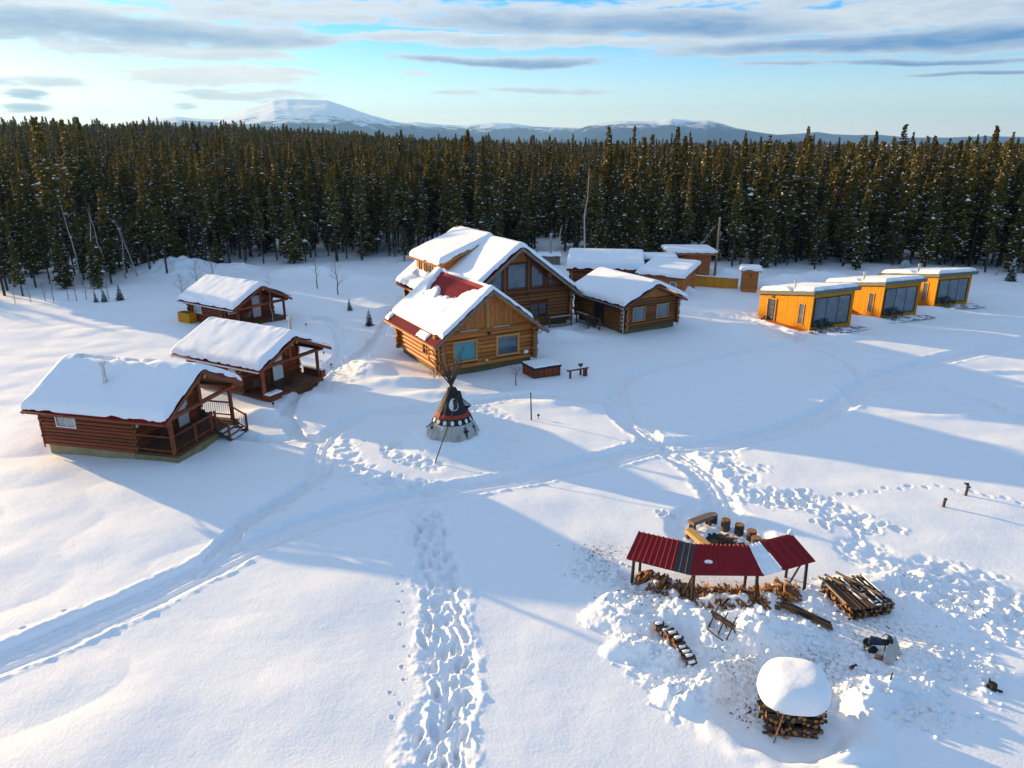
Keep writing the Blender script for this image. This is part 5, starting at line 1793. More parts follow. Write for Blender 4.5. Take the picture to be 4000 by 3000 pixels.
# ------------------------------------------------------------------ three golden glass-front cabins (right)
def modern(idx, loc, yaw, L, W, h1, h2, label):
    t = thing('glass_cabin', label, 'cabin', (loc[0], loc[1], 0), yaw, 'golden flat-roofed glass-front cabins')
    ht = lambda x: h1 + (h2 - h1) * x / L
    core = MB().hexa([(0.03, 0.03, -0.6), (L - 0.05, 0.03, -0.6), (L - 0.05, W - 0.03, -0.6), (0.03, W - 0.03, -0.6), (0.03, 0.03, h1), (L - 0.05, 0.03, h2), (L - 0.05, W - 0.03, h2), (0.03, W - 0.03, h1)])
    core.build('wall', M['plank_gold'], t)
    xs = 0.49 * L
    dx0, dx1 = 0.19 * L, 0.19 * L + 0.95
    nh = 16
    bh = ht(xs) / nh
    for i in range(nh):
        z = bh * (i + 0.5)
        xa = 0.0 if z + bh / 2 < h1 else L * (z + bh / 2 - h1) / (h2 - h1)
        if xa > xs - 0.1:
            continue
        segs = [(xa, xs)] if z > 2.15 else [(xa, dx0 - 0.08), (dx1 + 0.08, xs)]
        for a, b in segs:
            if b - a > 0.05:
                board(t, 'plank_gold', (a, -0.005, z), (b, -0.005, z), 0.05 + 0.012 * (i % 2), bh * 0.93)
    nv = 17
    wx0, wx1 = 0.79 * L, 0.79 * L + 0.5
    for i in range(nv):
        xa = xs + (L + 0.02 - xs) * (i + 0.5) / nv
        bw = (L - xs) / nv * 0.92
        spans = [(0.0, ht(xa))] if not (wx0 - 0.09 < xa < wx1 + 0.09) else [(0.0, 0.42), (2.38, ht(xa))]
        for a, b in spans:
            board(t, 'plank_gold', (xa, -0.005, a), (xa, -0.005, b), bw, 0.05 + 0.02 * (i % 2), 'board', up=(0, 1, 0))
    nf = 26
    y0, y1 = 0.055 * W, 0.915 * W
    zb, ztp = 0.48, h2 - 0.36
    for i in range(nf):
        y = W * (i + 0.5) / nf
        bw = W / nf * 0.92
        spans = [(0.0, h2)] if not (y0 - 0.03 < y < y1 + 0.03) else [(0.0, zb - 0.06), (ztp + 0.06, h2)]
        for a, b in spans:
            board(t, 'plank_gold', (L - 0.02, y, a), (L - 0.02, y, b), bw, 0.05 + 0.02 * (i % 2), 'board', up=(1, 0, 0))
    for i in range(10):
        y = W * (i + 0.5) / 10
        board(t, 'plank_gold', (0, y, 0), (0, y, h1), W / 10 * 0.95, 0.05, 'board', up=(1, 0, 0))
    n2 = 20
    for i in range(n2):
        xa = L * (i + 0.5) / n2
        board(t, 'plank_gold', (xa, W, 0), (xa, W, ht(xa)), L / n2 * 0.95, 0.05, 'board', up=(0, 1, 0))
    for x_, y_ in ((L + 0.0, 0.0), (L + 0.0, W)):
        board(t, 'plank_gold', (x_, y_, 0), (x_, y_, h2), 0.11, 0.11, 'corner_post', up=(1, 0, 0))
    window(t, (L - 0.01, y0, zb), (0, 1, 0), y1 - y0, ztp - zb, (1, 0, 0), 'black', 'glass', 0.07, 0.1, 2)
    window(t, (wx0, 0.0, 0.5), (1, 0, 0), 0.5, 1.8, (0, -1, 0), 'trim_honey', 'glass', 0.07, 0.1)
    door(t, (dx0, -0.0, 0.05), (1, 0, 0), 0.95, 2.03, (0, -1, 0), 'black', 'trim_honey', 'glass')
    MB().tube((0.27 * L, -0.02, 2.32), (0.27 * L, -0.16, 2.32), 0.09, n=12).build('wall_lamp', M['trim_brown'], t)
    ov, fh = 0.28, 0.34
    xa, xb, ya, yb = -ov, L + ov, -ov, W + 0.56
    sl = (h2 - h1) / L
    za, zb2 = h1 - sl * ov + 0.02, h2 + sl * ov + 0.02
    MB().hexa([(xa, ya, za), (xb, ya, zb2), (xb, yb, zb2), (xa, yb, za), (xa, ya, za + fh), (xb, ya, zb2 + fh), (xb, yb, zb2 + fh), (xa, yb, za + fh)]).build('roof', M['fascia'], t)
    rs = lambda x, v: za + fh + (x - xa) * (zb2 - za) / (xb - xa)

    def mask(X, V):
        n = fbm(X + idx * 9, V, 1.2, 3)
        k = sstep(V + 0.25 * n, ya + 0.18, ya + 0.42) * sstep(xb - X + 0.3 * n, 0.12, 0.4)
        k *= 1 - 0.95 * np.exp(-(((X - 0.58 * L) / 0.5) ** 2 + ((V - 0.3) / 0.5) ** 2))
        return k
    snow_slab(t, xa + 0.1, xb - 0.05, ya + 0.05, yb, rs, 0.34, 0.33, 50 + idx, mask, 64, 52, 0.0, 0.045)
    chimney(t, 0.60 * L, 0.35, h1 + 0.6, rs(0.6 * L, 0) + 0.85, 0.09, 0.13)
    # deck of grey boards in front, brown step boards along the entrance side
    for i in range(11):
        x_ = L + 0.12 + 0.15 * i
        board(t, 'deck_grey', (x_, -0.35, 0.06), (x_, W + 0.75, 0.06), 0.14, 0.05, 'deck_board')
    for i in range(5):
        y_ = -0.12 - 0.15 * i
        board(t, 'plank_orange', (0.1 * L, y_, 0.05), (0.93 * L, y_, 0.05), 0.14, 0.05, 'deck_board')
    snow_slab(t, L + 0.1, L + 1.75, -0.35, W + 0.75, lambda x, v: 0.07, 0.05, 0.1, 80 + idx, lambda X, V: sstep(fbm(X + idx * 5, V, 0.8, 3), -0.05, 0.15), 40, 60, 0.0, 0.01, 0.03, 'deck_snow')
    ordn = ('nearest', 'middle', 'farthest')[idx - 1]
    for j, (xx, yy, rz) in enumerate(((L + 0.62, 0.35, -0.5), (L + 0.62, 1.75, 0.3))):
        p = place(t, xx, yy)
        small_chair(('black chair at the near corner of the %s golden cabin deck', 'black chair beside the little table on the %s golden cabin deck')[j] % ordn, (p[0], p[1], 0.085), yaw + math.pi / 2 * 1 + rz, 'black', 'black chairs on the golden cabin decks', 1.05)
    p = place(t, L + 0.7, 1.1)
    tb = thing('side_table', 'small black round table between the chairs on the %s golden cabin deck' % ordn, 'table', (p[0], p[1], 0.085), yaw)
    MB().tube((0, 0, 0.5), (0, 0, 0.54), 0.3, n=14).build('table_top', M['black'], tb)
    for k in range(3):
        a = k * 2.094
        MB().tube((0.24 * math.cos(a), 0.24 * math.sin(a), 0), (0.12 * math.cos(a), 0.12 * math.sin(a), 0.5), 0.018, n=6).build('leg', M['black'], tb)
    return t


y1c = modern(1, (23.95, 67.69), -1.14, 6.39, 4.95, 2.26, 3.31, 'golden glass-front cabin nearest the log annex, with a dark entrance door in full view')
y2c = modern(2, (32.59, 73.05), -1.18, 6.96, 4.70, 2.06, 3.24, 'golden glass-front cabin in the middle of the row, its side wall half hidden')
y3c = modern(3, (40.97, 78.36), -1.23, 6.95, 4.55, 2.08, 3.12, 'golden glass-front cabin at the far right end of the row')
p = place(y1c, 0.95, -0.55)
t = thing('broom', 'long-handled broom leaning on the golden wall left of the dark door', 'broom', (p[0], p[1], 0.08), y1c.rotation_euler.z)
MB().tube((0, -0.1, 0.12), (0.28, 0.5, 1.5), 0.018, n=6).build('handle', M['trim_honey'], t)
MB().obox((0, -0.1, 0.06), (1, 0, 0), (0, 1, 0), (0, 0, 1), 0.3, 0.06, 0.13).build('bristles', M['weathered'], t)
p = place(y1c, 1.12, -0.42)
t = thing('wooden_box', 'small pale wooden box beside the dark door of the golden cabin', 'box', (p[0], p[1], 0.08), y1c.rotation_euler.z)
MB().box((-0.14, -0.12, 0), (0.14, 0.12, 0.3)).build('box_body', M['cutwood'], t)
MB().box((-0.16, -0.14, 0.3), (0.16, 0.14, 0.34)).build('lid', M['trim_honey'], t)
x, y = g(3528, 1085)
t = thing('satellite_dish', 'grey satellite dish on a pole beyond the middle golden cabin', 'satellite dish', (x, y, 0))
MB().tube((0, 0, -0.5), (0, 0, 1.5), 0.05, n=8).build('pole', M['steel'], t)
nt_ = 16
ds = MB()
rings = []
for k in range(5):
    r_ = 0.62 * k / 4
    rings.append([(r_ * math.cos(2 * math.pi * i / nt_), 0.5 * r_ * r_ - 0.15, 1.6 + r_ * math.sin(2 * math.pi * i / nt_)) for i in range(nt_ + 1)])
ds.grid(np.array(rings))
ds.build('dish', M['dish'], t, True)

# ------------------------------------------------------------------ the teepee
TP = thing('teepee', 'black and grey painted teepee with white moons, banked with snow', 'teepee', (TEEPEE[0], TEEPEE[1], 0))
R0, ZC, NF = 1.78, 3.62, 16


def cone(th, z, off=0.0):
    w_ = 2 * math.pi / NF
    r_ = R0 * (1 - z / ZC) * math.cos(w_ / 2) / math.cos(((th + math.pi * 4) % w_) - w_ / 2) + off
    return (r_ * math.cos(th), r_ * math.sin(th), z)


def cover(z0, z1, mk, name, off=0.0):
    b = MB()
    T_ = np.linspace(0, 2 * np.pi, NF * 2 + 1)
    Z_ = np.linspace(z0, z1, max(2, int((z1 - z0) / 0.3)))
    b.grid(np.array([[cone(t_, z_, off + 0.012 * math.sin(t_ * 11 + z_ * 5)) for t_ in T_] for z_ in Z_]))
    return b.build(name, M[mk], TP)


def mark(thc, zc_, pts, mk, name, off=0.03):
    """flat paint on the cover: outline points (metres along the cover, metres up) round a middle"""
    sl = math.hypot(1, R0 / ZC)
    r_ = R0 * (1 - zc_ / ZC)
    P_ = [cone(thc + a / r_, zc_ + b_ / sl, off) for a, b_ in pts]
    c = cone(thc + sum(a for a, _ in pts) / len(pts) / r_, zc_ + sum(b_ for _, b_ in pts) / len(pts) / sl, off)
    b = MB()
    n_ = len(P_)
    b.add([c] + P_, [(0, 1 + i, 1 + (i + 1) % n_) for i in range(n_)])
    return b.build(name, M[mk], TP)


def ell(a, b_, n=20, dx=0.0, dy=0.0):
    return [(dx + a * math.cos(2 * math.pi * i / n), dy + b_ * math.sin(2 * math.pi * i / n)) for i in range(n)]


cover(-0.3, 1.27, 'canvas', 'lower_cover')
cover(1.27, 1.60, 'paint_black', 'moon_band')
cover(1.60, 1.80, 'paint_red', 'red_band')
cover(1.80, 3.12, 'paint_black', 'upper_cover')
for k in range(16):
    mark(R(-90 + 22.5 * k + 4), 1.43, ell(0.105, 0.135, 14), 'paint_white', 'white_moon')
mark(R(-78), 2.36, ell(0.25, 0.36), 'paint_white', 'moon_ring')
mark(R(-78), 2.36, ell(0.215, 0.32), 'paint_black', 'moon_inner', 0.037)
mark(R(-78), 2.36, [(0.215 * math.cos(t_), 0.32 * math.sin(t_)) for t_ in np.linspace(math.pi / 2, 3 * math.pi / 2, 12)] + [(-0.05 + 0.03 * math.cos(t_), 0.32 * math.sin(t_)) for t_ in np.linspace(-math.pi / 2, math.pi / 2, 10)], 'paint_white', 'moon_crescent', 0.044)
bird = [(0.0, 0.30), (0.05, 0.22), (0.06, 0.10), (0.16, 0.02), (0.22, -0.06), (0.08, -0.03), (0.05, -0.12), (0.02, -0.30), (-0.03, -0.40), (-0.05, -0.25), (-0.06, -0.08), (-0.16, 0.0), (-0.17, 0.06), (-0.05, 0.08), (-0.04, 0.22)]
mark(R(-52), 0.92, bird, 'paint_black', 'painted_bird')
mark(R(-20), 1.0, [(a, b_ * 0.9) for a, b_ in bird], 'paint_black', 'painted_bird')
mark(R(-150), 1.02, [(b_ * 0.6, a * 0.8) for a, b_ in bird], 'paint_black', 'painted_bird')
mark(R(-83), 0.75, [(-0.10, 0.25), (0.02, 0.5), (0.10, 0.3), (0.13, 0.0), (0.2, -0.6), (-0.16, -0.6), (-0.12, 0.0)], 'canvas', 'pale_gore', 0.02)
for k in range(13):
    a = 2 * math.pi * k / 13 + 0.2
    tip = Vector((1.5 * math.cos(a + math.pi) * (0.75 + 0.3 * math.sin(k * 5)) - 0.12, 0.9 * math.sin(a + math.pi), 4.95 + 0.35 * math.sin(k * 3.3)))
    if tip.x > 0.55:
        tip.x *= 0.85
    MB().tube((0.13 * math.cos(a), 0.13 * math.sin(a), 3.05), tip, 0.048, 0.028, 7).build('lodge_pole', M['bark_dark'], TP)
fl = MB().poly([(0.06, -0.24, 3.08), (0.50, -0.26, 3.06), (0.60, -0.20, 2.62), (0.66, -0.28, 2.30), (0.45, -0.60, 1.98), (0.2, -0.5, 2.6)], (0.15, -1, 0.2), 0.02)
fl.build('smoke_flap', M['paint_black'], TP)
fl = MB().poly([(0.55, 0.02, 2.55), (1.08, -0.05, 2.12), (0.62, -0.20, 1.72), (0.5, -0.1, 2.1)], (0.3, -1, 0.2), 0.02)
fl.build('smoke_flap', M['paint_black'], TP)
MB().poly([(0.58, -0.06, 2.5), (1.04, -0.09, 2.13), (0.62, -0.1, 2.1)], (0.2, -1, 0.2), 0.015).build('flap_lining', M['canvas'], TP)
fx, fy = g(1694, 1815)
MB().tube((fx - TEEPEE[0], fy - TEEPEE[1], gh(fx, fy) - 0.1), (0.47, -0.36, 3.0), 0.032, 0.024, 7).build('flap_pole', M['bark_dark'], TP)
MB().tube((-1.45, -0.55, 1.0), (-0.98, -0.48, 1.3), 0.03, n=6).build('door_stick', M['bark_dark'], TP)

# ------------------------------------------------------------------ red-roofed wood shelter and the fire place
SH = thing('wood_shelter', 'low three-part wood shelter with red, black and white metal roof sheets', 'shelter', (7.7, 22.7, 0))
O_ = Vector((7.7, 22.7, 0))
zl, zu = 1.27, 1.78
lo = [(4.27, 23.10), (6.42, 22.05), (9.05, 22.0), (9.87, 22.3), (11.30, 22.92)]
up_ = [(4.90, 24.22), (6.87, 23.30), (8.83, 23.24), (9.32, 23.48), (10.75, 24.05)]
lo = [Vector((a, b, zl)) - O_ for a, b in lo]
up_ = [Vector((a, b, zu)) - O_ for a, b in up_]


def sheet(a, b, c, d, mk, dz=0.0, rib=0.21):
    """ribbed sheet between the lower edge a-b and the upper edge d-c"""
    n = max(4, int((b - a).length / 0.03))
    rows = []
    for t_ in (0, 0.5, 1):
        pts = []
        for i in range(n + 1):
            u_ = i / n
            p_ = a.lerp(b, u_).lerp(d.lerp(c, u_), t_)
            s_ = u_ * (b - a).length
            ph = (s_ / rib) % 1
            pts.append((p_.x, p_.y, p_.z + dz + (0.035 if ph < 0.16 else 0.0)))
        rows.append(pts)
    return MB().grid(np.array(rows)).build('roof_sheet', M[mk], SH)


def cut(i, j, t_):
    return lo[i].lerp(lo[j], t_), up_[i].lerp(up_[j], t_)


a0, d0 = cut(0, 1, 0.0)
a1, d1 = cut(0, 1, 0.74)
sheet(a0, a1, d1, d0, 'red_metal')
sheet(a1, lo[1], up_[1], d1, 'black_metal', -0.004)
sheet(lo[1], lo[2], up_[2], up_[1], 'red_metal', 0.012)
sheet(lo[2], lo[3], up_[3], up_[2], 'white_metal', 0.004, 0.27)
sheet(lo[3], lo[4], up_[4], up_[3], 'red_metal', 0.014, 0.1)
for (i, j) in ((0, 1), (1, 2), (2, 4)):
    for seq, dz in ((lo, -0.07), (up_, -0.07)):
        a, b = seq[i] + Vector((0, 0, dz)), seq[j] + Vector((0, 0, dz))
        k = (up_[i] - lo[i]).normalized() * (0.12 if seq is lo else -0.12)
        pole(SH, 'bark', a + k, b + k, 0.05, 'beam', 8)
for (x, y) in ((4.55, 23.2), (6.6, 22.14), (8.9, 22.05), (11.0, 22.86)):
    gz_0 = gh(x, y)
    pole(SH, 'bark_dark', Vector((x, y, gz_0 - 0.3)) - O_, Vector((x + rng.normal(0, .03), y + 0.1, zl + 0.02)) - O_, 0.06)
for (x, y) in ((4.98, 23.95), (6.85, 23.1), (8.8, 23.05), (10.65, 23.8)):
    pole(SH, 'bark_dark', Vector((x, y, gh(x, y) - 0.3)) - O_, Vector((x, y, zu - 0.08)) - O_, 0.055)
for (x, y, x2) in ((6.3, 22.2, 6.62), (9.15, 22.1, 8.88), (10.6, 23.1, 10.95)):
    pole(SH, 'bark_dark', Vector((x, y + 0.25, gh(x, y))) - O_, Vector((x2, y + 0.1, zl - 0.12)) - O_, 0.04, 'brace', 7)
q = lo[1].lerp(lo[2], 0.25).lerp(up_[1].lerp(up_[2], 0.25), 0.42)
ns = MB()
n_ = 14
ring = [(q.x + 0.17 * math.cos(2 * math.pi * i / n_) * (1 + 0.15 * math.sin(i * 3)), q.y + 0.08 * math.sin(2 * math.pi * i / n_), q.z + 0.012 + 0.4 * 0.08 * math.sin(2 * math.pi * i / n_)) for i in range(n_)]
ns.add(ring + [(q.x, q.y, q.z + 0.09)], [(i, (i + 1) % n_, n_) for i in range(n_)])
ns.build('snow_patch', M['roofsnow'], SH)
q = up_[4]
lump = MB()
for i in range(5):
    for j in range(8):
        pass
rows = [[(q.x - 0.05 + 0.13 * math.sin(t_) * math.cos(f), q.y - 0.02 + 0.1 * math.sin(t_) * math.sin(f), q.z + 0.05 + 0.17 * math.cos(t_)) for f in np.linspace(0, 2 * np.pi, 11)] for t_ in np.linspace(0.02, 2.6, 6)]
lump.grid(np.array(rows)).build('snow_lump', M['roofsnow'], SH, True)

# heap of split firewood lying under the shelter
FWL = [(4.62, 23.42), (5.4, 22.92), (6.25, 22.42), (7.7, 22.05), (9.35, 22.05), (10.75, 22.6)]
FH = thing('firewood_heap', 'long curved heap of split firewood, dusted with snow, under the red-roofed shelter', 'firewood', (7.7, 22.6, 0))
FO = Vector((7.7, 22.6, 0))
P = np.array(FWL)
sg = np.hypot(*(P[1:] - P[:-1]).T)
cum = np.concatenate([[0], np.cumsum(sg)])


def along(s):
    i = int(min(max(np.searchsorted(cum, s) - 1, 0), len(sg) - 1))
    d_ = (P[i + 1] - P[i]) / sg[i]
    return P[i] + d_ * (s - cum[i]), d_, np.array([-d_[1], d_[0]])


def heap_h(s, c_):
    k_ = max(0.0, 1 - ((c_ - 0.3) / 0.7) ** 2)
    return 0.10 + (0.22 + 0.07 * math.sin(s * 2.1)) * k_ * min(1, (s + 0.25) / 0.5, (cum[-1] + 0.25 - s) / 0.5)


def heap_grid(dz, mk, name, seed, msk=False):
    rows = []
    for s in np.linspace(-0.1, cum[-1] + 0.1, 90):
        o_, d_, n_2 = along(min(max(s, 0.001), cum[-1] - 0.001))
        row = []
        for c_ in np.linspace(-0.5, 1.15, 22):
            p_ = o_ + n_2 * c_ + d_ * (s - min(max(s, 0), cum[-1]))
            nz = float(perlin(np.array([p_[0] / 0.28 + seed]), np.array([p_[1] / 0.28]))[0])
            n2z = float(perlin(np.array([p_[0] / 0.7 + seed]), np.array([p_[1] / 0.7]))[0])
            e_ = abs((c_ - 0.325) / 0.825)
            z_ = (heap_h(s, c_) + 0.05 * nz + dz + (0.22 * n2z if msk else 0)) * (1 - e_ ** 6) - 0.12 * e_ ** 6
            row.append((p_[0] - FO.x, p_[1] - FO.y, z_ - 0.1))
        rows.append(row)
    return MB().grid(np.array(rows)).build(name, M[mk], FH, True)


heap_grid(-0.02, 'bark_dark', 'heap_core', 1)
heap_grid(0.018, 'roofsnow', 'heap_snow', 5, True)
wedge = MB()
wedge.add([(0, -1, -0.8), (0, 1, -0.7), (0, 0.15, 0.9), (1, -1, -0.8), (1, 1, -0.7), (1, 0.15, 0.9)], [(2, 1, 0), (3, 4, 5), (0, 1, 4, 3), (1, 2, 5, 4), (2, 0, 3, 5)])
wm = wedge.mesh('split_log', [M['bark'], M['cutwood']])
for pl, im in zip(wm.polygons, (1, 1, 0, 1, 1)):
    pl.material_index = im
wm2 = wedge.mesh('split_log', [M['bark_dark'], M['weathered']])
for pl, im in zip(wm2.polygons, (1, 1, 0, 1, 0)):
    pl.material_index = im


def lay(name, par, me_, a, x, up, L_, r_):
    x = Vector(x).normalized()
    y_ = Vector(up).cross(x).normalized()
    z_ = x.cross(y_)
    o_ = link(name, me_, par)
    o_.matrix_local = Matrix(((x.x * L_, y_.x * r_, z_.x * r_, a[0]), (x.y * L_, y_.y * r_, z_.y * r_, a[1]), (x.z * L_, y_.z * r_, z_.z * r_, a[2]), (0, 0, 0, 1)))
    return o_


heap_mb = MB()
for k in range(620):
    s = rng.uniform(0.0, cum[-1])
    c_ = rng.uniform(-0.3, 0.8)
    o_, d_, n_2 = along(s)
    neat = s < 2.6
    ang_ = rng.normal(0, 0.22 if neat else 0.6)
    ax = Vector((n_2[0] * math.cos(ang_) + d_[0] * math.sin(ang_), n_2[1] * math.cos(ang_) + d_[1] * math.sin(ang_), rng.normal(0, 0.16)))
    L_ = rng.uniform(0.28, 0.42)
    r_ = rng.uniform(0.028, 0.055)
    pz = heap_h(s, c_) - 0.10 + rng.uniform(-0.03, 0.07)
    pp = o_ + n_2 * (c_ - 0.15)
    upv = Vector((rng.normal(0, 0.6), rng.normal(0, 0.6), 1))
    a = (pp[0] - FO.x, pp[1] - FO.y, pz)
    me_ = wm if rng.random() < (0.5 if s > 4 else 0.3) else wm2
    if k < 300:
        lay('split_log', FH, me_, a, ax, upv, L_, r_)
    else:
        x_ = ax.normalized()
        y_ = upv.cross(x_).normalized()
        z_ = x_.cross(y_)
        vs_ = [Vector(a) + x_ * (v_[0] * L_) + y_ * (v_[1] * r_) + z_ * (v_[2] * r_) for v_ in wedge.v]
        heap_mb.add(vs_, wedge.f)
hm = heap_mb.build('split_wood', M['cutwood'], FH)
hm['kind'] = 'stuff'

# fire pit
FP = thing('fire_pit', 'black ash-filled fire pit ringed with scorched stones between benches and stumps', 'fire pit', (PIT[0], PIT[1], -0.2))
MB().tube((0, 0, -0.32), (0, 0, 0.0), 0.62, 0.62, 24).build('ash_bed', M['ash'], FP)
for k in range(15):
    a = 2 * math.pi * k / 15
    rr_ = 0.66
    st = MB()
    rows = [[((rr_ + 0.13 * math.sin(t_) * math.cos(f)) * math.cos(a) - 0.13 * math.sin(t_) * math.sin(f) * math.sin(a), (rr_ + 0.13 * math.sin(t_) * math.cos(f)) * math.sin(a) + 0.13 * math.sin(t_) * math.sin(f) * math.cos(a), -0.08 + (0.12 + 0.03 * math.sin(k * 4)) * math.cos(t_) + 0.02 * math.sin(3 * f + k)) for f in np.linspace(0, 2 * np.pi, 9)] for t_ in np.linspace(0.01, 3.13, 6)]
    st.grid(np.array(rows)).build('stone', M['ash'] if k % 3 else M['stone'], FP, True)
for k in range(6):
    a = k * 1.1 + 0.3
    MB().tube((0.4 * math.cos(a), 0.4 * math.sin(a), -0.12), (-0.15 * math.cos(a), -0.2 * math.sin(a), 0.06), 0.05, 0.04, 7).build('charred_log', M['ash'], FP)
MB().obox((0.55, 0.25, 0.05), Vector((0.7, -0.6, 0.15)).normalized(), Vector((0.6, 0.7, 0)).normalized(), (0, 0, 1), 0.5, 0.07, 0.05).build('plank', M['cutwood'], FP)


def stump(label, u_, v_, r_, h_, mk='bark'):
    x, y = g(u_, v_)
    z_ = gh(x, y)
    t_ = thing('log_stump', label, 'stump', (x, y, z_ - 0.06), rng.uniform(0, 6), 'log stump seats round the fire pit')
    b = MB().tube((0, 0, 0), (0.01, 0, h_ + 0.06), r_ * 1.04, r_, 16, caps=False)
    b.build('trunk', M[mk], t_, True)
    MB().tube((0.01, 0, h_ + 0.055), (0.01, 0, h_ + 0.065), r_ * 0.99, r_ * 0.97, 16).build('cut_top', M['weathered'] if mk == 'bark_dark' else M['cutwood'], t_)
    return t_


stump('dark log stump at the end of the dark bench', 2786, 2018, 0.20, 0.48, 'bark_dark')
stump('upright log stump first to the right of the benches', 2834, 2056, 0.20, 0.46)
stump('upright log stump second to the right of the benches', 2887, 2070, 0.195, 0.46)
stump('reddish log stump third to the right of the benches', 2936, 2092, 0.205, 0.44)
stump('log stump with snow on top, close behind the third stump', 2953, 2119, 0.20, 0.44)
stump('half-hidden log stump at the upper edge of the white roof sheet', 2985, 2132, 0.2, 0.4)
x, y = g(2893, 2118)
o = log(None, 'bark', (x - 0.17, y, gh(x, y) + 0.08), (x + 0.18, y + 0.05, gh(x, y) + 0.09), 0.09, 'firewood_log', 'clog', 12)
tag(o, 'single red-brown log lying on its side right of the fire pit', 'log')
x, y = g(2880, 2142)
t = thing('plank_bench', 'low weathered plank bench half hidden behind the red roof', 'bench', (x, y, gh(x, y)), R(8))
MB().box((-0.55, -0.12, 0.18), (0.55, 0.12, 0.24)).build('seat', M['weathered'], t)
for xx in (-0.4, 0.4):
    MB().box((xx - 0.06, -0.1, -0.05), (xx + 0.06, 0.1, 0.18)).build('leg', M['weathered'], t)


def bench(label, a, b, mk, dep=0.36):
    a, b = Vector(a), Vector(b)
    d_ = b - a
    z_ = gh((a.x + b.x) / 2, (a.y + b.y) / 2)
    t_ = thing('wooden_bench', label, 'bench', (a.x, a.y, z_), math.atan2(d_.y, d_.x), 'wooden benches by the fire pit')
    L_ = d_.length
    for i in range(3):
        y_ = dep * (i + 0.5) / 3
        board(t_, mk, (0, y_, 0.43), (L_, y_, 0.43), dep / 3 * 0.9, 0.045, 'seat_board')
    for y_ in (0.01, dep - 0.01):
        board(t_, mk, (0.0, y_, 0.35), (L_, y_, 0.35), 0.035, 0.13, 'apron')
    for x_ in (0.02, L_ - 0.02):
        board(t_, mk, (x_, 0.03, 0.35), (x_, dep - 0.03, 0.35), 0.035, 0.13, 'apron')
    for x_ in (0.12, L_ - 0.12):
        for y_ in (0.08, dep - 0.08):
            MB().box((x_ - 0.06, y_ - 0.05, -0.1), (x_ + 0.06, y_ + 0.05, 0.29)).build('leg', M['bark_dark'], t_)
    return t_


bench('dark weathered bench behind the golden bench by the fire pit', g(2711, 2037, 0.4), g(2790, 2009, 0.4), 'weathered')
bench('golden sunlit wooden bench left of the fire pit', g(2677, 2056, 0.4), g(2750, 2119, 0.4), 'bench_gold')


# ------------------------------------------------------------------ log stacks
def crib(name, label, loc, rz, LX, LY, layers, per, r_, mk='bark', jit=0.03, group=None, snow_k=0.5, missing=0.06):
    t_ = thing(name, label, 'log stack', loc, rz, group)
    z_ = r_
    for k in range(layers):
        along_x = k % 2 == 0
        n_ = per
        for i in range(n_):
            if rng.random() < missing:
                continue
            f_ = (i + 0.5) / n_
            rr_ = r_ * rng.uniform(0.7, 1.15)
            e0, e1 = rng.normal(0, jit * 2), rng.normal(0, jit * 2)
            j0, j1 = rng.normal(0, jit), rng.normal(0, jit)
            if along_x:
                a, b = (-0.04 + e0, LY * f_ + j0, z_), (LX + 0.04 + e1, LY * f_ + j1, z_ + rng.normal(0, 0.01))
            else:
                a, b = (LX * f_ + j0, -0.04 + e0, z_), (LX * f_ + j1, LY + 0.04 + e1, z_ + rng.normal(0, 0.01))
            log(t_, mk if rng.random() < 0.6 else 'bark_dark', a, b, rr_, 'log', 'clog', 9)
            if rng.random() < snow_k and k >= layers - 3:
                s_ = MB()
                aa_, bb_ = Vector(a), Vector(b)
                q0, q1 = sorted((rng.uniform(0, 1), rng.uniform(0, 1)))
                if q1 - q0 > 0.15:
                    s_.tube(aa_.lerp(bb_, q0) + Vector((0, 0, rr_ * 0.55)), aa_.lerp(bb_, q1) + Vector((0, 0, rr_ * 0.55)), rr_ * 0.72, rr_ * 0.6, 7)
                    s_.build('log_snow', M['roofsnow'], t_, True)
        z_ += r_ * 1.75
    return t_


z0 = gh(12.7, 21.9)
CR = crib('log_crib', 'open criss-cross stack of thin logs dusted with snow, right of the shelter', (11.95, 21.12, z0 - 0.05), R(12), 1.72, 1.75, 6, 10, 0.055, 'bark', 0.03, None, 0.75)
for a, b in (((0.25, 1.95, 0.63), (0.85, 0.35, 0.63)), ((0.75, 2.0, 0.64), (1.45, 0.3, 0.64)), ((-0.1, 0.2, 0.6), (-0.05, 1.9, 0.62))):
    log(CR, 'weathered', a, b, 0.045, 'log', 'clog', 9)

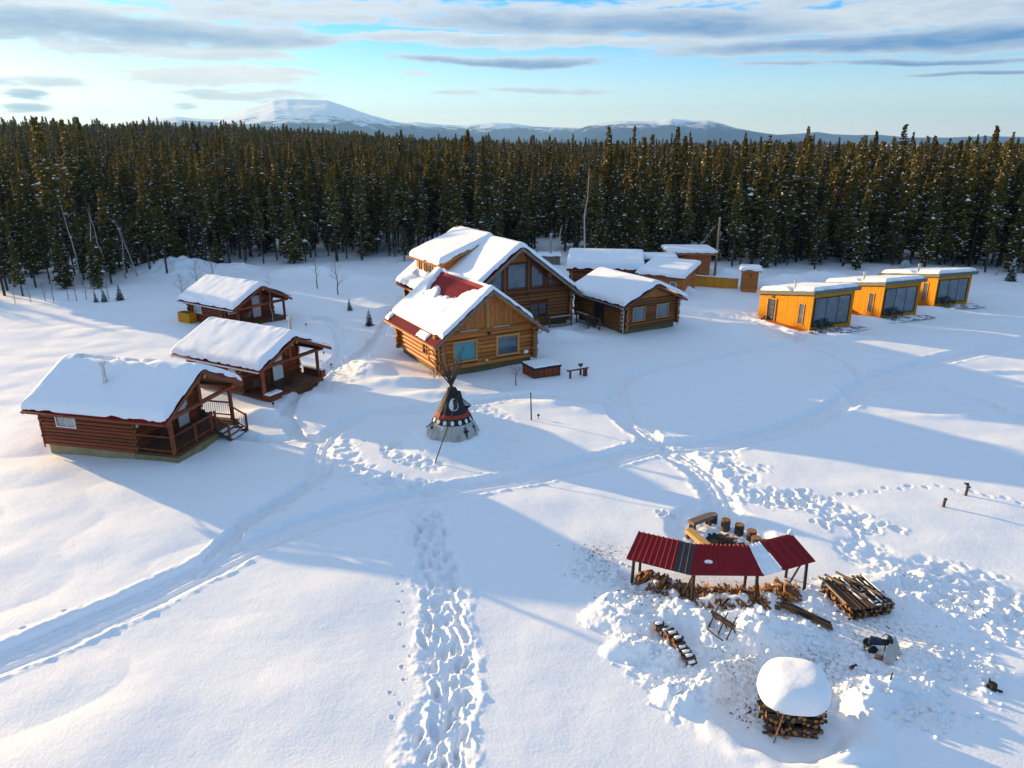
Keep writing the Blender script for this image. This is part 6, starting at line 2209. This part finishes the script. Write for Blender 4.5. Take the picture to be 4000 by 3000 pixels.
z0 = gh(CAP[0], CAP[1])
CP = crib('log_stack', 'square stack of cut logs under a huge rounded snow cap in the foreground', (7.42, 16.34, z0 - 0.08), R(-8), 1.5, 1.4, 10, 10, 0.060, 'bark', 0.035, None, 0.12, 0.1)
rows = []
for t_ in np.linspace(0.0, math.pi, 46):
    row = []
    for f in np.linspace(0, 2 * np.pi, 81):
        ct, st_ = math.cos(t_), math.sin(t_)
        zz_ = (0.76 * ct ** 0.85) if ct > 0 else 0.2 * ct
        rad_ = st_ ** 0.5
        cx_, sx_ = math.cos(f), math.sin(f)
        ex = math.copysign(abs(cx_) ** 0.78, cx_) * rad_ * 0.99
        ey = math.copysign(abs(sx_) ** 0.78, sx_) * rad_ * 0.92
        nz = float(fbm(np.array([ex * 1.0 + 3]), np.array([ey * 1.0 + zz_]), 0.9, 3)[0])
        nz2 = float(fbm(np.array([math.cos(f) * 1.5 + 4]), np.array([math.sin(f) * 1.5 + zz_]), 0.8, 2)[0])
        k_ = 1 + 0.02 * nz2 * min(1, st_ * 1.2)
        row.append((0.76 + ex * k_ + 0.04 * zz_, 0.72 + ey * k_, 1.10 + zz_ + 0.018 * nz + 0.06 * ex - (0.05 * abs(nz2) if ct < 0 else 0)))
    rows.append(row)
MB().grid(np.array(rows)).build('snow_cap', M['roofsnow'], CP, True)
pole(CP, 'cutwood', (0.12, -0.3, 0.0), (0.34, -0.12, 0.95), 0.022, 'leaning_stick', 7)

# short row of billets, a pole pile, a sawbuck, a splitter
pa, pb = g(2572, 2480), g(2700, 2598)
t = thing('billet_row', 'short row of snow-topped firewood billets among the snow lumps, lower left of the shelter', 'firewood', (pa[0], pa[1], 0))
for k in range(15):
    f = k / 14
    x = (pb[0] - pa[0]) * f + 0.18 * math.sin(f * 3.1)
    y = (pb[1] - pa[1]) * f
    zg = gh(pa[0] + x, pa[1] + y)
    for lv in range(2 if f < 0.5 else 1):
        zz_ = zg + 0.07 + 0.12 * lv + 0.16 * (1 - f)
        a = rng.normal(0.35, 0.2)
        dx_, dy_ = math.cos(a) * 0.19, math.sin(a) * 0.19
        log(t, 'bark' if k % 3 else 'bark_dark', (x - dx_, y - dy_, zz_), (x + dx_, y + dy_, zz_ + 0.02), 0.065, 'billet', 'clog', 9)
    if k % 2 == 0:
        MB().tube((x - 0.12, y - 0.04, zg + 0.27 + 0.16 * (1 - f) - (0 if f < 0.5 else 0.12)), (x + 0.1, y + 0.03, zg + 0.28 + 0.16 * (1 - f) - (0 if f < 0.5 else 0.12)), 0.06, 0.05, 7).build('billet_snow', M['roofsnow'], t, True)

pa, pb = g(3062, 2378), g(3245, 2462)
t = thing('pole_pile', 'bundle of long dark poles lying between the shelter and the log crib', 'pole pile', (pa[0], pa[1], 0))
dv = Vector((pb[0] - pa[0], pb[1] - pa[1], 0))
nv_ = Vector((-dv.y, dv.x, 0)).normalized()
zg = max(gh(*pa), gh(*pb), gh((pa[0] + pb[0]) / 2, (pa[1] + pb[1]) / 2))
for k in range(7):
    o_ = nv_ * (0.09 * (k % 4) - 0.12)
    zz_ = zg + 0.06 + 0.10 * (k // 4)
    a = o_ + dv * rng.uniform(-0.05, 0.08) + Vector((0, 0, zz_ + 0.05))
    b = o_ * rng.uniform(0.6, 1.4) + dv * rng.uniform(0.92, 1.05) + Vector((0, 0, zz_ + rng.uniform(-0.03, 0.05)))
    log(t, 'bark_dark', a, b, rng.uniform(0.035, 0.055), 'pole', 'clog', 9)
log(t, 'bark', Vector((-0.35, -0.05, zg + 0.06)), Vector((-0.22, -0.1, zg + 0.07)), 0.07, 'billet', 'clog', 9)

x, y = g(2815, 2500)
zg = gh(x, y) + 0.05
t = thing('sawbuck', 'dark sawbuck with a log across its pegs, beside a thin frame in the snow', 'sawbuck', (x, y, zg), R(-52))
t.scale = (0.85, 0.85, 0.85)
log(t, 'bark', (-0.55, 0, 0.5), (0.55, 0, 0.42), 0.085, 'log', 'clog', 10)
log(t, 'bark_dark', (-0.5, 0, 0.36), (0.5, 0.02, 0.3), 0.05, 'rail', 'cyl', 8)
for xx in (-0.42, 0.05, 0.45):
    for s_ in (-1, 1):
        MB().tube((xx, -0.3 * s_, -0.1), (xx, 0.22 * s_, 0.72), 0.03, n=7).build('leg', M['bark_dark'], t)
MB().tube((-0.3, -0.55, 0.06), (0.5, -0.62, 0.05), 0.03, n=7).build('ground_bar', M['bark_dark'], t)
MB().tube((-0.3, -0.55, 0.05), (-0.38, -0.25, 0.2), 0.025, n=7).build('brace', M['bark_dark'], t)

x, y = g(3430, 2538)
zg = gh(x, y)
t = thing('log_splitter', 'dark blue and black log splitter with small wheels standing in churned snow', 'log splitter', (x, y, zg), R(-4))
t.scale = (0.72, 0.72, 0.72)
MB().obox((-0.05, 0, 0.42), (1, 0, 0), (0, 1, 0), (0, 0, 1), 0.85, 0.2, 0.18).build('beam', M['black_metal'], t)
b = MB().hexa([(-0.45, -0.14, 0.46), (0.12, -0.12, 0.46), (0.12, 0.14, 0.46), (-0.45, 0.16, 0.46), (-0.38, -0.08, 0.68), (0.08, -0.08, 0.6), (0.08, 0.1, 0.6), (-0.38, 0.12, 0.68)])
b.build('engine_cover', M['navy'], t)
MB().tube((-0.1, -0.02, 0.56), (0.5, -0.02, 0.54), 0.07, n=10).build('ram', M['black'], t)
MB().box((0.36, -0.12, 0.3), (0.54, 0.12, 0.68)).build('wedge_block', M['black_metal'], t)
for s_ in (-1, 1):
    MB().tube((-0.38, s_ * 0.24, 0.2), (-0.38, s_ * 0.32, 0.2), 0.22, n=14).build('wheel', M['black'], t)
MB().tube((0.3, 0, 0.35), (0.3, 0.02, -0.05), 0.03, n=7).build('stand', M['black'], t)
MB().tube((-0.55, 0, 0.3), (-0.62, 0.05, 0.02), 0.035, n=7).build('stand', M['black'], t)
hs = MB()
pr = None
for i in range(9):
    f = i / 8
    c_ = Vector((0.1 + 0.5 * f, 0.14, 0.62 + 0.14 * math.sin(f * math.pi)))
    if pr is not None:
        hs.tube(pr, c_, 0.018, n=5, caps=False)
    pr = c_
hs.build('hose', M['black'], t)
x, y = g(3470, 2560)
zg = gh(x, y)
t = thing('pale_panel', 'pale kite-shaped board propped in the snow beside the log splitter', 'board', (x, y, zg))
MB().poly([(-0.38, -0.45, 0.06), (0.02, -0.38, 0.05), (0.38, 0.05, 0.2), (0.42, 0.5, 0.36), (-0.1, 0.02, 0.28)], Vector((-0.15, -0.35, 1)).normalized(), 0.03).build('panel', M['sheet'], t)
MB().tube((0.02, -0.38, 0.0), (0.1, -0.2, 0.1), 0.05, n=7).build('prop_block', M['bark'], t)
x, y = g(3432, 2578)
o = log(None, 'bark', (x - 0.1, y + 0.08, gh(x, y) + 0.08), (x + 0.08, y - 0.08, gh(x, y) + 0.1), 0.085, 'firewood_log', 'clog', 10)
tag(o, 'orange-ended log chunk between the splitter and the pale board', 'log')
for (u_, v_, lab) in [(3332, 2610, 'short dark log chunk lying left below the pale board'), (3465, 2712, 'thin upright stick stuck in the snow right of the capped log stack')]:
    x, y = g(u_, v_)
    if 'stick' in lab:
        o = log(None, 'bark_dark', (x, y, gh(x, y) - 0.1), (x + 0.03, y, gh(x, y) + 0.25), 0.025, 'stick', 'clog', 8)
        tag(o, lab, 'stick')
    else:
        o = log(None, 'bark_dark', (x - 0.12, y - 0.06, gh(x, y) + 0.05), (x + 0.12, y + 0.06, gh(x, y) + 0.06), 0.05, 'firewood_log', 'clog', 8)
        tag(o, lab, 'log')
x, y = g(3870, 2695)
zg = gh(x, y)
t = thing('stump', 'dark broken stump alone in the snow at the right edge', 'stump', (x, y, zg - 0.1))
MB().tube((0, 0, 0), (0.03, 0, 0.3), 0.17, 0.12, 10).build('trunk', M['bark_dark'], t)
MB().tube((0.1, -0.02, 0.05), (0.3, -0.1, 0.06), 0.08, 0.04, 8).build('root', M['bark_dark'], t)
MB().tube((-0.05, 0.03, 0.25), (-0.1, 0.04, 0.48), 0.06, 0.01, 6).build('splinter', M['bark_dark'], t)

# loose bark and splinters strewn over the trampled snow (nobody could count them)
ch = MB()
for k in range(420):
    cx_, cy_, rr_ = DIRT[rng.integers(len(DIRT))]
    x, y = cx_ + rng.normal(0, rr_ * 0.6), cy_ + rng.normal(0, rr_ * 0.5)
    if y > 40 or y < 14:
        continue
    s_ = rng.uniform(0.008, 0.028) * (2.2 if rng.random() < 0.06 else 1)
    a = rng.uniform(0, 6.28)
    ch.obox((x, y, 0), (math.cos(a), math.sin(a), 0), (-math.sin(a), math.cos(a), 0), (0, 0, 1), s_ * 2.2, s_, s_ * 0.7)
co_ = np.array(ch.v)
bx = co_.reshape(-1, 8, 3)
cxy = bx.mean(1)
CX, CY = cxy[:, 0][:, None], cxy[:, 1][:, None]
zg_ = detail(CX, CY, height(CX, CY))[0]
bx[:, :, 2] += zg_ + 0.012
ch.v = [tuple(p_) for p_ in bx.reshape(-1, 3)]
o = ch.build('wood_chips', M['bark'])
tag(o, 'scattered bark chips and splinters on the trampled snow round the woodpiles', 'wood chips', None, 'stuff')

# broken snow lumps thrown up round the shelter
sl_ = MB()
pts_l = []
for k in range(1100):
    cx_, cy_, rr_ = RUB[rng.integers(len(RUB))]
    pts_l.append((cx_ + rng.normal(0, rr_ * 0.55), cy_ + rng.normal(0, rr_ * 0.5), rng.gamma(2.0, 0.022) + 0.02))
pts_l = np.array(pts_l)
CX, CY = pts_l[:, 0][:, None], pts_l[:, 1][:, None]
zg_ = detail(CX, CY, height(CX, CY))[0][:, 0]
phi = (1 + 5 ** 0.5) / 2
ico = np.array([(-1, phi, 0), (1, phi, 0), (-1, -phi, 0), (1, -phi, 0), (0, -1, phi), (0, 1, phi), (0, -1, -phi), (0, 1, -phi), (phi, 0, -1), (phi, 0, 1), (-phi, 0, -1), (-phi, 0, 1)]) / 1.9
icf = [(0, 11, 5), (0, 5, 1), (0, 1, 7), (0, 7, 10), (0, 10, 11), (1, 5, 9), (5, 11, 4), (11, 10, 2), (10, 7, 6), (7, 1, 8), (3, 9, 4), (3, 4, 2), (3, 2, 6), (3, 6, 8), (3, 8, 9), (4, 9, 5), (2, 4, 11), (6, 2, 10), (8, 6, 7), (9, 8, 1)]
for (x, y, s_), z_ in zip(pts_l, zg_):
    in_shel = 4.3 < x < 11.2 and 21.8 < y < 24.4
    in_cap = abs(x - CAP[0]) < 1.5 and abs(y - CAP[1]) < 1.4
    if in_shel or in_cap or s_ > 0.16:
        continue
    q_ = ico * s_ * rng.uniform(0.65, 1.3, (12, 1)) * np.array([1, 1, 0.8]) + np.array([x, y, z_ + s_ * 0.25])
    sl_.add(q_.tolist(), icf)
o = sl_.build('snow_lumps', M['snow'], None, True, fix=False)
tag(o, 'broken lumps of shovelled snow round the wood shelter', 'snow lumps', None, 'stuff')

# ------------------------------------------------------------------ hot tub, rack, posts and path lights
HT = thing('hot_tub', 'wooden hot tub with a black cover under thin snow, at the honey log house', 'hot tub', (1.56, 48.3, -0.05), R(26.8))
L, W, h = 2.2, 1.75, 0.72
MB().box((0.06, 0.06, -0.3), (L - 0.06, W - 0.06, h)).build('tub_body', M['black'], HT)
for i in range(12):
    x = L * (i + 0.5) / 12
    for y in (0.02, W - 0.02):
        board(HT, 'log_red', (x, y, -0.25), (x, y, h), L / 12 * 0.94, 0.04, 'plank', up=(0, 1, 0))
for i in range(10):
    y = W * (i + 0.5) / 10
    for x in (0.02, L - 0.02):
        board(HT, 'log_red', (x, y, -0.25), (x, y, h), W / 10 * 0.94, 0.04, 'plank', up=(1, 0, 0))
MB().box((-0.06, -0.06, h), (L + 0.06, W + 0.06, h + 0.13)).build('cover', M['black'], HT)
snow_slab(HT, -0.02, L + 0.02, -0.02, W + 0.02, lambda x, v: h + 0.13, 0.09, 0.14, 61, None, 36, 30, 0.0, 0.015, 0.03, 'snow_cap')

pa, pb = g(2225, 1478), g(2283, 1468)
t = thing('log_rack', 'small red-brown beam rack on short legs right of the hot tub', 'rack', (pa[0], pa[1], gh(*pa) - 0.05), math.atan2(pb[1] - pa[1], pb[0] - pa[0]))
L_ = math.hypot(pb[0] - pa[0], pb[1] - pa[1]) + 0.3
MB().box((-0.2, -0.08, 0.6), (L_, 0.08, 0.72)).build('beam', M['trim_brown'], t)
MB().box((-0.15, -0.07, 0.72), (L_ - 0.05, 0.07, 0.75)).build('beam_snow', M['roofsnow'], t)
for xx in (0.05, L_ - 0.35, L_ - 0.15):
    MB().box((xx - 0.06, -0.06, -0.2), (xx + 0.06, 0.06, 0.6)).build('leg', M['trim_brown'], t)
MB().box((L_ - 0.5, 0.25, -0.2), (L_ - 0.38, 0.37, 0.85)).build('post', M['trim_brown'], t)
MB().box((L_ - 0.62, 0.22, 0.8), (L_ - 0.3, 0.40, 0.92)).build('post_arm', M['trim_brown'], t)

x, y = g(2076, 1640)
t = thing('pole_marker', 'thin dark pole standing alone in the snow right of the teepee', 'pole', (x, y, gh(x, y) - 0.2))
MB().tube((0, 0, 0), (-0.06, 0, 1.9), 0.045, 0.035, 8).build('shaft', M['bark_dark'], t)
MB().tube((-0.06, 0, 1.9), (-0.06, 0, 1.96), 0.05, 0.045, 8).build('cap', M['black'], t)


def carved(label, u_, v_, h_, kind):
    x, y = g(u_, v_)
    t_ = thing('carved_post', label, 'carved post', (x, y, gh(x, y) - 0.15), rng.uniform(-0.3, 0.3), 'carved posts at the right edge')
    MB().tube((0, 0, 0), (0.02, 0, h_ + 0.1), 0.07, 0.06, 9).build('shaft', M['bark'], t_)
    if kind:
        MB().tube((0.02, 0, h_ + 0.05), (0.0, 0, h_ + 0.32), 0.075, 0.05, 9).build('head', M['bark'], t_)
        MB().tube((0.0, 0, h_ + 0.25), (-0.22, -0.03, h_ + 0.34), 0.055, 0.045, 8).build('beak', M['black'], t_)
        MB().obox((0.05, 0, h_ + 0.1), (1, 0, 0), (0, 1, 0), (0, 0, 1), 0.2, 0.07, 0.09).build('wing', M['bark'], t_)
    else:
        MB().tube((0.02, 0, h_ + 0.05), (0.03, 0, h_ + 0.17), 0.068, 0.055, 9).build('head', M['bark_dark'], t_)
        MB().tube((0.02, 0, h_ + 0.08), (0.14, -0.02, h_ + 0.05), 0.04, 0.025, 7).build('nose', M['bark_dark'], t_)
        MB().tube((0.03, 0, h_ + 0.17), (0.03, 0, h_ + 0.2), 0.05, 0.02, 8).build('snow_tip', M['roofsnow'], t_)
    return t_


carved('plain reddish carved post with a knobbed head, the lower of two', 3684, 1983, 0.45, 0)
carved('carved post with a beaked bird head, the farther of two', 3770, 1940, 0.48, 1)

for i, (u_, v_, lab) in enumerate([(1068, 1590, 'path light on the bend between the near and middle cabins'), (962, 1692, 'path light at the foot of the nearest cabin steps'), (1236, 1505, 'path light at the corner of the middle cabin porch'),
                                   (1265, 1388, 'path light beyond the far post of the middle cabin porch'), (1293, 1418, 'path light on the churned snow right of the middle cabin'), (1196, 1275, 'path light on the snow between far cabin and honey log house'),
                                   (1127, 1259, 'path light by the far cabin porch post'), (2103, 1634, 'knob-like path light just right of the lone pole')]):
    x, y = g(u_, v_)
    t = thing('path_light', 'small black mushroom ' + lab if i < 7 else 'small black ' + lab, 'path light', (x, y, gh(x, y) - 0.15), 0, 'small black path lights')
    MB().tube((0, 0, 0), (0, 0, 0.36), 0.022, n=6).build('stem', M['black'], t)
    MB().tube((0, 0, 0.34), (0, 0, 0.44), 0.10, 0.05, 10).build('lamp_head', M['black'], t)


# ------------------------------------------------------------------ bare trees, saplings, small firs
def bare_tree(name, label, x, y, h_, r_, mk, seed, lean=(0, 0), spread=0.35, dens=1.0, group=None, cat='bare tree', start=0.3, z=None):
    rd = random.Random(seed)
    t_ = thing(name, label, cat, (x, y, (gh(x, y) if z is None else z) - 0.1), rd.uniform(0, 6.28) if lean == (0, 0) else 0, group)
    tr, tw = MB(), MB()
    n_ = 6
    pts_ = [Vector((lean[0] * (i / n_) * h_ + rd.uniform(-.02, .02) * h_, lean[1] * (i / n_) * h_ + rd.uniform(-.02, .02) * h_, h_ * i / n_)) for i in range(n_ + 1)]
    for i in range(n_):
        tr.tube(pts_[i], pts_[i + 1], r_ * (1 - i / n_) + 0.008, r_ * (1 - (i + 1) / n_) + 0.006, 6, caps=False)
    nb_ = int(16 * dens)
    for k in range(nb_):
        f = start + (1 - start) * (k + rd.random()) / nb_
        i = min(int(f * n_), n_ - 1)
        p_ = pts_[i].lerp(pts_[i + 1], f * n_ - i)
        a = rd.uniform(0, 6.28)
        L_ = h_ * spread * (1.15 - f) * rd.uniform(0.6, 1.2) + 0.05 * h_
        d_ = Vector((math.cos(a), math.sin(a), rd.uniform(0.5, 1.3))).normalized()
        e_ = p_ + d_ * L_
        tw.tube(p_, e_, 0.006 + r_ * 0.22 * (1 - f), 0.004, 4, caps=False)
        for j in range(3):
            m_ = p_.lerp(e_, rd.uniform(0.3, 0.95))
            d2 = (d_ + Vector((rd.uniform(-.8, .8), rd.uniform(-.8, .8), rd.uniform(-0.1, .6)))).normalized()
            tw.tube(m_, m_ + d2 * L_ * rd.uniform(0.25, 0.5), 0.005, 0.003, 3, caps=False)
    tr.build('trunk', M[mk], t_, fix=False)
    tw.build('branches', M['twig'], t_, fix=False)
    return t_


x, y = g(2015, 1505)
bare_tree('bare_sapling', 'leafless sapling in front of the hot tub corner', x, y, 2.1, 0.045, 'twig', 1, spread=0.4)
x, y = g(1240, 1130)
bare_tree('bare_tree', 'slim leafless tree left of the big lodge, the thinner of two', x, y, 4.2, 0.06, 'twig', 2, spread=0.22)
x, y = g(1320, 1152)
bare_tree('bare_tree', 'rounded leafless tree left of the big lodge, the fuller of two', x, y, 4.0, 0.07, 'twig', 3, spread=0.42, dens=1.8, start=0.25)
x, y = g(1066, 1260)
bare_tree('birch_sapling', 'slender pale birch standing against the far cabin porch', x, y, 4.6, 0.045, 'birch', 4, spread=0.2, dens=1.4)
for i, (u_, v_, h_, lab) in enumerate([(712, 1150, 2.4, 'leafless bush left of the far cabin roof'), (770, 1105, 2.6, 'leafless bush rising behind the far cabin roof'), (832, 1085, 3.0, 'spreading leafless bush against the big ploughed snow bank')]):
    x, y = g(u_, v_)
    bare_tree('bare_bush', lab, x, y, h_, 0.03, 'twig', 10 + i, spread=0.55, dens=2.0, cat='bush', start=0.05)
for i, (u_, v_, h_) in enumerate([(178, 1180, 2.2), (212, 1180, 2.6), (268, 1176, 1.6), (300, 1176, 2.8), (340, 1172, 2.2), (375, 1175, 2.6), (402, 1176, 3.0), (425, 1168, 3.6), (120, 1182, 1.6), (60, 1185, 1.4)]):
    x, y = g(u_, v_)
    bare_tree('bare_sapling', 'thin dark leafless sapling in the row along the left forest edge', x, y, h_, 0.035, 'twig', 30 + i, spread=0.22, dens=0.8, group='leafless saplings along the left forest edge', cat='sapling')
for i, (u_, v_, h_, lean, lab) in enumerate([(415, 1105, 9.5, (-0.12, 0), 'pale birch leaning left in front of the forest edge'), (478, 1098, 7.0, (0.02, 0), 'straight pale birch beside the leaning birches at the forest edge'),
                                             (520, 1092, 8.0, (-0.22, 0), 'pale birch bending far left before the forest'), (300, 1120, 10.5, (-0.06, 0), 'tall pale birch among the dark conifers at far left'), (350, 1115, 9.0, (0.10, 0), 'pale birch leaning right at the far left forest edge')]):
    x, y = g(u_, v_)
    bare_tree('birch', lab, x, y + 1.0, h_, 0.10, 'birch', 50 + i, lean, 0.16, 1.0, 'pale birches at the left forest edge', 'birch')
bare_tree('aspen', 'tall grey leafless aspen rising behind the long log shed', 9.9, 97.0, 14.0, 0.15, 'birch', 60, (0.0, 0), 0.16, 1.6, None, 'aspen', 0.45)
x, y = g(2167, 1030)
t = thing('leaning_snag', 'pale broken trunk leaning right beside the steel stovepipe', 'snag', (x + 0.4, y + 6, 0))
MB().tube((0, 0, -0.3), (0.9, 0.3, 4.6), 0.14, 0.05, 8).build('trunk', M['birch'], t)
MB().tube((0.5, 0.15, 2.6), (1.0, 0.0, 3.4), 0.04, 0.01, 6).build('branch', M['birch'], t)


def little_fir(label, u_, v_, h_, snow=False, name='fir_sapling'):
    x, y = g(u_, v_)
    rd = random.Random(int(u_))
    t_ = thing(name, label, 'fir', (x, y, gh(x, y) - 0.08))
    MB().tube((0, 0, -0.1), (0, 0, h_), 0.03, 0.008, 6).build('trunk', M['bark_dark'], t_)
    c_, s_ = MB(), MB()
    z_ = 0.08
    while z_ < h_:
        f = z_ / h_
        L_ = h_ * 0.36 * (1 - f) + 0.05
        a0_ = rd.uniform(0, 6)
        for k in range(7):
            a = a0_ + k * 0.9
            d_ = Vector((math.cos(a), math.sin(a), 0))
            sd_ = Vector((-d_.y, d_.x, 0))
            p_ = Vector((0, 0, z_))
            e_ = p_ + d_ * L_ * rd.uniform(0.7, 1.1) + Vector((0, 0, -0.15 * L_ + 0.1 * f))
            m_ = p_.lerp(e_, 0.6)
            w__ = L_ * 0.22 + 0.02
            c_.add([p_, m_ + sd_ * w__, e_, m_ - sd_ * w__, m_ + Vector((0, 0, 0.05)), m_ - Vector((0, 0, 0.06))], [(0, 1, 4), (1, 2, 4), (2, 3, 4), (3, 0, 4), (0, 5, 1), (1, 5, 2), (2, 5, 3), (3, 5, 0)])
            if snow and rd.random() < 0.45:
                q_ = p_.lerp(e_, 0.65) + Vector((0, 0, 0.05))
                r__ = rd.uniform(0.05, 0.10)
                s_.add([q_ + d_ * r__ * 1.4, q_ + sd_ * r__, q_ - d_ * r__ * 1.2, q_ - sd_ * r__, q_ + Vector((0, 0, r__ * 0.8))], [(0, 1, 4), (1, 2, 4), (2, 3, 4), (3, 0, 4)])
        z_ += 0.11 + 0.04 * h_ * 0.5
    c_.build('crown', M['needles_fir'], t_, fix=False)
    if snow:
        s_.add([(0.1, 0, h_ * 0.8), (0, 0.1, h_ * 0.8), (-0.1, 0, h_ * 0.8), (0, -0.1, h_ * 0.8), (0, 0, h_ * 1.06)], [(0, 1, 4), (1, 2, 4), (2, 3, 4), (3, 0, 4)])
        s_.build('bough_snow', M['boughsnow'], t_, fix=False)
    return t_


little_fir('small dark fir on open snow left of the honey log house, farther of two', 1366, 1212, 1.15)
little_fir('small dark fir with snowy tip left of the honey log house, nearer of two', 1443, 1272, 1.5, True)
little_fir('lone young fir on the snow at the far right edge', 3945, 1100, 2.6, True)
little_fir('tiny fir among the saplings at the left forest edge', 410, 1178, 1.3)
little_fir('small fir between the bare saplings at the left forest edge', 375, 1180, 1.0)
little_fir('little fir by the forest edge left of the leaning birches', 470, 1172, 1.7)
little_fir('tiny yellowish pine in the churned snow right of the middle cabin', 1243, 1440, 0.55)
t = thing('leaning_stick', 'pale stick slanting out of the snow at the far right forest edge', 'stick', (*g(3885, 1078), 0))
MB().tube((0, 0, -0.2), (1.1, 0.3, 1.6), 0.05, 0.03, 6).build('shaft', M['weathered'], t)
# twigs at the sunny corner of the honey log house
x, y = g(1715, 1478)
bare_tree('dry_shrub', 'dry twiggy shrub at the sunlit corner of the honey log house', x - 0.3, y - 0.4, 0.9, 0.02, 'twig', 90, spread=0.6, dens=1.6, cat='shrub', start=0.05)

# ------------------------------------------------------------------ the winter air
bx_ = MB().box((-12100, -12100, -3.0), (12100, 12100, 520))
mh = bpy.data.materials.new('haze_air')
mh.use_nodes = True
nt = mh.node_tree
nt.nodes.clear()
pv = nt.nodes.new('ShaderNodeVolumePrincipled')
pv.inputs['Color'].default_value = (0.30, 0.60, 1.0, 1)
pv.inputs['Density'].default_value = 6.0e-5
pv.inputs['Anisotropy'].default_value = 0.2
om = nt.nodes.new('ShaderNodeOutputMaterial')
nt.links.new(pv.outputs[0], om.inputs['Volume'])
haze = bx_.build('haze', mh)
tag(haze, 'thin blue winter haze over the valley', 'haze', None, 'stuff')
